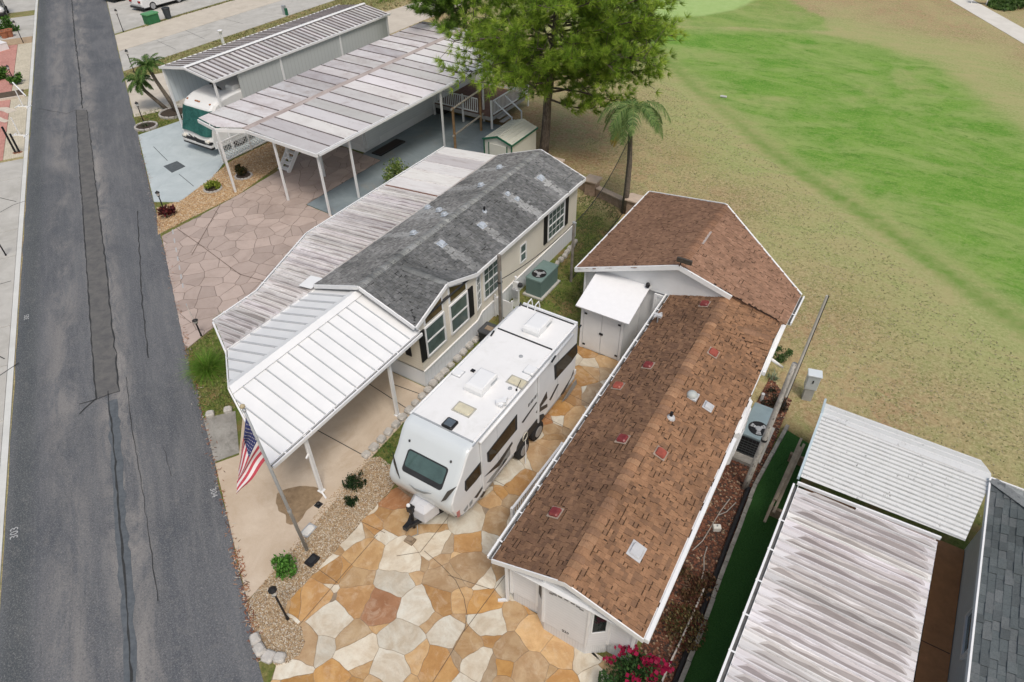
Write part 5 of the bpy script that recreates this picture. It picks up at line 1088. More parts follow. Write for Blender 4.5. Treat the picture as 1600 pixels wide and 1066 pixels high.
# ------------------------------------------------------------------ neighbour carport and raised home
rng = random.Random(31)
nc = thing('neighbour_carport', 'large weathered flat metal carport on white posts over the stamped drive', 'carport', (-27, 26, 0))
zn = lambda x, y: 3.42+.02*abs(x+27.9)*(-1 if x > -27.9 else .4)
NR = [(-23.0, 19.55), (-27.7, 19.75), (-27.7, 38.2), (-22.95, 34.5)]; NL = [(-28.1, 19.75), (-29.3, 19.1), (-30.95, 19.4), (-31.3, 38.2), (-28.1, 38.2)]
PANA = oldmetal('carport_metal', (.67, .67, .675), (.54, .52, .52), (.40, .36, .35), .46, .70, .7, (.7, 1.1, 1), .8); PANB = oldmetal('carport_metal_dirty', (.63, .63, .64), (.46, .43, .43), (.36, .29, .25), .42, .62, .85, (.7, 1.1, 1), .8)
SEAMD = plain('dirt_shadow_seam', (.17, .15, .15), .8, .35, 5)  # seam dirt and seam shadow lines put into one dark rib colour
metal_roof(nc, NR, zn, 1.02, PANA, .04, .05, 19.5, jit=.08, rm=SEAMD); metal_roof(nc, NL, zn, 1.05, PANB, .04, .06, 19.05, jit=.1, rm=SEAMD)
mb = MB(); mb.box(-28.12, -27.68, 19.72, 38.2, 3.36, 3.415); se = obj('valley_gutter', mb, oldmetal('valley_metal', (.50, .44, .42), (.34, .28, .26), (.26, .17, .14), .4, .6, .9, (3, .4, 1)), nc)
mb = MB()
for a, b in (((-22.97, 19.5), (-27.9, 19.7)), ((-27.9, 19.7), (-29.3, 19.05)), ((-29.3, 19.05), (-30.98, 19.35)), ((-22.94, 19.5), (-22.9, 34.5))): mb.bar((a[0], a[1], 3.28), (b[0], b[1], 3.28), .06, .17)
obj('fascia', mb, TRIM, nc)
gutter(nc, (-22.92, 19.55, 3.36), (-22.9, 34.5, 3.36), (1, 0, 0), .12, False)
for x, y in ((-29.1, 18.95), (-26.03, 19.72), (-23.1, 19.68), (-23.12, 21.78), (-22.95, 28.92), (-28.6, 22.4), (-26.3, 22.6), (-30.6, 25), (-22.95, 33)):
    mb = MB(); mb.box(x-.045, x+.045, y-.045, y+.045, .02, 3.22); obj('post', mb, TRIM, nc)
nh = thing('neighbour_home', 'white sided raised home under the weathered flat carport', 'house', (-28, 30, 0))
NW = siding('neighbour_siding', (.70, .72, .74), .14, .2)
mb = MB(); mb.box(-30.2, -26.25, 25.8, 37.8, .55, 3.15); mb.box(-26.6, -26.1, 25.9, 27.0, .3, 2.6); obj('wall', mb, NW, nh); mb = MB(); mb.box(-30.1, -26.4, 25.95, 37.7, 0, .55); obj('skirting', mb, WHITE, nh)
window(nh, (-26.25, 29.2, 1.4), YU, ZU, .8, .9, True, GLASSG); mb = MB(); mb.box(-26.25, -26.2, 32.6, 33.5, .8, 2.8); obj('door', mb, WHITE, nh); mb = MB(); mb.box(-26.2, -25.6, 32.4, 33.7, .1, .7); obj('step', mb, DARK, nh)
mat_ = thing('door_mat', 'long dark rubber mat beside the neighbour wall', 'mat', (-25.6, 27.2, .03)); mb = MB(); mb.bev(-25.95, -25.25, 26.0, 28.2, .036, .1, .02); obj('tray', mb, BLACK, mat_); mb = MB(); mb.box(-25.85, -25.35, 26.1, 28.1, .1, .112); obj('tread', mb, plain('rubber', (.04, .033, .03), .9, .3, 9), mat_)
# steps
stp = thing('steps', 'white open step ladder stair under the neighbour carport', 'steps', (-28.6, 22.8, 0)); b0, b1 = P(437, 266), P(451, 271); up = Vector((.25, .95, 1.3))
for b in (b0, b1): mb = MB(); mb.bar(b+Vector((0, 0, .03)), b+up, .06, .2); obj('stringer', mb, TRIM, stp)
for k in range(5): mb = MB(); a = b0+up*(k+.6)/5.2; c = b1+up*(k+.6)/5.2; mb.bar(a, c, .26, .04); obj('tread', mb, TRIM, stp)
# lattice fence
lf = thing('lattice_fence', 'white lattice fence panels between the motorhome and gravel bed', 'fence', (-32.4, 23.5, 0)); fy0, fy1, fx = 20.9, 27.0, -32.35
LAT = plain('lattice_white', (.70, .71, .71), .5, .1, 6)
for k, (a, b) in enumerate(((fy0, fy0+2), (fy0+2, fy0+4), (fy0+4, fy1))):
    mb = MB(); s_ = .2; n = int((b-a)/s_)
    for i in range(-8, n+1):
        for sg in (1, -1):
            p0 = [a+i*s_, .08]; p1 = [a+i*s_+1.05, 1.13]
            if p0[0] < a: p0 = [a, .08+(a-p0[0])]
            if p1[0] > b: p1 = [b, 1.13-(p1[0]-b)]
            if p1[1]-p0[1] < .05: continue
            z0, z1 = (p0[1], p1[1]) if sg > 0 else (1.21-p0[1], 1.21-p1[1])
            mb.bar((fx+.006*sg, p0[0], z0), (fx+.006*sg, p1[0], z1), .008, .028)
    pn = tag(obj('lattice', mb, LAT, lf), None, None, None, 'stuff')
for y in (fy0, fy0+2, fy0+4, fy1): mb = MB(); mb.box(fx-.04, fx+.04, y-.04, y+.04, 0, 1.25); obj('post', mb, TRIM, lf)
for z in (.08, 1.15): mb = MB(); mb.box(fx-.03, fx+.03, fy0, fy1, z-.03, z+.03); obj('rail', mb, TRIM, lf)
# deck
dk = thing('wooden_deck', 'wooden deck with white railing beyond the slate slab', 'deck', (-24, 34, 0)); dx0, dx1, dy0, dy1 = -26.2, -21.9, 32.3, 36.5
for k in range(28):
    y = dy0+k*(dy1-dy0)/28; mb = MB(); mb.box(dx0, dx1, y, y+.14, .74, .78); obj('plank', mb, plain('deck_brown', (.16, .095, .075), .85, .35, 4), dk)
mb = MB(); mb.box(dx0, dx1, dy0+.02, dy0+.1, .5, .735); mb.box(dx1-.1, dx1-.02, dy0+.1, dy1, .5, .735); obj('rim_joist', mb, plain('joist', (.36, .36, .36), .8, .2, 4), dk)
bal = MB(); bal.box(-.018, .018, -.018, .018, 0, .8); bm2 = meshof('baluster', bal, TRIM)
for a, b in (((dx0, dy0), (dx1-1.0, dy0)), ((dx1, dy0+.2), (dx1, dy1)), ((dx0, dy1), (dx1, dy1))):
    a, b = Vector((*a, .85)), Vector((*b, .85)); n = int((b-a).length/.14)
    for k in range(n+1): inst('baluster', bm2, Matrix.Translation(a.lerp(b, k/n)), dk)
    for z in (.02, .82): mb = MB(); mb.bar(a+Vector((0, 0, z)), b+Vector((0, 0, z)), .07, .05); obj('rail', mb, TRIM, dk)
for x, y in ((dx0, dy0), (dx1, dy0), (dx1, dy1), (-24, dy0)): mb = MB(); mb.box(x-.05, x+.05, y-.05, y+.05, 0, 1.75); obj('post', mb, TRIM, dk)
for k in range(4): mb = MB(); mb.box(dx1+.02+k*.26, dx1+.3+k*.26, dy0+.4, dy0+1.4, .56-k*.17, .6-k*.17); obj('step', mb, plain('step_grey', (.36, .34, .32), .8, .2, 4), dk)
for y in (dy0+.35, dy0+1.45): mb = MB(); mb.bar((dx1, y, 1.6), (dx1+1.2, y, .85), .06, .06); mb.bar((dx1+1.2, y, 0), (dx1+1.2, y, .9), .06); obj('handrail', mb, TRIM, dk)
PW_ = plain('treated_post', (.30, .19, .10), .85, .35, 5, bump=.3); sw = thing('timber_rack', 'brown wooden post frame with pale crossbars beside the deck', 'post frame', (-22.2, 30.2, 0))
for x, y in ((-22.07, 28.77), (-22.33, 31.77)): mb = MB(); mb.tube([(x, y, 0), (x, y, 2.5)], .075, 8); obj('post', mb, PW_, sw)
for z in (2.45, .95): mb = MB(); mb.tube([(-22.05, 28.6, z), (-22.36, 32.1, z)], .055, 8); obj('crossbar', mb, plain('pale_pole', (.42, .38, .32), .85, .25, 5), sw)

# ------------------------------------------------------------------ tall motorhome shelter and motorhome
rp_ = thing('motorhome_shelter', 'tall narrow metal shelter with ribbed gable roof over the motorhome', 'carport', (-35.3, 29, 0))
RXc = -35.25; CXR = None; zrv = lambda x, y: 4.32-abs(x-RXc)*.145
RIBM = oldmetal('rib_metal', (.60, .61, .62), (.48, .46, .45), (.32, .29, .28), .46, .66, .8, (.6, 2.2, 1), 1.2)
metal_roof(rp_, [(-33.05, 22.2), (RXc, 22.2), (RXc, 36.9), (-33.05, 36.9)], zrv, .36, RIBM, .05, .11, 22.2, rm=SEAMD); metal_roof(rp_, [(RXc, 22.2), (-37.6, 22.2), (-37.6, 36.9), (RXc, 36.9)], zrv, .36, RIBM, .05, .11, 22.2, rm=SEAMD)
mb = MB(); mb.loft([[(RXc-.3, y, zrv(RXc-.3, 0)+.07), (RXc, y, 4.42), (RXc+.12, y, zrv(RXc+.12, 0)+.07), (RXc, y, 4.36)] for y in (22.2, 36.9)]); obj('ridge_cap', mb, CARP, rp_)
RW = ribbed('shelter_wall', (.50, .53, .53), .28, 1, .6, .45)
mb = MB(); mb.box(-33.2, -33.12, 23.9, 36.7, 2.2, 3.95); obj('side_wall', mb, RW, rp_); mb = MB(); mb.box(-37.5, -37.42, 22.3, 36.7, 2.0, 3.92); obj('side_wall', mb, ribbed('shelter_wall_pale', (.62, .68, .72), .28, 1, .6, .35), rp_)
mb = MB(); mb.bar((-33.02, 22.2, 3.98), (-33.02, 36.9, 3.98), .08, .12); mb.bar((-37.62, 22.2, 3.95), (-37.62, 36.9, 3.95), .08, .12); obj('eave_beam', mb, TRIM, rp_)
mb = MB(); mb.bar((-33.05, 22.18, 4.0), (RXc, 22.18, 4.33), .05, .12); mb.bar((-37.6, 22.18, 3.98), (RXc, 22.18, 4.33), .05, .12); obj('rake_trim', mb, TRIM, rp_)
for x in (-33.12, -37.46):
    for y in (22.3, 27, 32, 36.6): mb = MB(); mb.box(x-.05, x+.05, y-.05, y+.05, .02, 3.95); obj('post', mb, TRIM, rp_)
mh = thing('motorhome', 'white motorhome with dark green windshield cover under the tall shelter', 'motorhome', (-34.5, 26, 0)); mx0, mx1 = -35.75, -33.25
mp = [(31.5, .45), (31.5, 2.95), (23.2, 2.97), (22.5, 2.90), (21.95, 2.72), (21.72, 2.5), (21.4, 1.9), (21.22, 1.3), (21.12, .9), (21.2, .45)]
def mring(x, k): return [(x, y+(k if y < 25 else -k*.3), z-(k*.6 if z > 2 else 0)) for y, z in mp]
MHW = plain('motorhome_white', (.76, .77, .77), .3, .04, 1.5, spec=.5, dirt=(.55, .53, .5), dirt_amt=.2)
mb = MB(); mb.loft([mring(mx0, .16), mring(mx0+.08, .04), mring(mx0+.22, 0), mring(mx1-.22, 0), mring(mx1-.08, .04), mring(mx1, .16)]); mbd = obj('body', mb, MHW, mh)
t = NT('green_tarp'); t.bump(t.noise(3.5, 4, .6, 1.5), .9, .08); TARP = t.done(t.mix(t.ramp(t.noise(2.2, 4, .6, .8), .35, .65), (.012, .075, .068), (.03, .13, .115)), .6, 0, .3)
mb = MB(); nxx, nzz = 14, 8; V_ = []
for j in range(nzz+1):
    v = j/nzz; yy = 21.19+(21.70-21.19)*v-.03; zz = 1.22+(2.48-1.22)*v
    for i in range(nxx+1):
        u_ = i/nxx; x = mx0-.01+(mx1-mx0+.02)*u_; e = .16*max(0, abs(u_-.5)*2-.82)/.18
        V_.append((x, yy-.07+e-.03*noise.noise((x*2.5, zz*3, 2)), zz+(.06*math.sin(u_*6) if j == 0 else 0)))
mb.mesh(V_, [(j*(nxx+1)+i, j*(nxx+1)+i+1, (j+1)*(nxx+1)+i+1, (j+1)*(nxx+1)+i) for j in range(nzz) for i in range(nxx)]); obj('windshield_cover', mb, TARP, mbd, True)
mb = MB(); mb.box(mx1-.005, mx1+.012, 21.5, 22.9, 1.5, 2.4); obj('side_cover', mb, TARP, mbd)
for k, (z, m, d) in enumerate(((.78, BLACK, .05), (.60, plain('bumper_white', (.6, .6, .6), .4, .1, 4), .06), (.48, BLACK, .04))): mb = MB(); mb.bev(mx0+.03, mx1-.03, 21.08-d, 21.3, z, z+.12, .03); obj('bumper_band', mb, m, mbd)
for x in (mx0+.12, mx1-.42): mb = MB(); mb.bev(x, x+.3, 21.0, 21.2, .86, .98, .03); obj('headlight', mb, plain('lamp_lens', (.75, .72, .65), .1, .1, 4, spec=.6), mbd)
def mh_decal(px): 
    q = [PP(a, b, (0, 21.14, 1.1), (0, -1, .22)) for a, b in px]; mb = MB(); mb.loft([[p+Vector((0, -d, 0)) for p in q] for d in (-.02, .02)]); obj('stripe', mb, GR, mbd)
mh_decal([(295, 209), (309, 220), (325, 228), (310, 224)]); mh_decal([(303, 213), (316, 221), (318, 225), (308, 219)])
for x in (mx0+.3, -34.75, -34.6, -34.45, mx1-.3): mb = MB(); mb.bev(x-.04, x+.04, 21.9, 22.0, 2.7, 2.76, .01); obj('marker_lamp', mb, plain('amber', (.35, .12, .03), .3, .2, 4), mbd)
mb = MB(); mb.bev(-34.2, -33.5, 23.6, 24.6, 2.97, 3.2, .08); obj('roof_pod', mb, MHW, mbd); mb = MB(); mb.lathe(-34.9, 23.4, [(.06, 2.96), (.05, 3.15), (.2, 3.2), (.05, 3.3)], 10); mb.bar((-34.9, 23.4, 3.15), (-34.0, 23.2, 3.1), .08); obj('antenna', mb, DARK, mbd)
for x in (mx0+.05, mx1-.3):
    for y in (23.0, 29):
        mb = MB(); n = 16; mb.loft([[(xx, y+.42*math.cos(2*math.pi*k/n), .42+.42*math.sin(2*math.pi*k/n)) for k in range(n)] for xx in (x, x+.25)]); w_ = obj('wheel', mb, TYRE, mh); mb = MB(); mb.loft([[(xx, y+.24*math.cos(2*math.pi*k/n), .42+.24*math.sin(2*math.pi*k/n)) for k in range(n)] for xx in (x-.01, x+.26)]); obj('rim', mb, SILV, w_)

# ------------------------------------------------------------------ small green trimmed shed, block wall, net
GTR = plain('green_trim', (.02, .13, .075), .4, .15, 4); gs = thing('metal_shed', 'small cream metal shed with dark green trim beside the pine', 'shed', (-18.5, 29, 0))
sx0, sx1, sy0, sy1, se_, sr_ = -19.42, -17.62, 27.75, 30.4, 1.75, 2.05; scx = (sx0+sx1)/2; CRM = ribbed('cream_metal', (.62, .63, .57), .2, 1, .3, .25)
mb = MB(); mb.box(sx0+.06, sx1-.06, sy0+.06, sy1-.06, 0, 1.72); mb.mesh([(sx0+.06, sy0+.06, 1.72), (sx1-.06, sy0+.06, 1.72), (scx, sy0+.06, 2.0)], [(0, 1, 2)]); obj('wall', mb, plain('shed_cream', (.66, .66, .60), .5, .06, 3), gs)
for a, b in ((sx0, scx), (scx, sx1)):
    mb = MB(); za, zb = (se_, sr_) if a == sx0 else (sr_, se_); mb.slab([(a, sy0, za), (b, sy0, zb), (b, sy1, zb), (a, sy1, za)], .03)
    for k in range(4): 
        u_ = (k+.5)/4; xx = a+(b-a)*u_; z_ = za+(zb-za)*u_; mb.bar((xx, sy0, z_+.01), (xx, sy1, z_+.01), .03, .025)
    obj('roof_panel', mb, plain('shed_roof_cream', (.60, .60, .53), .5, .1, 3, dirt=(.42, .38, .33), dirt_amt=.4), gs)
mb = MB(); mb.bar((sx0-.02, sy0-.02, se_-.03), (scx, sy0-.02, sr_-.03), .04, .1); mb.bar((scx, sy0-.02, sr_-.03), (sx1+.02, sy0-.02, se_-.03), .04, .1); mb.bar((sx1+.01, sy0, se_-.03), (sx1+.01, sy1, se_-.03), .04, .09); mb.bar((sx1-.04, sy0+.04, 0), (sx1-.04, sy0+.04, 1.7), .06); mb.bar((sx0+.04, sy0+.04, 0), (sx0+.04, sy0+.04, 1.7), .06); obj('trim', mb, GTR, gs)
mb = MB(); mb.box(scx-.55, scx+.55, sy0+.03, sy0+.06, .05, 1.55); d_ = obj('door', mb, plain('shed_cream', (.66, .66, .60)), gs); mb = MB()
for x in (scx-.58, scx+.55): mb.box(x, x+.04, sy0+.01, sy0+.06, .05, 1.6)
obj('door_frame', mb, GTR, d_)
BLK = plain('tan_block', (.40, .29, .22), .9, .3, 5, bump=.5, dirt=(.25, .16, .11), dirt_amt=.5); CAPS = plain('tan_cap', (.52, .42, .34), .85, .15, 5, bump=.3)
wa, wb, wc = P(926, 280, .8), P(992, 310, .8), P(868, 252, .8)
lw = thing('block_wall', 'low tan block garden wall with square piers behind the homes', 'wall', wa)
for i, p in enumerate((wa, wb, wc)):
    for c in range(4):
        mb = MB(); mb.bev(p.x-.29+.01*(c % 2), p.x+.29, p.y-.29, p.y+.29, c*.19, c*.19+.185, .015); obj('pier_block', mb, BLK, lw)
    mb = MB(); mb.bev(p.x-.38, p.x+.38, p.y-.38, p.y+.38, .76, .84, .02); obj('pier_cap', mb, CAPS, lw)
for a, b in ((wa, wb), (wc, wa)):
    d = (b-a); d.z = 0; L = d.length-.7; d.normalize(); ang = math.atan2(d.y, d.x); n = int(L/.42)
    mk = lambda l, w, h, z: Matrix.Translation((0, 0, z)) 
    for c in range(3):
        for k in range(n):
            p = a+d*(.36+(k+.5)*L/n); mb = MB(Matrix.Translation((p.x, p.y, 0)) @ Matrix.Rotation(ang, 4, 'Z')); mb.bev(-L/n/2+.006, L/n/2-.006, -.12, .12, c*.15, c*.15+.146, .012); obj('block', mb, BLK, lw)
    for k in range(max(1, n//2)):
        m_ = max(1, n//2); p = a+d*(.36+(k+.5)*L/m_); mb = MB(Matrix.Translation((p.x, p.y, 0)) @ Matrix.Rotation(ang, 4, 'Z')); mb.bev(-L/m_/2+.008, L/m_/2-.008, -.17, .17, .452, .51, .012); obj('coping', mb, CAPS, lw)
POLE = plain('pole_grey', (.22, .20, .175), .9, .35, 6, bump=.4)
np_ = thing('net_pole', 'slim grey pole holding the golf net beside the cream home', 'pole', (-10.6, 21, 0)); pb = P(892, 440); pt_ = Vector((pb.x, pb.y, 2.85)); mb = MB(); mb.tube([pb, pt_], .06, 8); obj('shaft', mb, POLE, np_); mb = MB(); mb.tube([pt_, pt_+Vector((0, 0, .05))], .065, 8); obj('cap', mb, GREYM, np_)
t = NT('net_mesh'); tr_ = t.n.new('ShaderNodeBsdfTransparent'); mx_ = t.n.new('ShaderNodeMixShader'); mx_.inputs[0].default_value = .34
t.done((.012, .02, .018), .8); t.l.new(tr_.outputs[0], mx_.inputs[1]); t.l.new(t.b.outputs[0], mx_.inputs[2]); t.l.new(mx_.outputs[0], t.n['Material Output'].inputs['Surface'])
PALM0 = P(975, 332); net = thing('golf_net', 'dark see-through golf net hung between the slim pole and palm', 'net', (-10.7, 24, 0)); mb = MB(); top = []
for k in range(13):
    u_ = k/12; p = pt_.lerp(Vector((PALM0.x, PALM0.y, 4.2)), u_); p.z -= 1.3*4*u_*(1-u_)*.45; top.append(p)
for k in range(12): mb.face([Vector((top[k].x, top[k].y, .05)), Vector((top[k+1].x, top[k+1].y, .05)), top[k+1], top[k]])
obj('mesh_sheet', mb, t.mat, net); mb = MB(); mb.tube(top, .018, 5); obj('head_rope', mb, BLACK, net); mb = MB(); mb.tube([Vector((p.x, p.y, .06)) for p in top], .02, 5); obj('foot_rope', mb, BLACK, net)
up_ = thing('utility_pole', 'weathered wooden utility pole between the cream home and trailer', 'utility pole', (-11.39, 16.84, 0)); mb = MB(); mb.tube([(-11.3, 16.84, 0), (-11.3, 16.84, 3.35)], [.09, .075], 10); obj('shaft', mb, POLE, up_); mb = MB(); mb.tube([(-11.21, 16.80, 0), (-11.21, 16.80, 2.7)], .022, 6); obj('conduit', mb, GREYM, up_); mb = MB(); mb.lathe(-11.3, 16.84, [(.10, 2.15), (.10, 2.2)], 10); obj('band', mb, BLACK, up_)
ca = thing('overhead_cable', 'black cable sagging from the utility pole to the net pole', 'cable', (-11, 18.5, 2.2)); mb = MB(); A_, B_ = Vector((-11.25, 16.84, 2.3)), pt_; mb.tube([A_.lerp(B_, k/10)-Vector((0, 0, .8*(k/10)*(1-k/10))) for k in range(11)], .015, 5); obj('wire', mb, BLACK, ca)
ACG = plain('ac_green', (.16, .235, .225), .5, .12, 4); ACD = ribbed('ac_louver', (.13, .20, .19), .05, 2, .5, .5)
def ac(name, label, x0, x1, y0, y1, h, m, md, fan, grill_y=None):
    t_ = thing(name, label, 'air conditioner', ((x0+x1)/2, (y0+y1)/2, 0)); mb = MB(); mb.box(x0+.02, x1-.02, y0+.02, y1-.02, .08, h-.08); obj('coil_panel', mb, md, t_)
    mb = MB(); mb.bev(x0, x1, y0, y1, h-.085, h, .02); tp = obj('top', mb, m, t_); mb = MB(); mb.box(x0-.08, x1+.08, y0-.08, y1+.08, 0, .08); obj('pad', mb, CONC, t_)
    fx_, fy_, fr_ = fan; mb = MB(); mb.cyl(fx_, fy_, h-.02, h+.006, fr_, None, 24); fo = obj('fan_opening', mb, BLACK, tp)
    mb = MB(); mb.lathe(fx_, fy_, [(.10, h+.007), (.09, h+.03), (.02, h+.035)], 12); obj('hub', mb, GREYM, fo)
    for k in range(3):
        a = k*2.094+.4; mb = MB(); mb.face([(fx_+.1*math.cos(a), fy_+.1*math.sin(a), h+.012), (fx_+fr_*.9*math.cos(a+.1), fy_+fr_*.9*math.sin(a+.1), h+.012), (fx_+fr_*.9*math.cos(a+.75), fy_+fr_*.9*math.sin(a+.75), h+.016), (fx_+.1*math.cos(a+.9), fy_+.1*math.sin(a+.9), h+.016)]); obj('blade', mb, plain('blade_grey', (.4, .42, .44), .4, .1, 5), fo)
    for r_ in (.55, .8, 1.0): mb = MB(); mb.tube([(fx_+fr_*r_*math.cos(a*.262), fy_+fr_*r_*math.sin(a*.262), h+.045 if r_ < .9 else h+.01) for a in range(25)], .006, 4); obj('guard_ring', mb, BLACK, fo)
    return t_
ac('air_conditioner', 'green box air conditioner beside the cream home', -11.6, -10.85, 19.15, 20.6, .9, ACG, ACD, (-11.22, 19.62, .30))
acx = ac('air_conditioner', 'blue grey air conditioner below the brown roof edge', -1.55, -.80, 15.42, 16.95, .95, plain('ac_blue', (.27, .35, .38), .35, .12, 3, .2), plain('ac_side', (.16, .21, .23), .5, .1, 3), (-1.12, 15.85, .30))
mb = MB(); mb.box(-1.5, -.85, 15.39, 15.425, .14, .84); gr = obj('grille', mb, BLACK, acx)
for k in range(6): mb = MB(); mb.box(-1.5, -.85, 15.375, 15.392, .16+k*.11, .175+k*.11); obj('grille_bar', mb, plain('grille_bar', (.07, .08, .085), .5, .2, 5), gr)
for k in range(6): mb = MB(); mb.box(-1.48+k*.115, -1.47+k*.115, 15.372, 15.39, .14, .84); obj('grille_bar', mb, plain('grille_bar', (.07, .08, .085)), gr)
mb = MB(); mb.box(-1.62, -.78, 15.05, 15.3, 0, .16); obj('concrete_lip', mb, CONCD, acx)
bn = thing('storage_bin', 'dark grey lidded bin between the cream home and trailer', 'bin', P(763, 520)); q = P(763, 515, .6); mb = MB(); mb.loft([[(q.x-.26*k, q.y-.3*k, z), (q.x+.26*k, q.y-.3*k, z), (q.x+.26*k, q.y+.3*k, z), (q.x-.26*k, q.y+.3*k, z)] for k, z in ((.85, 0), (1, .6))]); obj('body', mb, DARK, bn); mb = MB(); mb.bev(q.x-.29, q.x+.29, q.y-.33, q.y+.33, .6, .68, .03); obj('lid', mb, plain('bin_lid', (.07, .075, .08), .6, .3, 5), bn); mb = MB(); mb.box(q.x-.1, q.x+.2, q.y-.12, q.y+.1, .68, .7); obj('leaf_pile', mb, WOOD, bn)
gt = thing('side_gate', 'low white gate panel beside the utility pole', 'gate', (-11.6, 17.4, 0)); mb = MB(); mb.box(-11.9, -11.1, 17.3, 17.34, .1, .95); obj('panel', mb, WHITE, gt)
for x in (-11.9, -11.12): mb = MB(); mb.box(x, x+.06, 17.28, 17.36, 0, 1.05); obj('post', mb, TRIM, gt)
em = thing('electric_meter', 'round grey electric meter on a white post beside the gate', 'meter', (-11.45, 18.3, 0)); mb = MB(); mb.box(-11.6, -11.35, 18.2, 18.3, 0, 1.25); obj('post', mb, WHITE, em); mb = MB(); mb.bev(-11.62, -11.33, 18.1, 18.2, .55, .95, .03); obj('box', mb, GREYM, em)
mb = MB(); n = 14; mb.loft([[(-11.3+e, 18.25+r_*math.cos(2*math.pi*k/n), 1.15+r_*math.sin(2*math.pi*k/n)) for k in range(n)] for e, r_ in ((-.05, .1), (.05, .1), (.1, .06))]); obj('dial', mb, DARK, em); mb = MB(); mb.lathe(-11.5, 18.25, [(.03, 1.2), (.03, 1.45), (.06, 1.48), (.01, 1.52)], 8); obj('cap', mb, TW, em)

# ------------------------------------------------------------------ home at the bottom corner: corrugated porch roof, ribbed roof, grey shingles
pr2 = thing('corrugated_porch_roof', 'stained corrugated metal porch roof beside the turf strip', 'porch roof', (2, 9, 0)); zc2 = lambda x, y: 2.40-(x-2)*.01
CORR = oldmetal('corrugated_metal', (.70, .70, .71), (.54, .52, .52), (.36, .32, .32), .46, .66, .8, (.13, 3.4, 1), 1.7); RIBW = oldmetal('rib_white', (.70, .70, .71), (.52, .50, .50), (.36, .33, .33), .48, .7, .8, (.5, 3, 1), 1.6)
metal_roof(pr2, [(.42, 4.5), (3.68, 4.5), (3.72, 13.05), (.45, 12.9)], zc2, .235, CORR, .05, .05, 4.5, rm=RIBW, streak=(GRIME, 1.45))
gutter(pr2, (.42, 4.5, 2.44), (.45, 12.95, 2.44), (-1, 0, 0), .12)
mb = MB(); mb.bar((.4, 13.0, 2.46), (3.75, 13.12, 2.46), .05, .1); obj('head_flashing', mb, TRIM, pr2)
for x, y in ((.5, 12.8), (.5, 9.5), (.5, 6.2)): mb = MB(); mb.box(x-.05, x+.05, y-.05, y+.05, 0, 2.3); obj('post', mb, TRIM, pr2)
rr_ = thing('ribbed_patio_roof', 'white ribbed roof with black mould spots behind the porch roof', 'patio roof', (2.4, 15, 0))
t = NT('mouldy_white'); n = t.noise(1.6, 8, .8, .5, None, (2.2, .8, 1)); c = t.mix(t.ramp(n, .50, .70, 0, .35), (.70, .71, .71), (.50, .49, .47)); c = t.mix(t.ramp(t.noise(4.5, 7, .85, .2, None, (1.5, .5, 1)), .60, .66, 0, .9), c, (.09, .085, .08)); MOULD = t.done(c, .5, 0, .3)
zr2 = lambda x, y: 2.58-max(0, y-15.6)**1.3*.35-.015*(14.6-y)**2*.4
metal_roof(rr_, [(.42, 13.15), (4.22, 13.25), (4.6, 15.5), (.38, 15.6)], zr2, .155, MOULD, .03, .04, 13.1, rm=plain('rib_mouldy', (.52, .53, .53), .5, .2, 6, dirt=(.2, .2, .19), dirt_amt=.6))
metal_roof(rr_, [(.38, 15.62), (4.6, 15.52), (4.62, 15.9), (4.44, 16.6), (.35, 16.65)], zr2, .34, MOULD, .008, .03, 15.5)
mb = MB(); mb.bar((.38, 13.1, 2.55), (.36, 15.7, 2.56), .06, .12); mb.bar((.36, 15.7, 2.56), (.33, 16.7, 2.24), .06, .12); obj('rake_trim', mb, plain('pale_blue_trim', (.5, .6, .65), .4, .08, 4), rr_)
for x, y in ((.5, 16.3), (4.3, 16.3), (2.4, 16.3)): mb = MB(); mb.box(x-.04, x+.04, y-.04, y+.04, 0, 2.2); obj('post', mb, TRIM, rr_)
ch = thing('corner_home', 'pale blue white home with grey green shingles at the photo corner', 'house', (6.5, 10, 0))
VS = siding('pale_blue_siding', (.60, .645, .68), .12, .2)
mb = MB(); mb.prism([(4.92, 3), (8.5, 3), (8.5, 15.1), (4.92, 15.1)], 0, 2.62); obj('wall', mb, VS, ch)
r4 = MB(); r4.slab([(4.58, 3, 2.62), (7, 3, 3.5), (7, 13.1, 3.5), (4.58, 15.55, 2.62)], .05); r4.slab([(4.58, 15.55, 2.62), (7, 13.1, 3.5), (9.4, 15.55, 2.62)], .05); r4.slab([(9.4, 3, 2.62), (9.4, 15.55, 2.62), (7, 13.1, 3.5), (7, 3, 3.5)], .05); rfc = obj('roof', r4, DECKG, ch)
SHC = shingle_mat('slate_shingle', (.6, .62, .6), .44, .62, .6); s5 = Shingles(); ka = math.atan2(.88, 2.42); GG = [(.13, .15, .155), (.15, .17, .175), (.115, .13, .135), (.165, .18, .185)]
s5.slope((4.58, 3, 2.62), (0, 1, 0), (math.cos(ka), 0, math.sin(ka)), 12.55, math.hypot(.88, 2.42), GG, lambda p: p.y < 15.55-(p.x-4.58)*1.0, e=.15, wr=(.2, .34), slit=.3, rng=rng)
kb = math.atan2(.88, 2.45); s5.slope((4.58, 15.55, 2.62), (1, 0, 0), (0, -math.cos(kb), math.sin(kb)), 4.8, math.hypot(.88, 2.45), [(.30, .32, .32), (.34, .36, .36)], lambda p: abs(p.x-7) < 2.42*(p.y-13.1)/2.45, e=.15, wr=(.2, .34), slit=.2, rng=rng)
ridge_caps(rfc, (4.62, 15.5, 2.65), (6.95, 13.15, 3.5), SHC, [(.24, .255, .26), (.27, .285, .29)], .14, .1, .2, rng); s5.emit(rfc, SHC)
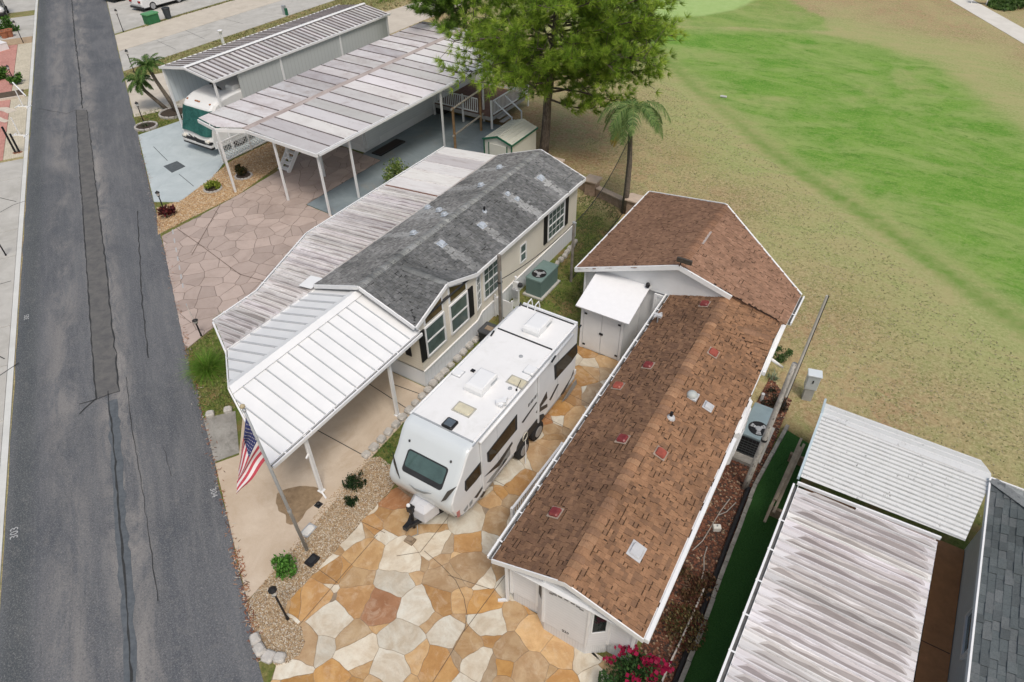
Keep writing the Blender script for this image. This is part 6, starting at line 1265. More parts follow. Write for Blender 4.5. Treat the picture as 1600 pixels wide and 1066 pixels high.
mb = MB(); mb.bar((4.56, 3, 2.6), (4.56, 15.55, 2.6), .04, .14); mb.bar((4.56, 15.57, 2.6), (9.4, 15.57, 2.6), .04, .14); obj('fascia', mb, TRIM, rfc)
w0 = PP(1514, 975, (4.92, 0, 0), (-1, 0, 0)); window(ch, (4.92, 12.3, 1.15), (0, -1, 0), ZU, 1.1, .95, True, GLASSG, .07, .06)
pf = thing('porch_floor', 'brown painted porch floor beside the pale blue wall', 'porch', (4.3, 9, 0)); mb = MB(); mb.box(.7, 4.9, 4, 15.0, .02, .34); obj('slab', mb, plain('porch_brown', (.42, .21, .10), .8, .2, 3), pf); mb = MB(); mb.box(.9, 4.25, 4, 14.2, .34, .352); obj('shadow_sheet', mb, plain('porch_shadow', (.06, .065, .06), .95, .2, 8), pf)  # the dark sheet stands for the porch roof's shadow band on the floor
mb = MB(); mb.box(4.26, 4.88, 11.68, 11.70, .341, .346); obj('joint', mb, TAR, pf)
# bed wall, planks, pole, pedestal, hoses
bw = thing('bed_edging', 'mossy concrete edging between the mulch bed and turf strip', 'edging', (-.5, 12, 0)); EDG = plain('mossy_concrete', (.30, .29, .26), .9, .35, 5, bump=.4, dirt=(.12, .13, .08), dirt_amt=.6)
pts = [Vector((-.36, 5.6, 0)), Vector((-.40, 9, 0)), Vector((-.52, 12, 0)), Vector((-.60, 14.4, 0)), Vector((-.40, 17.3, 0))]
for a, b in zip(pts[:-1], pts[1:]):
    n = max(1, int((b-a).length/.6))
    for k in range(n):
        p0, p1 = a.lerp(b, (k+.01)/n), a.lerp(b, (k+.985)/n); mb = MB(); mb.bar(p0+Vector((rng.uniform(-.01, .01), 0, .08)), p1+Vector((rng.uniform(-.01, .01), 0, .08)), .11, .2); obj('kerb_block', mb, EDG, bw)
dh = thing('drip_pipe', 'black drainage pipe lying along the mossy edging', 'pipe', (-.6, 11, 0)); mb = MB(); mb.tube([(-.5, 7.5, .1), (-.55, 9.5, .12), (-.66, 12, .12), (-.74, 14.2, .12)], .06, 8); obj('pipe', mb, BLACK, dh)
wp = thing('white_pipe', 'thin white pipe lying across the mulch near the red flowers', 'pipe', (-.9, 8, 0)); mb = MB(); mb.tube([P(1100, 920, .2), P(1080, 965, .2), P(1062, 1005, .18), P(1045, 1040, .16), P(1030, 1075, .15)], .025, 6); obj('pipe', mb, plain('pvc', (.62, .58, .54), .5, .15, 5), wp)
for i, pp in enumerate(([(1140, 780), (1125, 800), (1110, 825), (1098, 845), (1082, 860)], [(1150, 785), (1135, 800), (1122, 805)], [(1105, 855), (1100, 870), (1100, 890), (1096, 905)])):
    h_ = thing('garden_hose', ['grey hose curving through the mulch under the brown eave', 'short pale hose above the mulch beside the black pipe', 'hooked grey hose lying on the red mulch'][i], 'hose', P(*pp[0])); mb = MB(); mb.tube([P(*q, .07) for q in pp], .015, 5); obj('tube', mb, plain('hose_grey', (.36, .33, .30), .6, .2, 5), h_)
q = P(1120, 825, .1); jb = thing('spigot_box', 'small white utility box on the mulch', 'utility box', q); mb = MB(Matrix.Translation((q.x, q.y, .03)) @ Matrix.Rotation(.5, 4, 'Z')); mb.bev(-.11, .11, -.08, .08, 0, .16, .02); obj('box', mb, plain('pvc_white', (.7, .7, .66), .5, .1, 5), jb); mb = MB(); mb.tube([(q.x, q.y, .19), (q.x, q.y, .25)], .02, 6); obj('stub', mb, GREYM, jb)
bpz = thing('leaning_pole', 'tall weathered leaning utility pole beside the blue grey air conditioner', 'utility pole', P(1165, 762)); B0, B1 = P(1163, 764), P(1286, 459, 7.3)
t = NT('peeling_pole'); n = t.noise(7, 7, .75, .6, None, (1, 1, .5)); c = t.mix(t.ramp(n, .38, .6), (.30, .285, .26), (.52, .50, .46)); c = t.mix(t.ramp(t.vor(14, 'F1', 'Distance', t.map(t.pos, (1, 1, .35))), .12, .3, .75, 0), c, (.10, .095, .08)); t.bump(n, .5, .03); PEEL = t.done(c, .9, 0, .15)
mb = MB(); mb.tube([B0.lerp(B1, .70*k/8) for k in range(9)], [.088-.02*k/8 for k in range(9)], 12); obj('shaft', mb, PEEL, bpz, True); mb = MB(); mb.tube([B0.lerp(B1, k)+Vector((.1, -.03, 0)) for k in (.55, .75, 1)], [.035, .035, .03], 8); obj('mast_pipe', mb, plain('mast_pale', (.50, .48, .44), .6, .15, 5), bpz); mb = MB(); off = Vector((.12, -.02, 0)); mb.tube([B0.lerp(B1, k/8)+off*1.1 for k in range(4, 9)], .018, 6); obj('conduit', mb, BLACK, bpz)
mb = MB(); mb.tube([B0.lerp(B1, .30), B0.lerp(B1, .31)], .09, 12); obj('band', mb, BLACK, bpz)
pdl = thing('utility_pedestal', 'grey metal utility pedestal standing on the dry grass', 'pedestal', (-.1, 19, 0)); q = P(1259, 626); MM = Matrix.Translation((q.x, q.y, 0)) @ Matrix.Rotation(.25, 4, 'Z')
mb = MB(MM); mb.box(-.14, .16, 0, .22, 0, .65); obj('base', mb, GREYM, pdl); mb = MB(MM); mb.bev(-.2, .2, -.03, .28, .55, 1.15, .02); obj('cabinet', mb, plain('cabinet_grey', (.52, .57, .60), .4, .08, 4, .2), pdl); mb = MB(MM); mb.bev(-.23, .23, -.06, .31, 1.15, 1.2, .015); obj('lid', mb, plain('cabinet_lid', (.62, .68, .72), .4, .05, 4), pdl); mb = MB(MM); mb.box(-.02, .02, -.05, -.03, .85, .97); obj('latch', mb, BLACK, pdl)
wpk = P(1190, 625); mk_ = thing('marker_post', 'small white marker post in the dark mulch', 'marker', P(1190, 628)); mb = MB(); mb.tube([P(1189, 627), P(1189, 627)+Vector((0, 0, .32))], .05, 8); obj('pipe', mb, VW, mk_); mb = MB(); mb.tube([P(1189, 627)+Vector((0, 0, .32)), P(1189, 627)+Vector((0, 0, .36))], .06, 8); obj('cap', mb, VW, mk_)
for k, (dx, dz, lab) in enumerate(((0, 0, 'long pale plank lying lowest beside the ribbed roof'), (.13, .05, 'weathered plank leaning beside the ribbed roof'), (.06, .12, 'pale plank on top of the pile beside the ribbed roof'))):
    mb = MB(); mb.bar((.02+dx, 13.0+k*.4, .12+dz+.3), (.12+dx, 16.6-k*.25, .2+dz+.3), .075, .04); tag(obj('plank', mb, plain('plank_pale', (.40, .33, .24), .85, .3, 5)), lab, 'plank', 'planks beside the ribbed roof')
wsp = thing('plank_rest', 'low weathered timber rest under the pale planks', 'timber', (.1, 14.5, 0))
for y in (13.6, 15.9): mb = MB(); mb.box(-.02, .4, y, y+.1, 0, .38); obj('block', mb, WOOD, wsp)
# ------------------------------------------------------------------ trees and plants
rng = random.Random(77)
LEAF = NT('leaf'); _c = LEAF.mix(1.0, LEAF.attr(), LEAF.info(), 'MULTIPLY'); LEAF.done(_c, .6, 0, .25)
tl_ = LEAF.n.new('ShaderNodeBsdfTranslucent'); LEAF.l.new(_c, tl_.inputs[0]); ml_ = LEAF.n.new('ShaderNodeMixShader'); ml_.inputs[0].default_value = .38; LEAF.l.new(LEAF.b.outputs[0], ml_.inputs[1]); LEAF.l.new(tl_.outputs[0], ml_.inputs[2]); LEAF.l.new(ml_.outputs[0], LEAF.n['Material Output'].inputs['Surface']); LEAFMAT = LEAF.mat
t = NT('pine_bark'); n = t.noise(9, 7, .75, .5, None, (1, 1, .35)); t.bump(n, .8, .05); BARK = t.done(t.mix(t.ramp(n, .35, .65), (.06, .048, .04), (.20, .165, .14)), .95, 0, .1)
def needle_tuft(mb, p, d, n, L, w, col):
    d = d.normalized(); a = d.orthogonal().normalized(); b = d.cross(a)
    for k in range(n):
        th = rng.uniform(0, 6.283); sp = rng.uniform(.15, 1.25); v = (d*math.cos(sp)+(a*math.cos(th)+b*math.sin(th))*math.sin(sp)); v.z -= .08; l = L*rng.uniform(.7, 1.1)
        s_ = v.cross(Vector((rng.uniform(-1, 1), rng.uniform(-1, 1), rng.uniform(-1, 1)))).normalized()*w; c = rng.uniform(.75, 1.25)
        mb.face([p-s_, p+s_, p+v*l], (col[0]*c, col[1]*c, col[2]*c))
def pine(name, label, base, top, branches, pal, tn=26, L=.34, w=.016, r0=.26, seed=1):
    global rng
    rng = random.Random(seed); base, top = Vector(base), Vector(top); t_ = thing(name, label, 'tree', base, 'pines beside the golf course')
    n = 14; ax = [base.lerp(top, k/n)+Vector((.25*noise.noise((k*.4, seed, 0)), .25*noise.noise((k*.4, seed, 5)), 0))*(k/n) for k in range(n+1)]
    mb = MB(); mb.tube(ax, [r0*(1-.72*k/n) for k in range(n+1)], 12); obj('trunk', mb, BARK, t_, True)
    limbs = MB(); cr = MB()
    def at(h): 
        f = h*n; i = min(n-1, int(f)); return ax[i].lerp(ax[i+1], f-i)
    for (h, az, ln, rise, dens) in branches:
        p = at(h); d = Vector((math.cos(az), math.sin(az), rise)).normalized(); path = [p]; seg = 7
        for k in range(seg):
            d = (d+Vector((rng.uniform(-.22, .22), rng.uniform(-.22, .22), rng.uniform(-.10, .16)))).normalized(); path.append(path[-1]+d*ln/seg)
        limbs.tube(path, [max(.012, .07*(1-k/(seg+1))) for k in range(seg+1)], 5)
        for k in range(2, seg+1):
            for q in range(dens):
                dd = (d+Vector((rng.gauss(0, .8), rng.gauss(0, .8), rng.gauss(.15, .5)))).normalized(); l2 = ln*rng.uniform(.12, .34); e = path[k]+dd*l2
                limbs.tube([path[k], path[k].lerp(e, .5)+Vector((0, 0, -.03)), e], [.022, .016, .008], 4)
                for m in range(4):
                    f = path[k].lerp(e, .30+.25*m); c = rng.choice(pal); needle_tuft(cr, f+Vector((rng.gauss(0, .1), rng.gauss(0, .1), rng.gauss(0, .08))), (dd+Vector((0, 0, .35))), tn, L, w, c)
    obj('branches', limbs, BARK, t_, True); obj('crown', cr, LEAFMAT, t_)
    return t_
PG = [(.26, .40, .05), (.34, .50, .065), (.19, .31, .04), (.43, .56, .09), (.15, .25, .035), (.30, .44, .055)]
pb_ = P(849, 243); br = []
r1 = random.Random(4)
for k in range(62):
    h = .30+.68*(k/62); az = k*2.399+r1.uniform(-.4, .4); ln = (3.2+1.6*math.sin(math.pi*min(1, (h-.2)/.75)))*r1.uniform(.75, 1.15)*(1.0 if h < .8 else .75)
    br.append((h, az, ln, r1.uniform(-.15, .3), 3))
for az, h, ln in ((.15, .40, 5.0), (.5, .5, 5.6), (-.1, .55, 5.4), (.35, .64, 5.6), (.9, .45, 5), (3.4, .40, 3.6), (3.0, .45, 4.4), (-.5, .62, 4.8), (.2, .72, 5.2), (-.9, .5, 3.6), (.6, .42, 4.2)): br.append((h, az, ln, .05, 5))
pine('pine_tree', 'large pine standing beside the small green trimmed shed', pb_, pb_+Vector((.5, .6, 10.6)), br, PG, 36, .42, .0125, .27, 3)
b2 = P(712, 62); br = []
for k in range(26):
    h = .30+.66*(k/26); br.append((h, k*2.399+r1.uniform(-.4, .4), r1.uniform(2.2, 3.6), r1.uniform(-.15, .3), 4))
for az, h, ln in ((3.4, .42, 4.6), (3.9, .5, 4.8), (3.1, .55, 4.4), (4.3, .46, 3.8), (2.7, .5, 4)): br.append((h, az, ln, -.02, 5))
b2 = Vector((-29.2, 40.0, 0)); pine('pine_tree', 'second pine with dark trunk behind the neighbour carport', b2, b2+Vector((.2, .2, 9.8)), br, [(.14, .25, .035), (.19, .32, .05), (.10, .19, .03)], 30, .44, .015, .24, 9)

# queen palm
def frond(mb, rachis, p, az, L, droop, lift, pal, n=34, ll=.55, lw=.022, sag=.5):
    pts = []; d = Vector((math.cos(az)*math.cos(lift), math.sin(az)*math.cos(lift), math.sin(lift))); q = Vector(p)
    for k in range(12):
        pts.append(q.copy()); q = q+d*(L/11); d.z -= droop/11; d.normalize()
    rachis.tube(pts, [.022*(1-k/13)+.004 for k in range(12)], 4)
    for k in range(n):
        u_ = .12+.88*k/n; f = u_*11; i = min(10, int(f)); c = pts[i].lerp(pts[i+1], f-i); t_ = (pts[i+1]-pts[i]).normalized(); s_ = t_.cross(Vector((0, 0, 1))); s_ = s_.normalized() if s_.length > 1e-3 else Vector((1, 0, 0))
        for sg in (-1, 1):
            l = ll*math.sin(math.pi*min(.97, .15+.8*u_))*rng.uniform(.8, 1.1); v = (s_*sg*.8+t_*.6+Vector((0, 0, rng.uniform(-.1, .2)))).normalized(); e1 = c+v*l*.5; e2 = c+v*l-Vector((0, 0, sag*l)); wv = t_*lw
            col = rng.choice(pal); j = rng.uniform(.8, 1.2); col = (col[0]*j, col[1]*j, col[2]*j)
            mb.face([c-wv, c+wv, e1+wv, e1-wv], col); mb.face([e1-wv, e1+wv, e2], col)
def palm(name, label, path, rr, crown, n, L, pal, group=None, dead=True, ll=.55, lift=(.2, 1.0), droop=1.9, nl=34, lw=.022):
    t_ = thing(name, label, 'palm', path[0], group); mb = MB(); mb.tube(path, rr, 10); obj('trunk', mb, plain('palm_bark', (.15, .125, .10), .95, .4, 9, bump=.6), t_, True)
    for k in range(n):
        f, ra2 = MB(), MB(); frond(f, ra2, crown, k*2.399+rng.uniform(-.2, .2), L*rng.uniform(.85, 1.1), droop*rng.uniform(.85, 1.2), rng.uniform(*lift), pal, nl, ll, lw); fo = obj('frond', f, LEAFMAT, t_); obj('stalk', ra2, plain('stalk', (.16, .20, .06), .7, .2, 5), fo)
    if dead:
        for az in (3.45, 3.7, 3.95, 4.2):
            f, ra2 = MB(), MB(); frond(f, ra2, Vector(crown)-Vector((0, 0, .15)), az, L*.85, 1.2, -.7, [(.50, .33, .04), (.44, .29, .035), (.34, .27, .05)], 30, .3, .022); fo = obj('frond', f, LEAFMAT, t_); fo['label'] = 'yellowed dead hanging frond'; obj('stalk', ra2, plain('stalk_dead', (.35, .22, .06), .8, .2, 5), fo)
    return t_
pc = [PALM0, PALM0+Vector((.02, 0, 1.2)), PALM0+Vector((.0, .02, 2.6)), PALM0+Vector((-.12, .05, 3.9)), PALM0+Vector((-.12, .05, 5.0))]
palm('queen_palm', 'queen palm with drooping fronds holding the golf net', pc, [.17, .14, .125, .105, .09], pc[-1]+Vector((0, 0, .1)), 17, 2.0, [(.12, .21, .06), (.17, .27, .08), (.09, .165, .05), (.22, .31, .11)], droop=2.7, lift=(.0, .9), nl=40, lw=.02)
a0, a1 = P(262, 172), P(277, 176)
palm('date_palm', 'shorter leaning date palm in the ring planter', [a0, a0+Vector((-.5, -.3, .7)), a0+Vector((-.95, -.5, 1.25)), a0+Vector((-1.15, -.55, 1.75))], [.13, .12, .11, .1], a0+Vector((-1.15, -.55, 1.8)), 22, 1.05, [(.07, .15, .03), (.10, .20, .045), (.05, .11, .025)], 'palms beside the motorhome', False, .3, (.1, 1.2), 1.8, 24, .02)
palm('date_palm', 'taller leaning date palm beside the shelter wall', [a1, a1+Vector((-.35, -.1, 1.0)), a1+Vector((-.75, -.2, 1.9)), a1+Vector((-1.0, -.25, 2.7))], [.14, .13, .11, .1], a1+Vector((-1.0, -.25, 2.75)), 24, 1.25, [(.07, .15, .03), (.10, .20, .045), (.05, .11, .025)], 'palms beside the motorhome', False, .32, (.1, 1.2), 1.8, 24, .02)
def ring(name, label, c, r, n, m, hh=.14):
    t_ = thing(name, label, 'planter', c); c = Vector(c)
    mb = MB(); mb.cyl(c.x, c.y, 0, .08, r*.95, None, 20); obj('soil', mb, plain('soil', (.06, .045, .035), .95, .3, 8), t_)
    for k in range(n):
        a = 2*math.pi*k/n; p = c+Vector((r*math.cos(a), r*math.sin(a), 0)); mb = MB(Matrix.Translation((p.x, p.y, 0)) @ Matrix.Rotation(a, 4, 'Z')); mb.bev(-.06, .06, -math.pi*r/n*.94, math.pi*r/n*.94, 0, hh, .025); obj('ring_block', mb, m, t_)
    return t_
RB = plain('ring_block', (.42, .40, .38), .85, .2, 6)
ring('ring_planter', 'concrete ring planter round the leaning palms', P(272, 178), .85, 16, RB); ring('ring_planter', 'small concrete ring planter round the lamp beside the blue pad', P(229, 199), .62, 12, RB)
ring('ring_planter', 'pale ring round the dark shrub in the orange gravel', P(381, 276), .42, 14, RB, .09); ring('ring_planter', 'pale ring round the yellow green shrub in the orange gravel', P(333, 296), .42, 14, RB, .09)
def bush(name, label, c, rad, hgt, n, pal, ls=.05, group=None, twigs=True, flowers=None, flat_=.9, cat='shrub'):
    t_ = thing(name, label, cat, c, group); c = Vector(c); mb = MB(); tw = MB()
    for k in range(7): 
        a = rng.uniform(0, 6.28); e = c+Vector((rad*.7*math.cos(a), rad*.7*math.sin(a), hgt*.75)); tw.tube([c, c.lerp(e, .5)+Vector((0, 0, .05)), e], [.018, .012, .005], 4)
    obj('stems', tw, plain('twig', (.12, .09, .06), .9, .3, 8), t_)
    cl = [(rng.gauss(0, .42), rng.gauss(0, .42), rng.uniform(.2, .85)) for _ in range(max(5, n//90))]
    for k in range(n):
        q = rng.choice(cl); p = Vector((q[0]+rng.gauss(0, .2), q[1]+rng.gauss(0, .2), q[2]+rng.gauss(0, .14)))
        l = math.hypot(p.x, p.y)
        if l > 1: p.x /= l; p.y /= l
        p = c+Vector((p.x*rad, p.y*rad, max(.03, p.z*hgt))); col = rng.choice(pal); j = rng.uniform(.75, 1.25); a = Vector((rng.gauss(0, 1), rng.gauss(0, 1), rng.gauss(.5, .7))).normalized(); b = a.orthogonal().normalized(); s_ = ls*rng.uniform(.7, 1.3); d = a.cross(b)
        mb.face([p-b*s_*.45, p+d*s_*.6-b*.0, p+b*s_*.45, p-d*s_*.9], (col[0]*j, col[1]*j, col[2]*j))
    obj('leaves', mb, LEAFMAT, t_)
    if flowers:
        fm, m = MB(), flowers[1]
        for k in range(flowers[0]):
            q = rng.choice(flowers[2]); p = c+Vector((q[0]+rng.gauss(0, .07), q[1]+rng.gauss(0, .07), q[2]+rng.gauss(0, .05))); a = Vector((rng.gauss(0, 1), rng.gauss(0, 1), rng.gauss(.5, .7))).normalized(); b = a.orthogonal(); d = a.cross(b); s_ = .045; j = rng.uniform(.7, 1.3)
            fm.face([p-b*s_, p+d*s_, p+b*s_, p-d*s_], (m[0]*j, m[1]*j, m[2]*j))
        obj('blossoms', fm, LEAFMAT, t_)
    return t_
BG = [(.06, .15, .025), (.09, .21, .04), (.13, .27, .05), (.045, .10, .02)]
bush('bush', 'bright green rounded bush in the gravel beside the flagpole', P(448, 893), .36, .5, 900, [(.07, .19, .03), (.10, .26, .045), (.14, .32, .06)], .06)
bush('bush', 'larger dark green clipped shrub in the gravel by the driveway', P(555, 757), .34, .34, 1300, [(.012, .035, .012), (.02, .05, .018), (.03, .065, .02)], .035); bush('bush', 'smaller dark green clipped shrub nearer the flagpole', P(548, 787), .24, .26, 800, [(.012, .035, .012), (.02, .05, .018), (.03, .065, .02)], .035)
bush('bush', 'dark potted shrub in the orange gravel ring', P(381, 274), .38, .55, 500, [(.05, .05, .015), (.09, .06, .02), (.03, .04, .015)], .09); bush('bush', 'yellow green shrub in the orange gravel ring', P(333, 295), .42, .4, 700, [(.22, .28, .04), (.30, .36, .06), (.16, .22, .03)], .07)
bush('bush', 'red leaved cordyline clump round the lamp in the orange gravel', P(262, 340), .45, .6, 300, [(.10, .02, .025), (.16, .03, .03), (.05, .015, .015)], .10)
bush('bush', 'light green yellow shrub on the slate slab beside the patio roof', P(622, 292), .75, 1.2, 1500, [(.16, .24, .06), (.22, .30, .09), (.28, .33, .12), (.10, .17, .04)], .08)
bush('bougainvillea', 'bougainvillea bush with magenta flowers at the white gable corner', P(980, 1082), .70, 1.05, 3000, [(.03, .08, .025), (.05, .12, .035), (.08, .17, .05)], .055, None, True, (210, (.36, .015, .07), [(-.45, .45, .85), (-.2, .55, .9), (.15, .35, 1.15), (.3, .5, 1.1), (.5, .1, 1.0), (.55, -.3, .9), (.1, -.1, 1.1), (.45, .4, .9), (-.6, .1, .8), (.6, .6, .9)]))
bush('thicket', 'tangled brown and olive plants in the narrow side bed', P(1062, 985), .62, .45, 1700, [(.12, .08, .035), (.08, .08, .03), (.20, .15, .06), (.16, .05, .035), (.30, .25, .12)], .05); bush('thicket', 'low reddish tangle of stems under the brown eave', P(1085, 920), .55, .35, 1200, [(.12, .05, .035), (.10, .08, .035), (.20, .11, .06)], .05)
bush('bush', 'dark low plants beside the blue grey air conditioner', P(1208, 632), .5, .3, 900, [(.02, .022, .014), (.03, .035, .02), (.05, .03, .02)], .05)
bush('bush', 'green clump under the rear downspout', P(1218, 560), .4, .3, 500, [(.06, .12, .04), (.09, .16, .05)], .06)
def spiky(name, label, c, n, L, pal, w=.02, arch=1.2, cat='plant', lift=(.5, 1.4), group=None):
    t_ = thing(name, label, cat, c, group); c = Vector(c); mb = MB()
    for k in range(n):
        az = rng.uniform(0, 6.283); el = rng.uniform(*lift); d = Vector((math.cos(az)*math.cos(el), math.sin(az)*math.cos(el), math.sin(el))); p = c+Vector((rng.gauss(0, .08), rng.gauss(0, .08), .02)); s_ = Vector((-math.sin(az), math.cos(az), 0)); l = L*rng.uniform(.6, 1.1); col = rng.choice(pal); j = rng.uniform(.8, 1.2); col = (col[0]*j, col[1]*j, col[2]*j); a = arch*rng.uniform(.6, 1.2)
        for q in range(5):
            ww = w*(1-q/5); p2 = p+d*l/5; mb.face([p-s_*ww, p+s_*ww, p2+s_*w*(1-(q+1)/5), p2-s_*w*(1-(q+1)/5)], col); p = p2; d = (d-Vector((0, 0, a/5))).normalized()
    obj('leaves', mb, LEAFMAT, t_); mb = MB(); mb.lathe(c.x, c.y, [(.08, 0), (.06, .08), (.02, .12)], 8); obj('crown_base', mb, plain('twig', (.12, .09, .06)), t_); return t_
spiky('fountain_grass', 'big arching clump of fountain grass beside the white carport', P(327, 582), 700, 1.2, [(.13, .28, .03), (.18, .34, .045), (.10, .22, .025), (.24, .34, .07)], .012, 1.9)
spiky('fountain_grass', 'low grass tuft behind the lamp by the stamped drive', P(352, 500), 120, .45, [(.08, .2, .03), (.11, .24, .04)], .012, 1.6)
spiky('yucca', 'pale spiky yucca in the bed behind the brown home', P(1207, 592), 40, .45, [(.28, .34, .24), (.2, .26, .17)], .02, .6)
spiky('yucca', 'dark cycad in the ring planter under the leaning palms', P(284, 184), 60, .5, [(.02, .05, .015), (.03, .07, .02)], .02, 1.4)
spiky('yucca', 'small spiky plant in the ring planter by the lamp', P(228, 199), 40, .45, [(.03, .06, .02), (.05, .1, .03)], .02, 1.2)

# ------------------------------------------------------------------ lamp posts
def lamp_post(label, base, h, lean=(0, 0)):
    b = Vector(base); t_ = thing('lamp_post', label, 'lamp post', b, 'black lantern posts along the lane'); tp = b+Vector((lean[0], lean[1], h)); d = tp-b
    mb = MB(); mb.tube([b, b+d*.12, b+d*.80], [.05, .032, .028], 8); obj('pole', mb, BLACK, t_)
    x, y, z = b.x+d.x*.8, b.y+d.y*.8, h*.8; k = .2*h
    mb = MB(); mb.lathe(x, y, [(.03, z), (.07, z+k*.12), (.09, z+k*.75), (.02, z+k*.8)], 8); obj('glass', mb, plain('lamp_glass', (.62, .62, .6), .2, .1, 4), t_)
    mb = MB(); mb.lathe(x, y, [(.115, z+k*.72), (.11, z+k*.8), (.045, z+k*1.05), (.015, z+k*1.2)], 8); obj('lamp_hood', mb, BLACK, t_)
    mb = MB(); mb.lathe(x, y, [(.05, z-.03), (.075, z+.02), (.04, z+.04)], 8); obj('collar', mb, BLACK, t_); return t_
lamp_post('black lantern post leaning over the near gravel bed', P(450, 968), 1.55, (-.05, -.02)); lamp_post('black lantern post in the orange gravel beside the red plants', P(258, 332), 1.15)
lamp_post('black lantern post beside the leaning palms in the ring planter', P(225, 192), 1.3); lamp_post('black lantern post between the pale driveway and brown verge', P(210, 114), 1.6); lamp_post('farthest black lantern post on the homes side of the lane', P(193, 50), 1.75)
lamp_post('black lantern post by the stamped drive beside the fountain grass', P(315, 526), .85); lamp_post('black lantern post in the green bed between the red paver drives', P(25, 132), 1.3); lamp_post('black lantern post beside the rounded bush near the golf cart', P(37, 68), 1.7)
lamp_post('black lantern post cut off at the photo edge across the lane', P(10, 400), 1.0)
ns = thing('tube_pole', 'thin white rod standing behind the lamp by the stamped drive', 'rod', P(305, 505)); mb = MB(); a = P(302, 500); mb.tube([a, a+Vector((-.05, 0, .7))], .02, 5); obj('rod', mb, plain('pvc', (.62, .58, .54)), ns); mb = MB(); mb.tube([a+Vector((-.05, 0, .7)), a+Vector((-.12, .05, .74))], .02, 5); obj('tip', mb, GREYM, ns)

# ------------------------------------------------------------------ flagpole and flag
fb = P(480, 860); ft = P(380, 638, 5.9); fpole = thing('flagpole', 'grey metal flagpole standing in the gravel bed', 'flagpole', fb)
mb = MB(); mb.tube([fb, fb.lerp(ft, .5), ft], [.05, .042, .03], 10); obj('shaft', mb, GREYM, fpole, True); mb = MB(); mb.tube([fb.lerp(ft, .32), fb.lerp(ft, .335)], .055, 10); obj('cleat', mb, GREYM, fpole); mb = MB(); mb.lathe(ft.x, ft.y, [(.02, ft.z), (.06, ft.z+.04), (.06, ft.z+.08), (.01, ft.z+.13)], 10); obj('finial', mb, plain('brass', (.45, .38, .25), .35, .15, 5), fpole)
flag = thing('flag', 'American flag hanging limp from the grey flagpole', 'flag', ft)
hA = fb.lerp(ft, .965); hB = fb.lerp(ft, .69)
RED = plain('flag_red', (.50, .07, .10), .8, .1, 6); FW = plain('flag_white', (.74, .70, .72), .8, .06, 6); BLU = plain('flag_blue', (.035, .045, .16), .8, .15, 6)
fv = P(369, 774, 3.3)-hB; fl_top = P(374, 726, 3.95)-hA
NU, NV = 26, 40
def fpt(u_, v):      # u 0..1 down the hoist, v 0..1 along the fly
    p = hA.lerp(hB, u_)+(fl_top*(1-u_)+fv*u_)*(v**.95)
    n_ = Vector((.8, -.5, .1)); return p+n_*(.055*math.sin(u_*13+v*3)*min(1, v*2.5+.15)+.03*math.sin(v*8+u_*4))
V_ = [fpt(i/NU, j/NV) for i in range(NU+1) for j in range(NV+1)]
for k in range(13):
    mb = MB()
    for i in (2*k, 2*k+1):
        for j in range(NV):
            if k < 7 and j < NV*.4: continue
            mb.face([fpt(i/NU, j/NV), fpt((i+1)/NU, j/NV), fpt((i+1)/NU, (j+1)/NV), fpt(i/NU, (j+1)/NV)])
    obj('stripe', mb, RED if k % 2 == 0 else FW, flag)
mb = MB()
for i in range(14):
    for j in range(int(NV*.4)): mb.face([fpt(i/NU, j/NV), fpt((i+1)/NU, j/NV), fpt((i+1)/NU, (j+1)/NV), fpt(i/NU, (j+1)/NV)])
cant = obj('canton', mb, BLU, flag); mb = MB(); nf = Vector((.8, -.5, .1)).normalized()
for rr2 in range(9):
    for cc in range(6 if rr2 % 2 == 0 else 5):
        u_ = (rr2+1)/10*7/13; v = ((cc*2+(1 if rr2 % 2 == 0 else 2))/12)*.4; c = fpt(u_, v); du = (fpt(u_+.01, v)-c)*100*.021; dv = (fpt(u_, v+.01)-c)*100*.0125; 
        for sgn in (1, -1):
            ptsx = [c+nf*.008*sgn+du*math.cos(a)*r_+dv*math.sin(a)*r_ for a, r_ in ((math.pi*k/5, 1 if k % 2 == 0 else .42) for k in range(10))]; mb.face(ptsx)
tag(obj('stars', mb, FW, cant), None, None, None, 'stuff')
mb = MB(); q = hA.lerp(ft, .5); mb.lathe(q.x, q.y, [(.04, q.z), (.05, q.z+.05), (.02, q.z+.08)], 8); obj('clip', mb, GREYM, flag)

# ------------------------------------------------------------------ small things on the ground
STN = plain('edging_stone', (.50, .48, .45), .85, .2, 7, bump=.4, dirt=(.3, .27, .22), dirt_amt=.5)
se1 = thing('stone_edging', 'row of rough pale stones between the tan drive and trailer', 'edging', P(600, 680))
sm = MB(); sm.bev(-.13, .13, -.16, .16, 0, .14, .05); sme = meshof('edging_stone', sm, STN)
def stones(parent, path, step=.36, s=1.0, col=None):
    path = [Vector(p) for p in path]
    for a, b in zip(path[:-1], path[1:]):
        n = max(1, int((b-a).length/step)); ang = math.atan2((b-a).y, (b-a).x)-math.pi/2
        for k in range(n):
            p = a.lerp(b, (k+.5)/n); inst('edging_stone', sme, Matrix.Translation((p.x+rng.uniform(-.02, .02), p.y, .02)) @ Matrix.Rotation(ang+rng.uniform(-.25, .25), 4, 'Z') @ Matrix.Diagonal((s*rng.uniform(.85, 1.15), s*rng.uniform(.85, 1.1), rng.uniform(.8, 1.2), 1)), parent)
stones(se1, [P(566, 718), P(602, 683), P(655, 627), P(700, 578), P(748, 528), P(765, 512)])
se2 = thing('stone_edging', 'short row of rough stones between the lawn and grey apron', 'edging', P(340, 645)); stones(se2, [P(317, 651), P(341, 647), P(372, 637)])
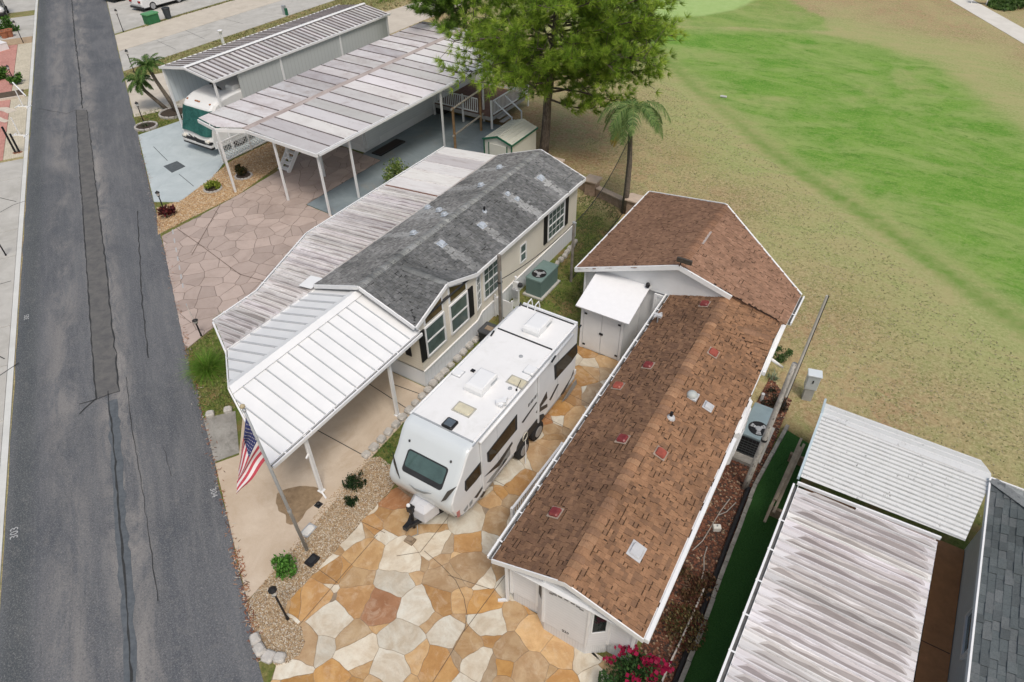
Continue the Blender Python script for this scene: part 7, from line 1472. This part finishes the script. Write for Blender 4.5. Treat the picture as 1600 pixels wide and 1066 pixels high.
se3 = thing('stone_edging', 'curved row of pale blocks round the near gravel circle', 'edging', P(400, 1010)); stones(se3, [P(398, 992), P(402, 1010), P(412, 1025), P(430, 1031), P(447, 1029)], .3, 1.05)
se4 = thing('stone_edging', 'broken pale stones along the far end of the cream home', 'edging', P(885, 400)); stones(se4, [P(868, 418), P(880, 405), P(893, 388), P(900, 377)], .3, .8)
vb = thing('valve_cover', 'white oval valve cover in the gravel by the flagpole', 'valve cover', P(482, 829)); M_ = Matrix.Translation(P(482, 829, .02)) @ Matrix.Rotation(.05, 4, 'Z'); mb = MB(M_); mb.bev(-.13, .13, -.2, .2, 0, .05, .05); obj('lid', mb, plain('valve_lid', (.66, .65, .62), .6, .08, 5), vb); mb = MB(M_); mb.box(-.15, .15, -.22, .22, -.02, .02); obj('rim', mb, GREYM, vb)
vb2 = thing('meter_box', 'black rectangular meter box lid in the gravel', 'meter box', P(488, 876)); M_ = Matrix.Translation(P(488, 876, .02)); mb = MB(M_); mb.bev(-.15, .15, -.19, .19, 0, .045, .03); obj('lid', mb, BLACK, vb2); mb = MB(M_); mb.box(-.07, .07, -.1, .1, .045, .05); obj('grip_plate', mb, DARK, vb2)
bt = thing('drain_grate', 'dark recessed grate at the gravel edge by the carport post', 'grate', P(498, 790)); mb = MB(); q = P(498, 790); mb.lathe(q.x, q.y, [(.06, .02), (.06, .12), (.03, .14)], 10); obj('cap', mb, BLACK, bt); mb = MB(); mb.box(q.x-.1, q.x+.1, q.y-.1, q.y+.1, .02, .04); obj('plate', mb, DARK, bt)
# parked vehicles
def car(label, x, y, paint, cat='car', name='parked_car', sc=1.0):
    "car pointing along +y, rear towards the camera, right flank at x"
    t_ = thing(name, label, cat, (x-.9, y+1.4, 0)); hw = .92
    low = [(-1.0, .35), (-1.08, .62), (-1.02, .98), (3.62, .92), (3.78, .62), (3.70, .33)]
    def rg(xx, k): return [(x-hw+xx, y+yy*(1 if abs(yy) < 3 else 1-k*.03)+(k*.12 if yy < 0 else -k*.12), z) for yy, z in low]
    mb = MB(); mb.loft([rg(-hw, 1), rg(-hw+.12, .2), rg(hw-.12, .2), rg(hw, 1)]); b = obj('body', mb, paint, t_)
    cab = [(-1.0, .96), (-.72, 1.55), (-.45, 1.68), (1.3, 1.66), (2.35, .95)]
    mb = MB(); mb.loft([[(x-hw+xx*(1-.0), y+yy, z) for yy, z in cab] if e else [(x-hw+xx*.84 if False else x-hw+xx, y+yy*.97+.03, .95+(z-.95)*.96) for yy, z in cab] for xx, e in ((-hw+.10, 0), (-hw+.2, 1), (hw-.2, 1), (hw-.10, 0))]); c = obj('cabin', mb, paint, t_)
    for sg in (-1, 1):
        xx = x-hw+sg*(hw-.095)
        for q in ([(-.62, 1.05), (-.5, 1.5), (.2, 1.55), (.2, 1.05)], [(.27, 1.05), (.27, 1.55), (1.2, 1.53), (1.95, 1.05)]):
            mb = MB(); mb.loft([[(xx+sg*d, y+yy, z) for yy, z in q] for d in (-.01, .012)]); obj('side_window', mb, GLASS, c)
    mb = MB(); mb.loft([[(x-hw+xx, y-.93-d, 1.06), (x-hw+xx, y-.76-d, 1.5)] for xx, d in ((-.65, .02), (.65, .02))], False, None, False); obj('rear_window', mb, GLASS, c)
    for xx in (-.78, .5): mb = MB(); mb.bev(x-hw+xx, x-hw+xx+.3, y-1.11, y-.98, .78, .93, .02); obj('tail_light', mb, plain('tail_red', (.30, .02, .02), .25, .2, 4), b)
    mb = MB(); mb.box(x-2*hw+.02, x-.02, y-1.09, y+3.72, .26, .42); obj('sill', mb, DARK, t_)
    for yy in (0, 2.78):
        for xx in (x-2*hw-.01, x-.21):
            n = 20; mb = MB(); mb.loft([[(xx+e, y+yy+r_*math.cos(2*math.pi*k/n), .36+r_*math.sin(2*math.pi*k/n)) for k in range(n)] for e, r_ in ((0, .32), (.02, .36), (.2, .36), (.225, .32))]); w_ = obj('wheel', mb, TYRE, t_)
            mb = MB(); mb.loft([[(xx+e, y+yy+.24*math.cos(2*math.pi*k/n), .36+.24*math.sin(2*math.pi*k/n)) for k in range(n)] for e in (-.008, .232)]); rm = obj('rim', mb, SILV, w_)
    return t_
car('white sport utility car parked on the far concrete pad', -63.2, 38.75, plain('car_white', (.74, .75, .76), .2, .03, 2, spec=.6)); car('dark red car parked beyond the white car', -68.5, 39.3, plain('car_red', (.09, .012, .016), .2, .15, 2, spec=.6))
gbx = thing('utility_box', 'green metal utility box beside the far driveway', 'utility box', (-59.66, 35.9, 0)); mb = MB(); mb.bev(-60.1, -59.3, 35.5, 36.6, 0, .75, .04); obj('cabinet', mb, plain('box_green', (.03, .15, .06), .5, .2, 3), gbx); mb = MB(); mb.bev(-60.15, -59.25, 35.45, 36.65, .75, .86, .03); obj('lid', mb, plain('box_green_light', (.10, .30, .13), .45, .15, 3), gbx)
rb = thing('rubbish_bin', 'dark grey round bin beside the green utility box', 'bin', (-59.6, 37.6, 0)); mb = MB(); mb.lathe(-59.6, 37.6, [(.24, 0), (.33, .8), (.36, .86)], 14); obj('body', mb, plain('bin_blue', (.05, .06, .07), .6, .2, 5), rb); mb = MB(); mb.lathe(-59.6, 37.6, [(.37, .86), (.30, .93), (.05, .96)], 14); obj('lid', mb, DARK, rb)
ub = thing('meter_pedestal', 'small white and green meter pedestal on the brown verge', 'pedestal', P(446, 24)); q = P(446, 24); mb = MB(); mb.box(q.x-.2, q.x+.1, q.y-.1, q.y+.15, 0, .8); obj('post', mb, GREYM, ub); mb = MB(); mb.box(q.x+.12, q.x+.3, q.y-.1, q.y+.1, 0, .6); obj('box', mb, GTR, ub)
ub = thing('meter_pedestal', 'round white meter on a post above the shelter roof edge', 'pedestal', P(350, 66)); q = P(349, 68); mb = MB(); mb.box(q.x-.08, q.x+.08, q.y-.08, q.y+.08, 0, .9); obj('post', mb, WHITE, ub); mb = MB(); mb.lathe(q.x, q.y, [(.2, .9), (.22, 1.0), (.05, 1.05)], 10); obj('dial', mb, WHITE, ub)
# golf cart across the lane
gc = thing('golf_cart', 'black and white golf cart parked across the lane', 'golf cart', P(12, 30)); g0 = P(14, 27); gM = Matrix.Translation((g0.x-1.0, g0.y-.2, 0)) @ Matrix.Rotation(R(-30), 4, 'Z')
CB = plain('cart_black', (.02, .02, .022), .3, .2, 3)
mb = MB(gM); mb.bev(-1.3, 1.3, -.6, .6, .3, .62, .1); obj('body', mb, CB, gc); mb = MB(gM); mb.bev(.55, 1.3, -.58, .58, .6, .92, .15); obj('cowl', mb, plain('cart_white', (.72, .73, .74), .3, .05, 3), gc); mb = MB(gM); mb.bev(-.75, -.1, -.55, .55, .6, .85, .06); obj('seat', mb, plain('cart_seat', (.45, .44, .42), .7, .1, 3), gc); mb = MB(gM); mb.bev(-.85, -.7, -.55, .55, .85, 1.3, .05); obj('backrest', mb, plain('cart_seat', (.45, .44, .42)), gc)
mb = MB(gM); mb.bev(-1.15, .75, -.62, .62, 1.85, 1.93, .05); obj('roof', mb, CB, gc)
for x, y in ((-1.0, -.55), (-1.0, .55), (.6, -.55), (.6, .55)): mb = MB(gM); mb.bar((x, y, .6), (x, y, 1.86), .04); obj('roof_post', mb, BLACK, gc)
for x, y in ((-.85, -.62), (-.85, .5), (.9, -.62), (.9, .5)):
    n = 16; mb = MB(gM); mb.loft([[(x+.3*math.cos(2*math.pi*k/n), y+e, .3+.3*math.sin(2*math.pi*k/n)) for k in range(n)] for e in (0, .16)]); w_ = obj('wheel', mb, TYRE, gc); mb = MB(gM); mb.loft([[(x+.16*math.cos(2*math.pi*k/n), y+e, .3+.16*math.sin(2*math.pi*k/n)) for k in range(n)] for e in (-.01, .17)]); obj('rim', mb, SILV, w_)
mb = MB(gM); mb.tube([(.5, .25, .7), (.3, .25, 1.0)], .02, 6); obj('steering_column', mb, BLACK, gc)
# across the lane: beds, stands, poles
for i, (pc, rr3, hh3, lab) in enumerate((((17, 50), .8, 1.2, 'rounded green bush in a pot beside the golf cart'), ((2, 56), .6, .8, 'dark low bush beside the terracotta pots'), ((3, 124), .6, .8, 'clipped bush at the photo edge in the lane bed'), ((27, 131), .5, .6, 'light green bush round the lantern in the lane bed'))):
    bush('bush', lab, P(*pc), rr3, hh3, 700, BG, .12)
SOIL2 = plain('bed_soil', (.10, .075, .055), .95, .3, 6)
lb = thing('planting_bed', 'raised planting bed with pale border between the red drives', 'planting bed', P(20, 138)); mb = MB(); mb.prism([RD(t2-1.0, -8.7), RD(t2+.55, -8.7), RD(t2+.55, -16), RD(t2-1.0, -16)], 0, .06); obj('soil', mb, SOIL2, lb)
mb = MB(); a, b = RD(t2-1.05, -8.55), RD(t2-1.05, -16); mb.bar((*a, .08), (*b, .08), .14, .16); obj('border', mb, plain('pale_border', (.58, .52, .45), .8, .15, 4), lb); mb = MB(); mb.bar((*RD(t2-1.0, -8.5), .05), (*RD(t2+.5, -9.1), .6), .07); obj('stake', mb, TRIM, lb)
lb = thing('planting_bed', 'planting bed with terracotta pots beside the golf cart pad', 'planting bed', P(20, 62)); mb = MB(); mb.prism([RD(t3+.05, -8.4), RD(t3+1.85, -8.4), RD(t3+1.85, -16), RD(t3+.05, -16)], 0, .05); obj('soil', mb, plain('tan_soil', (.40, .30, .2), .95, .25, 6), lb)
for i, (x, y) in enumerate(((9, 60), (17, 58))): q = P(x, y); pt2 = thing('plant_pot', ['terracotta pot with dark rim in the far bed', 'terracotta pot beside the lantern base in the far bed'][i], 'pot', q); mb = MB(); mb.lathe(q.x, q.y, [(.22, .04), (.32, .5), (.36, .52), (.36, .6), (.28, .6), (.26, .5)], 14); obj('pot', mb, plain('terracotta', (.40, .16, .09), .85, .2, 5), pt2); mb = MB(); mb.cyl(q.x, q.y, .45, .54, .26, None, 12); obj('soil', mb, SOIL2, pt2)
for i, (a, b) in enumerate((((37, 168), (26, 149)), ((32, 213), (22, 190)))):
    q = P(*a); t_ = thing('barrier_stand', ['white rod stand nearer the planting bed on red pavers', 'white rod stand nearer the black poles on red pavers'][i], 'stand', q, 'white rod stands on the red pavers'); mb = MB(); mb.bar((q.x-.35, q.y-.18, .06), (q.x+.35, q.y+.18, .06), .06); obj('base', mb, TRIM, t_)
    for s_ in (-1, 1): mb = MB(); c = q+Vector((.36*s_, .18*s_, .06)); mb.bar(c+Vector((-.12, .22, 0)), c+Vector((.12, -.22, 0)), .06); obj('foot', mb, TRIM, t_)
    mb = MB(); mb.tube([(q.x, q.y, .06), (q.x, q.y, 1.15)], .035, 6); obj('rod', mb, TRIM, t_)
for i, (a, h_) in enumerate((((25, 240), 1.6), ((31, 239), 1.15))):
    q = P(*a); t_ = thing('bollard', ['taller black post at the corner of the red drive', 'shorter black post at the corner of the red drive'][i], 'post', q, 'black posts at the red drive'); mb = MB(); mb.tube([q, q+Vector((0, 0, h_))], .06, 8); obj('shaft', mb, BLACK, t_); mb = MB(); mb.box(q.x-.12, q.x+.12, q.y-.12, q.y+.12, .03, .07); obj('base', mb, plain('brick_base', (.3, .15, .1), .8, .2, 5), t_)
wb_ = thing('white_crate', 'white panel corner at the photo edge on red pavers', 'panel', P(1, 80)); q = P(-4, 82); mb = MB(); mb.box(q.x-1.5, q.x+.1, q.y-.9, q.y+.9, .03, .5); obj('panel', mb, WHITE, wb_); mb = MB(); mb.box(q.x-1.5, q.x+.12, q.y-.92, q.y+.92, .5, .54); obj('lid', mb, WHITE, wb_)
# things out on the course
tm = thing('tee_marker', 'small white marker lying on the green fairway', 'marker', P(1130, 152)); q = P(1130, 153); mb = MB(); mb.tube([(q.x-.2, q.y, .08), (q.x+.2, q.y+.05, .08)], .07, 8); obj('cylinder', mb, VW, tm); mb = MB(); mb.tube([(q.x, q.y, 0), (q.x, q.y, .08)], .03, 6); obj('stake', mb, VW, tm)
wr = thing('white_bench', 'small white bench beside the cart path', 'bench', P(1529, 6)); q = P(1529, 6)
mb = MB(); mb.box(q.x-.7, q.x+.7, q.y-.2, q.y+.2, .42, .48); obj('seat', mb, WHITE, wr); mb = MB(); mb.box(q.x-.7, q.x+.7, q.y+.2, q.y+.25, .5, .9); obj('backrest', mb, WHITE, wr)
for x in (-.6, .55): mb = MB(); mb.box(q.x+x, q.x+x+.06, q.y-.2, q.y+.2, 0, .42); obj('leg', mb, WHITE, wr)
bush('bush', 'low dark green hedge growth beyond the cart path', P(1580, 12), 1.8, .5, 1200, [(.05, .10, .025), (.08, .15, .03), (.11, .18, .05)], .22, None, True, None, .9, 'hedge')
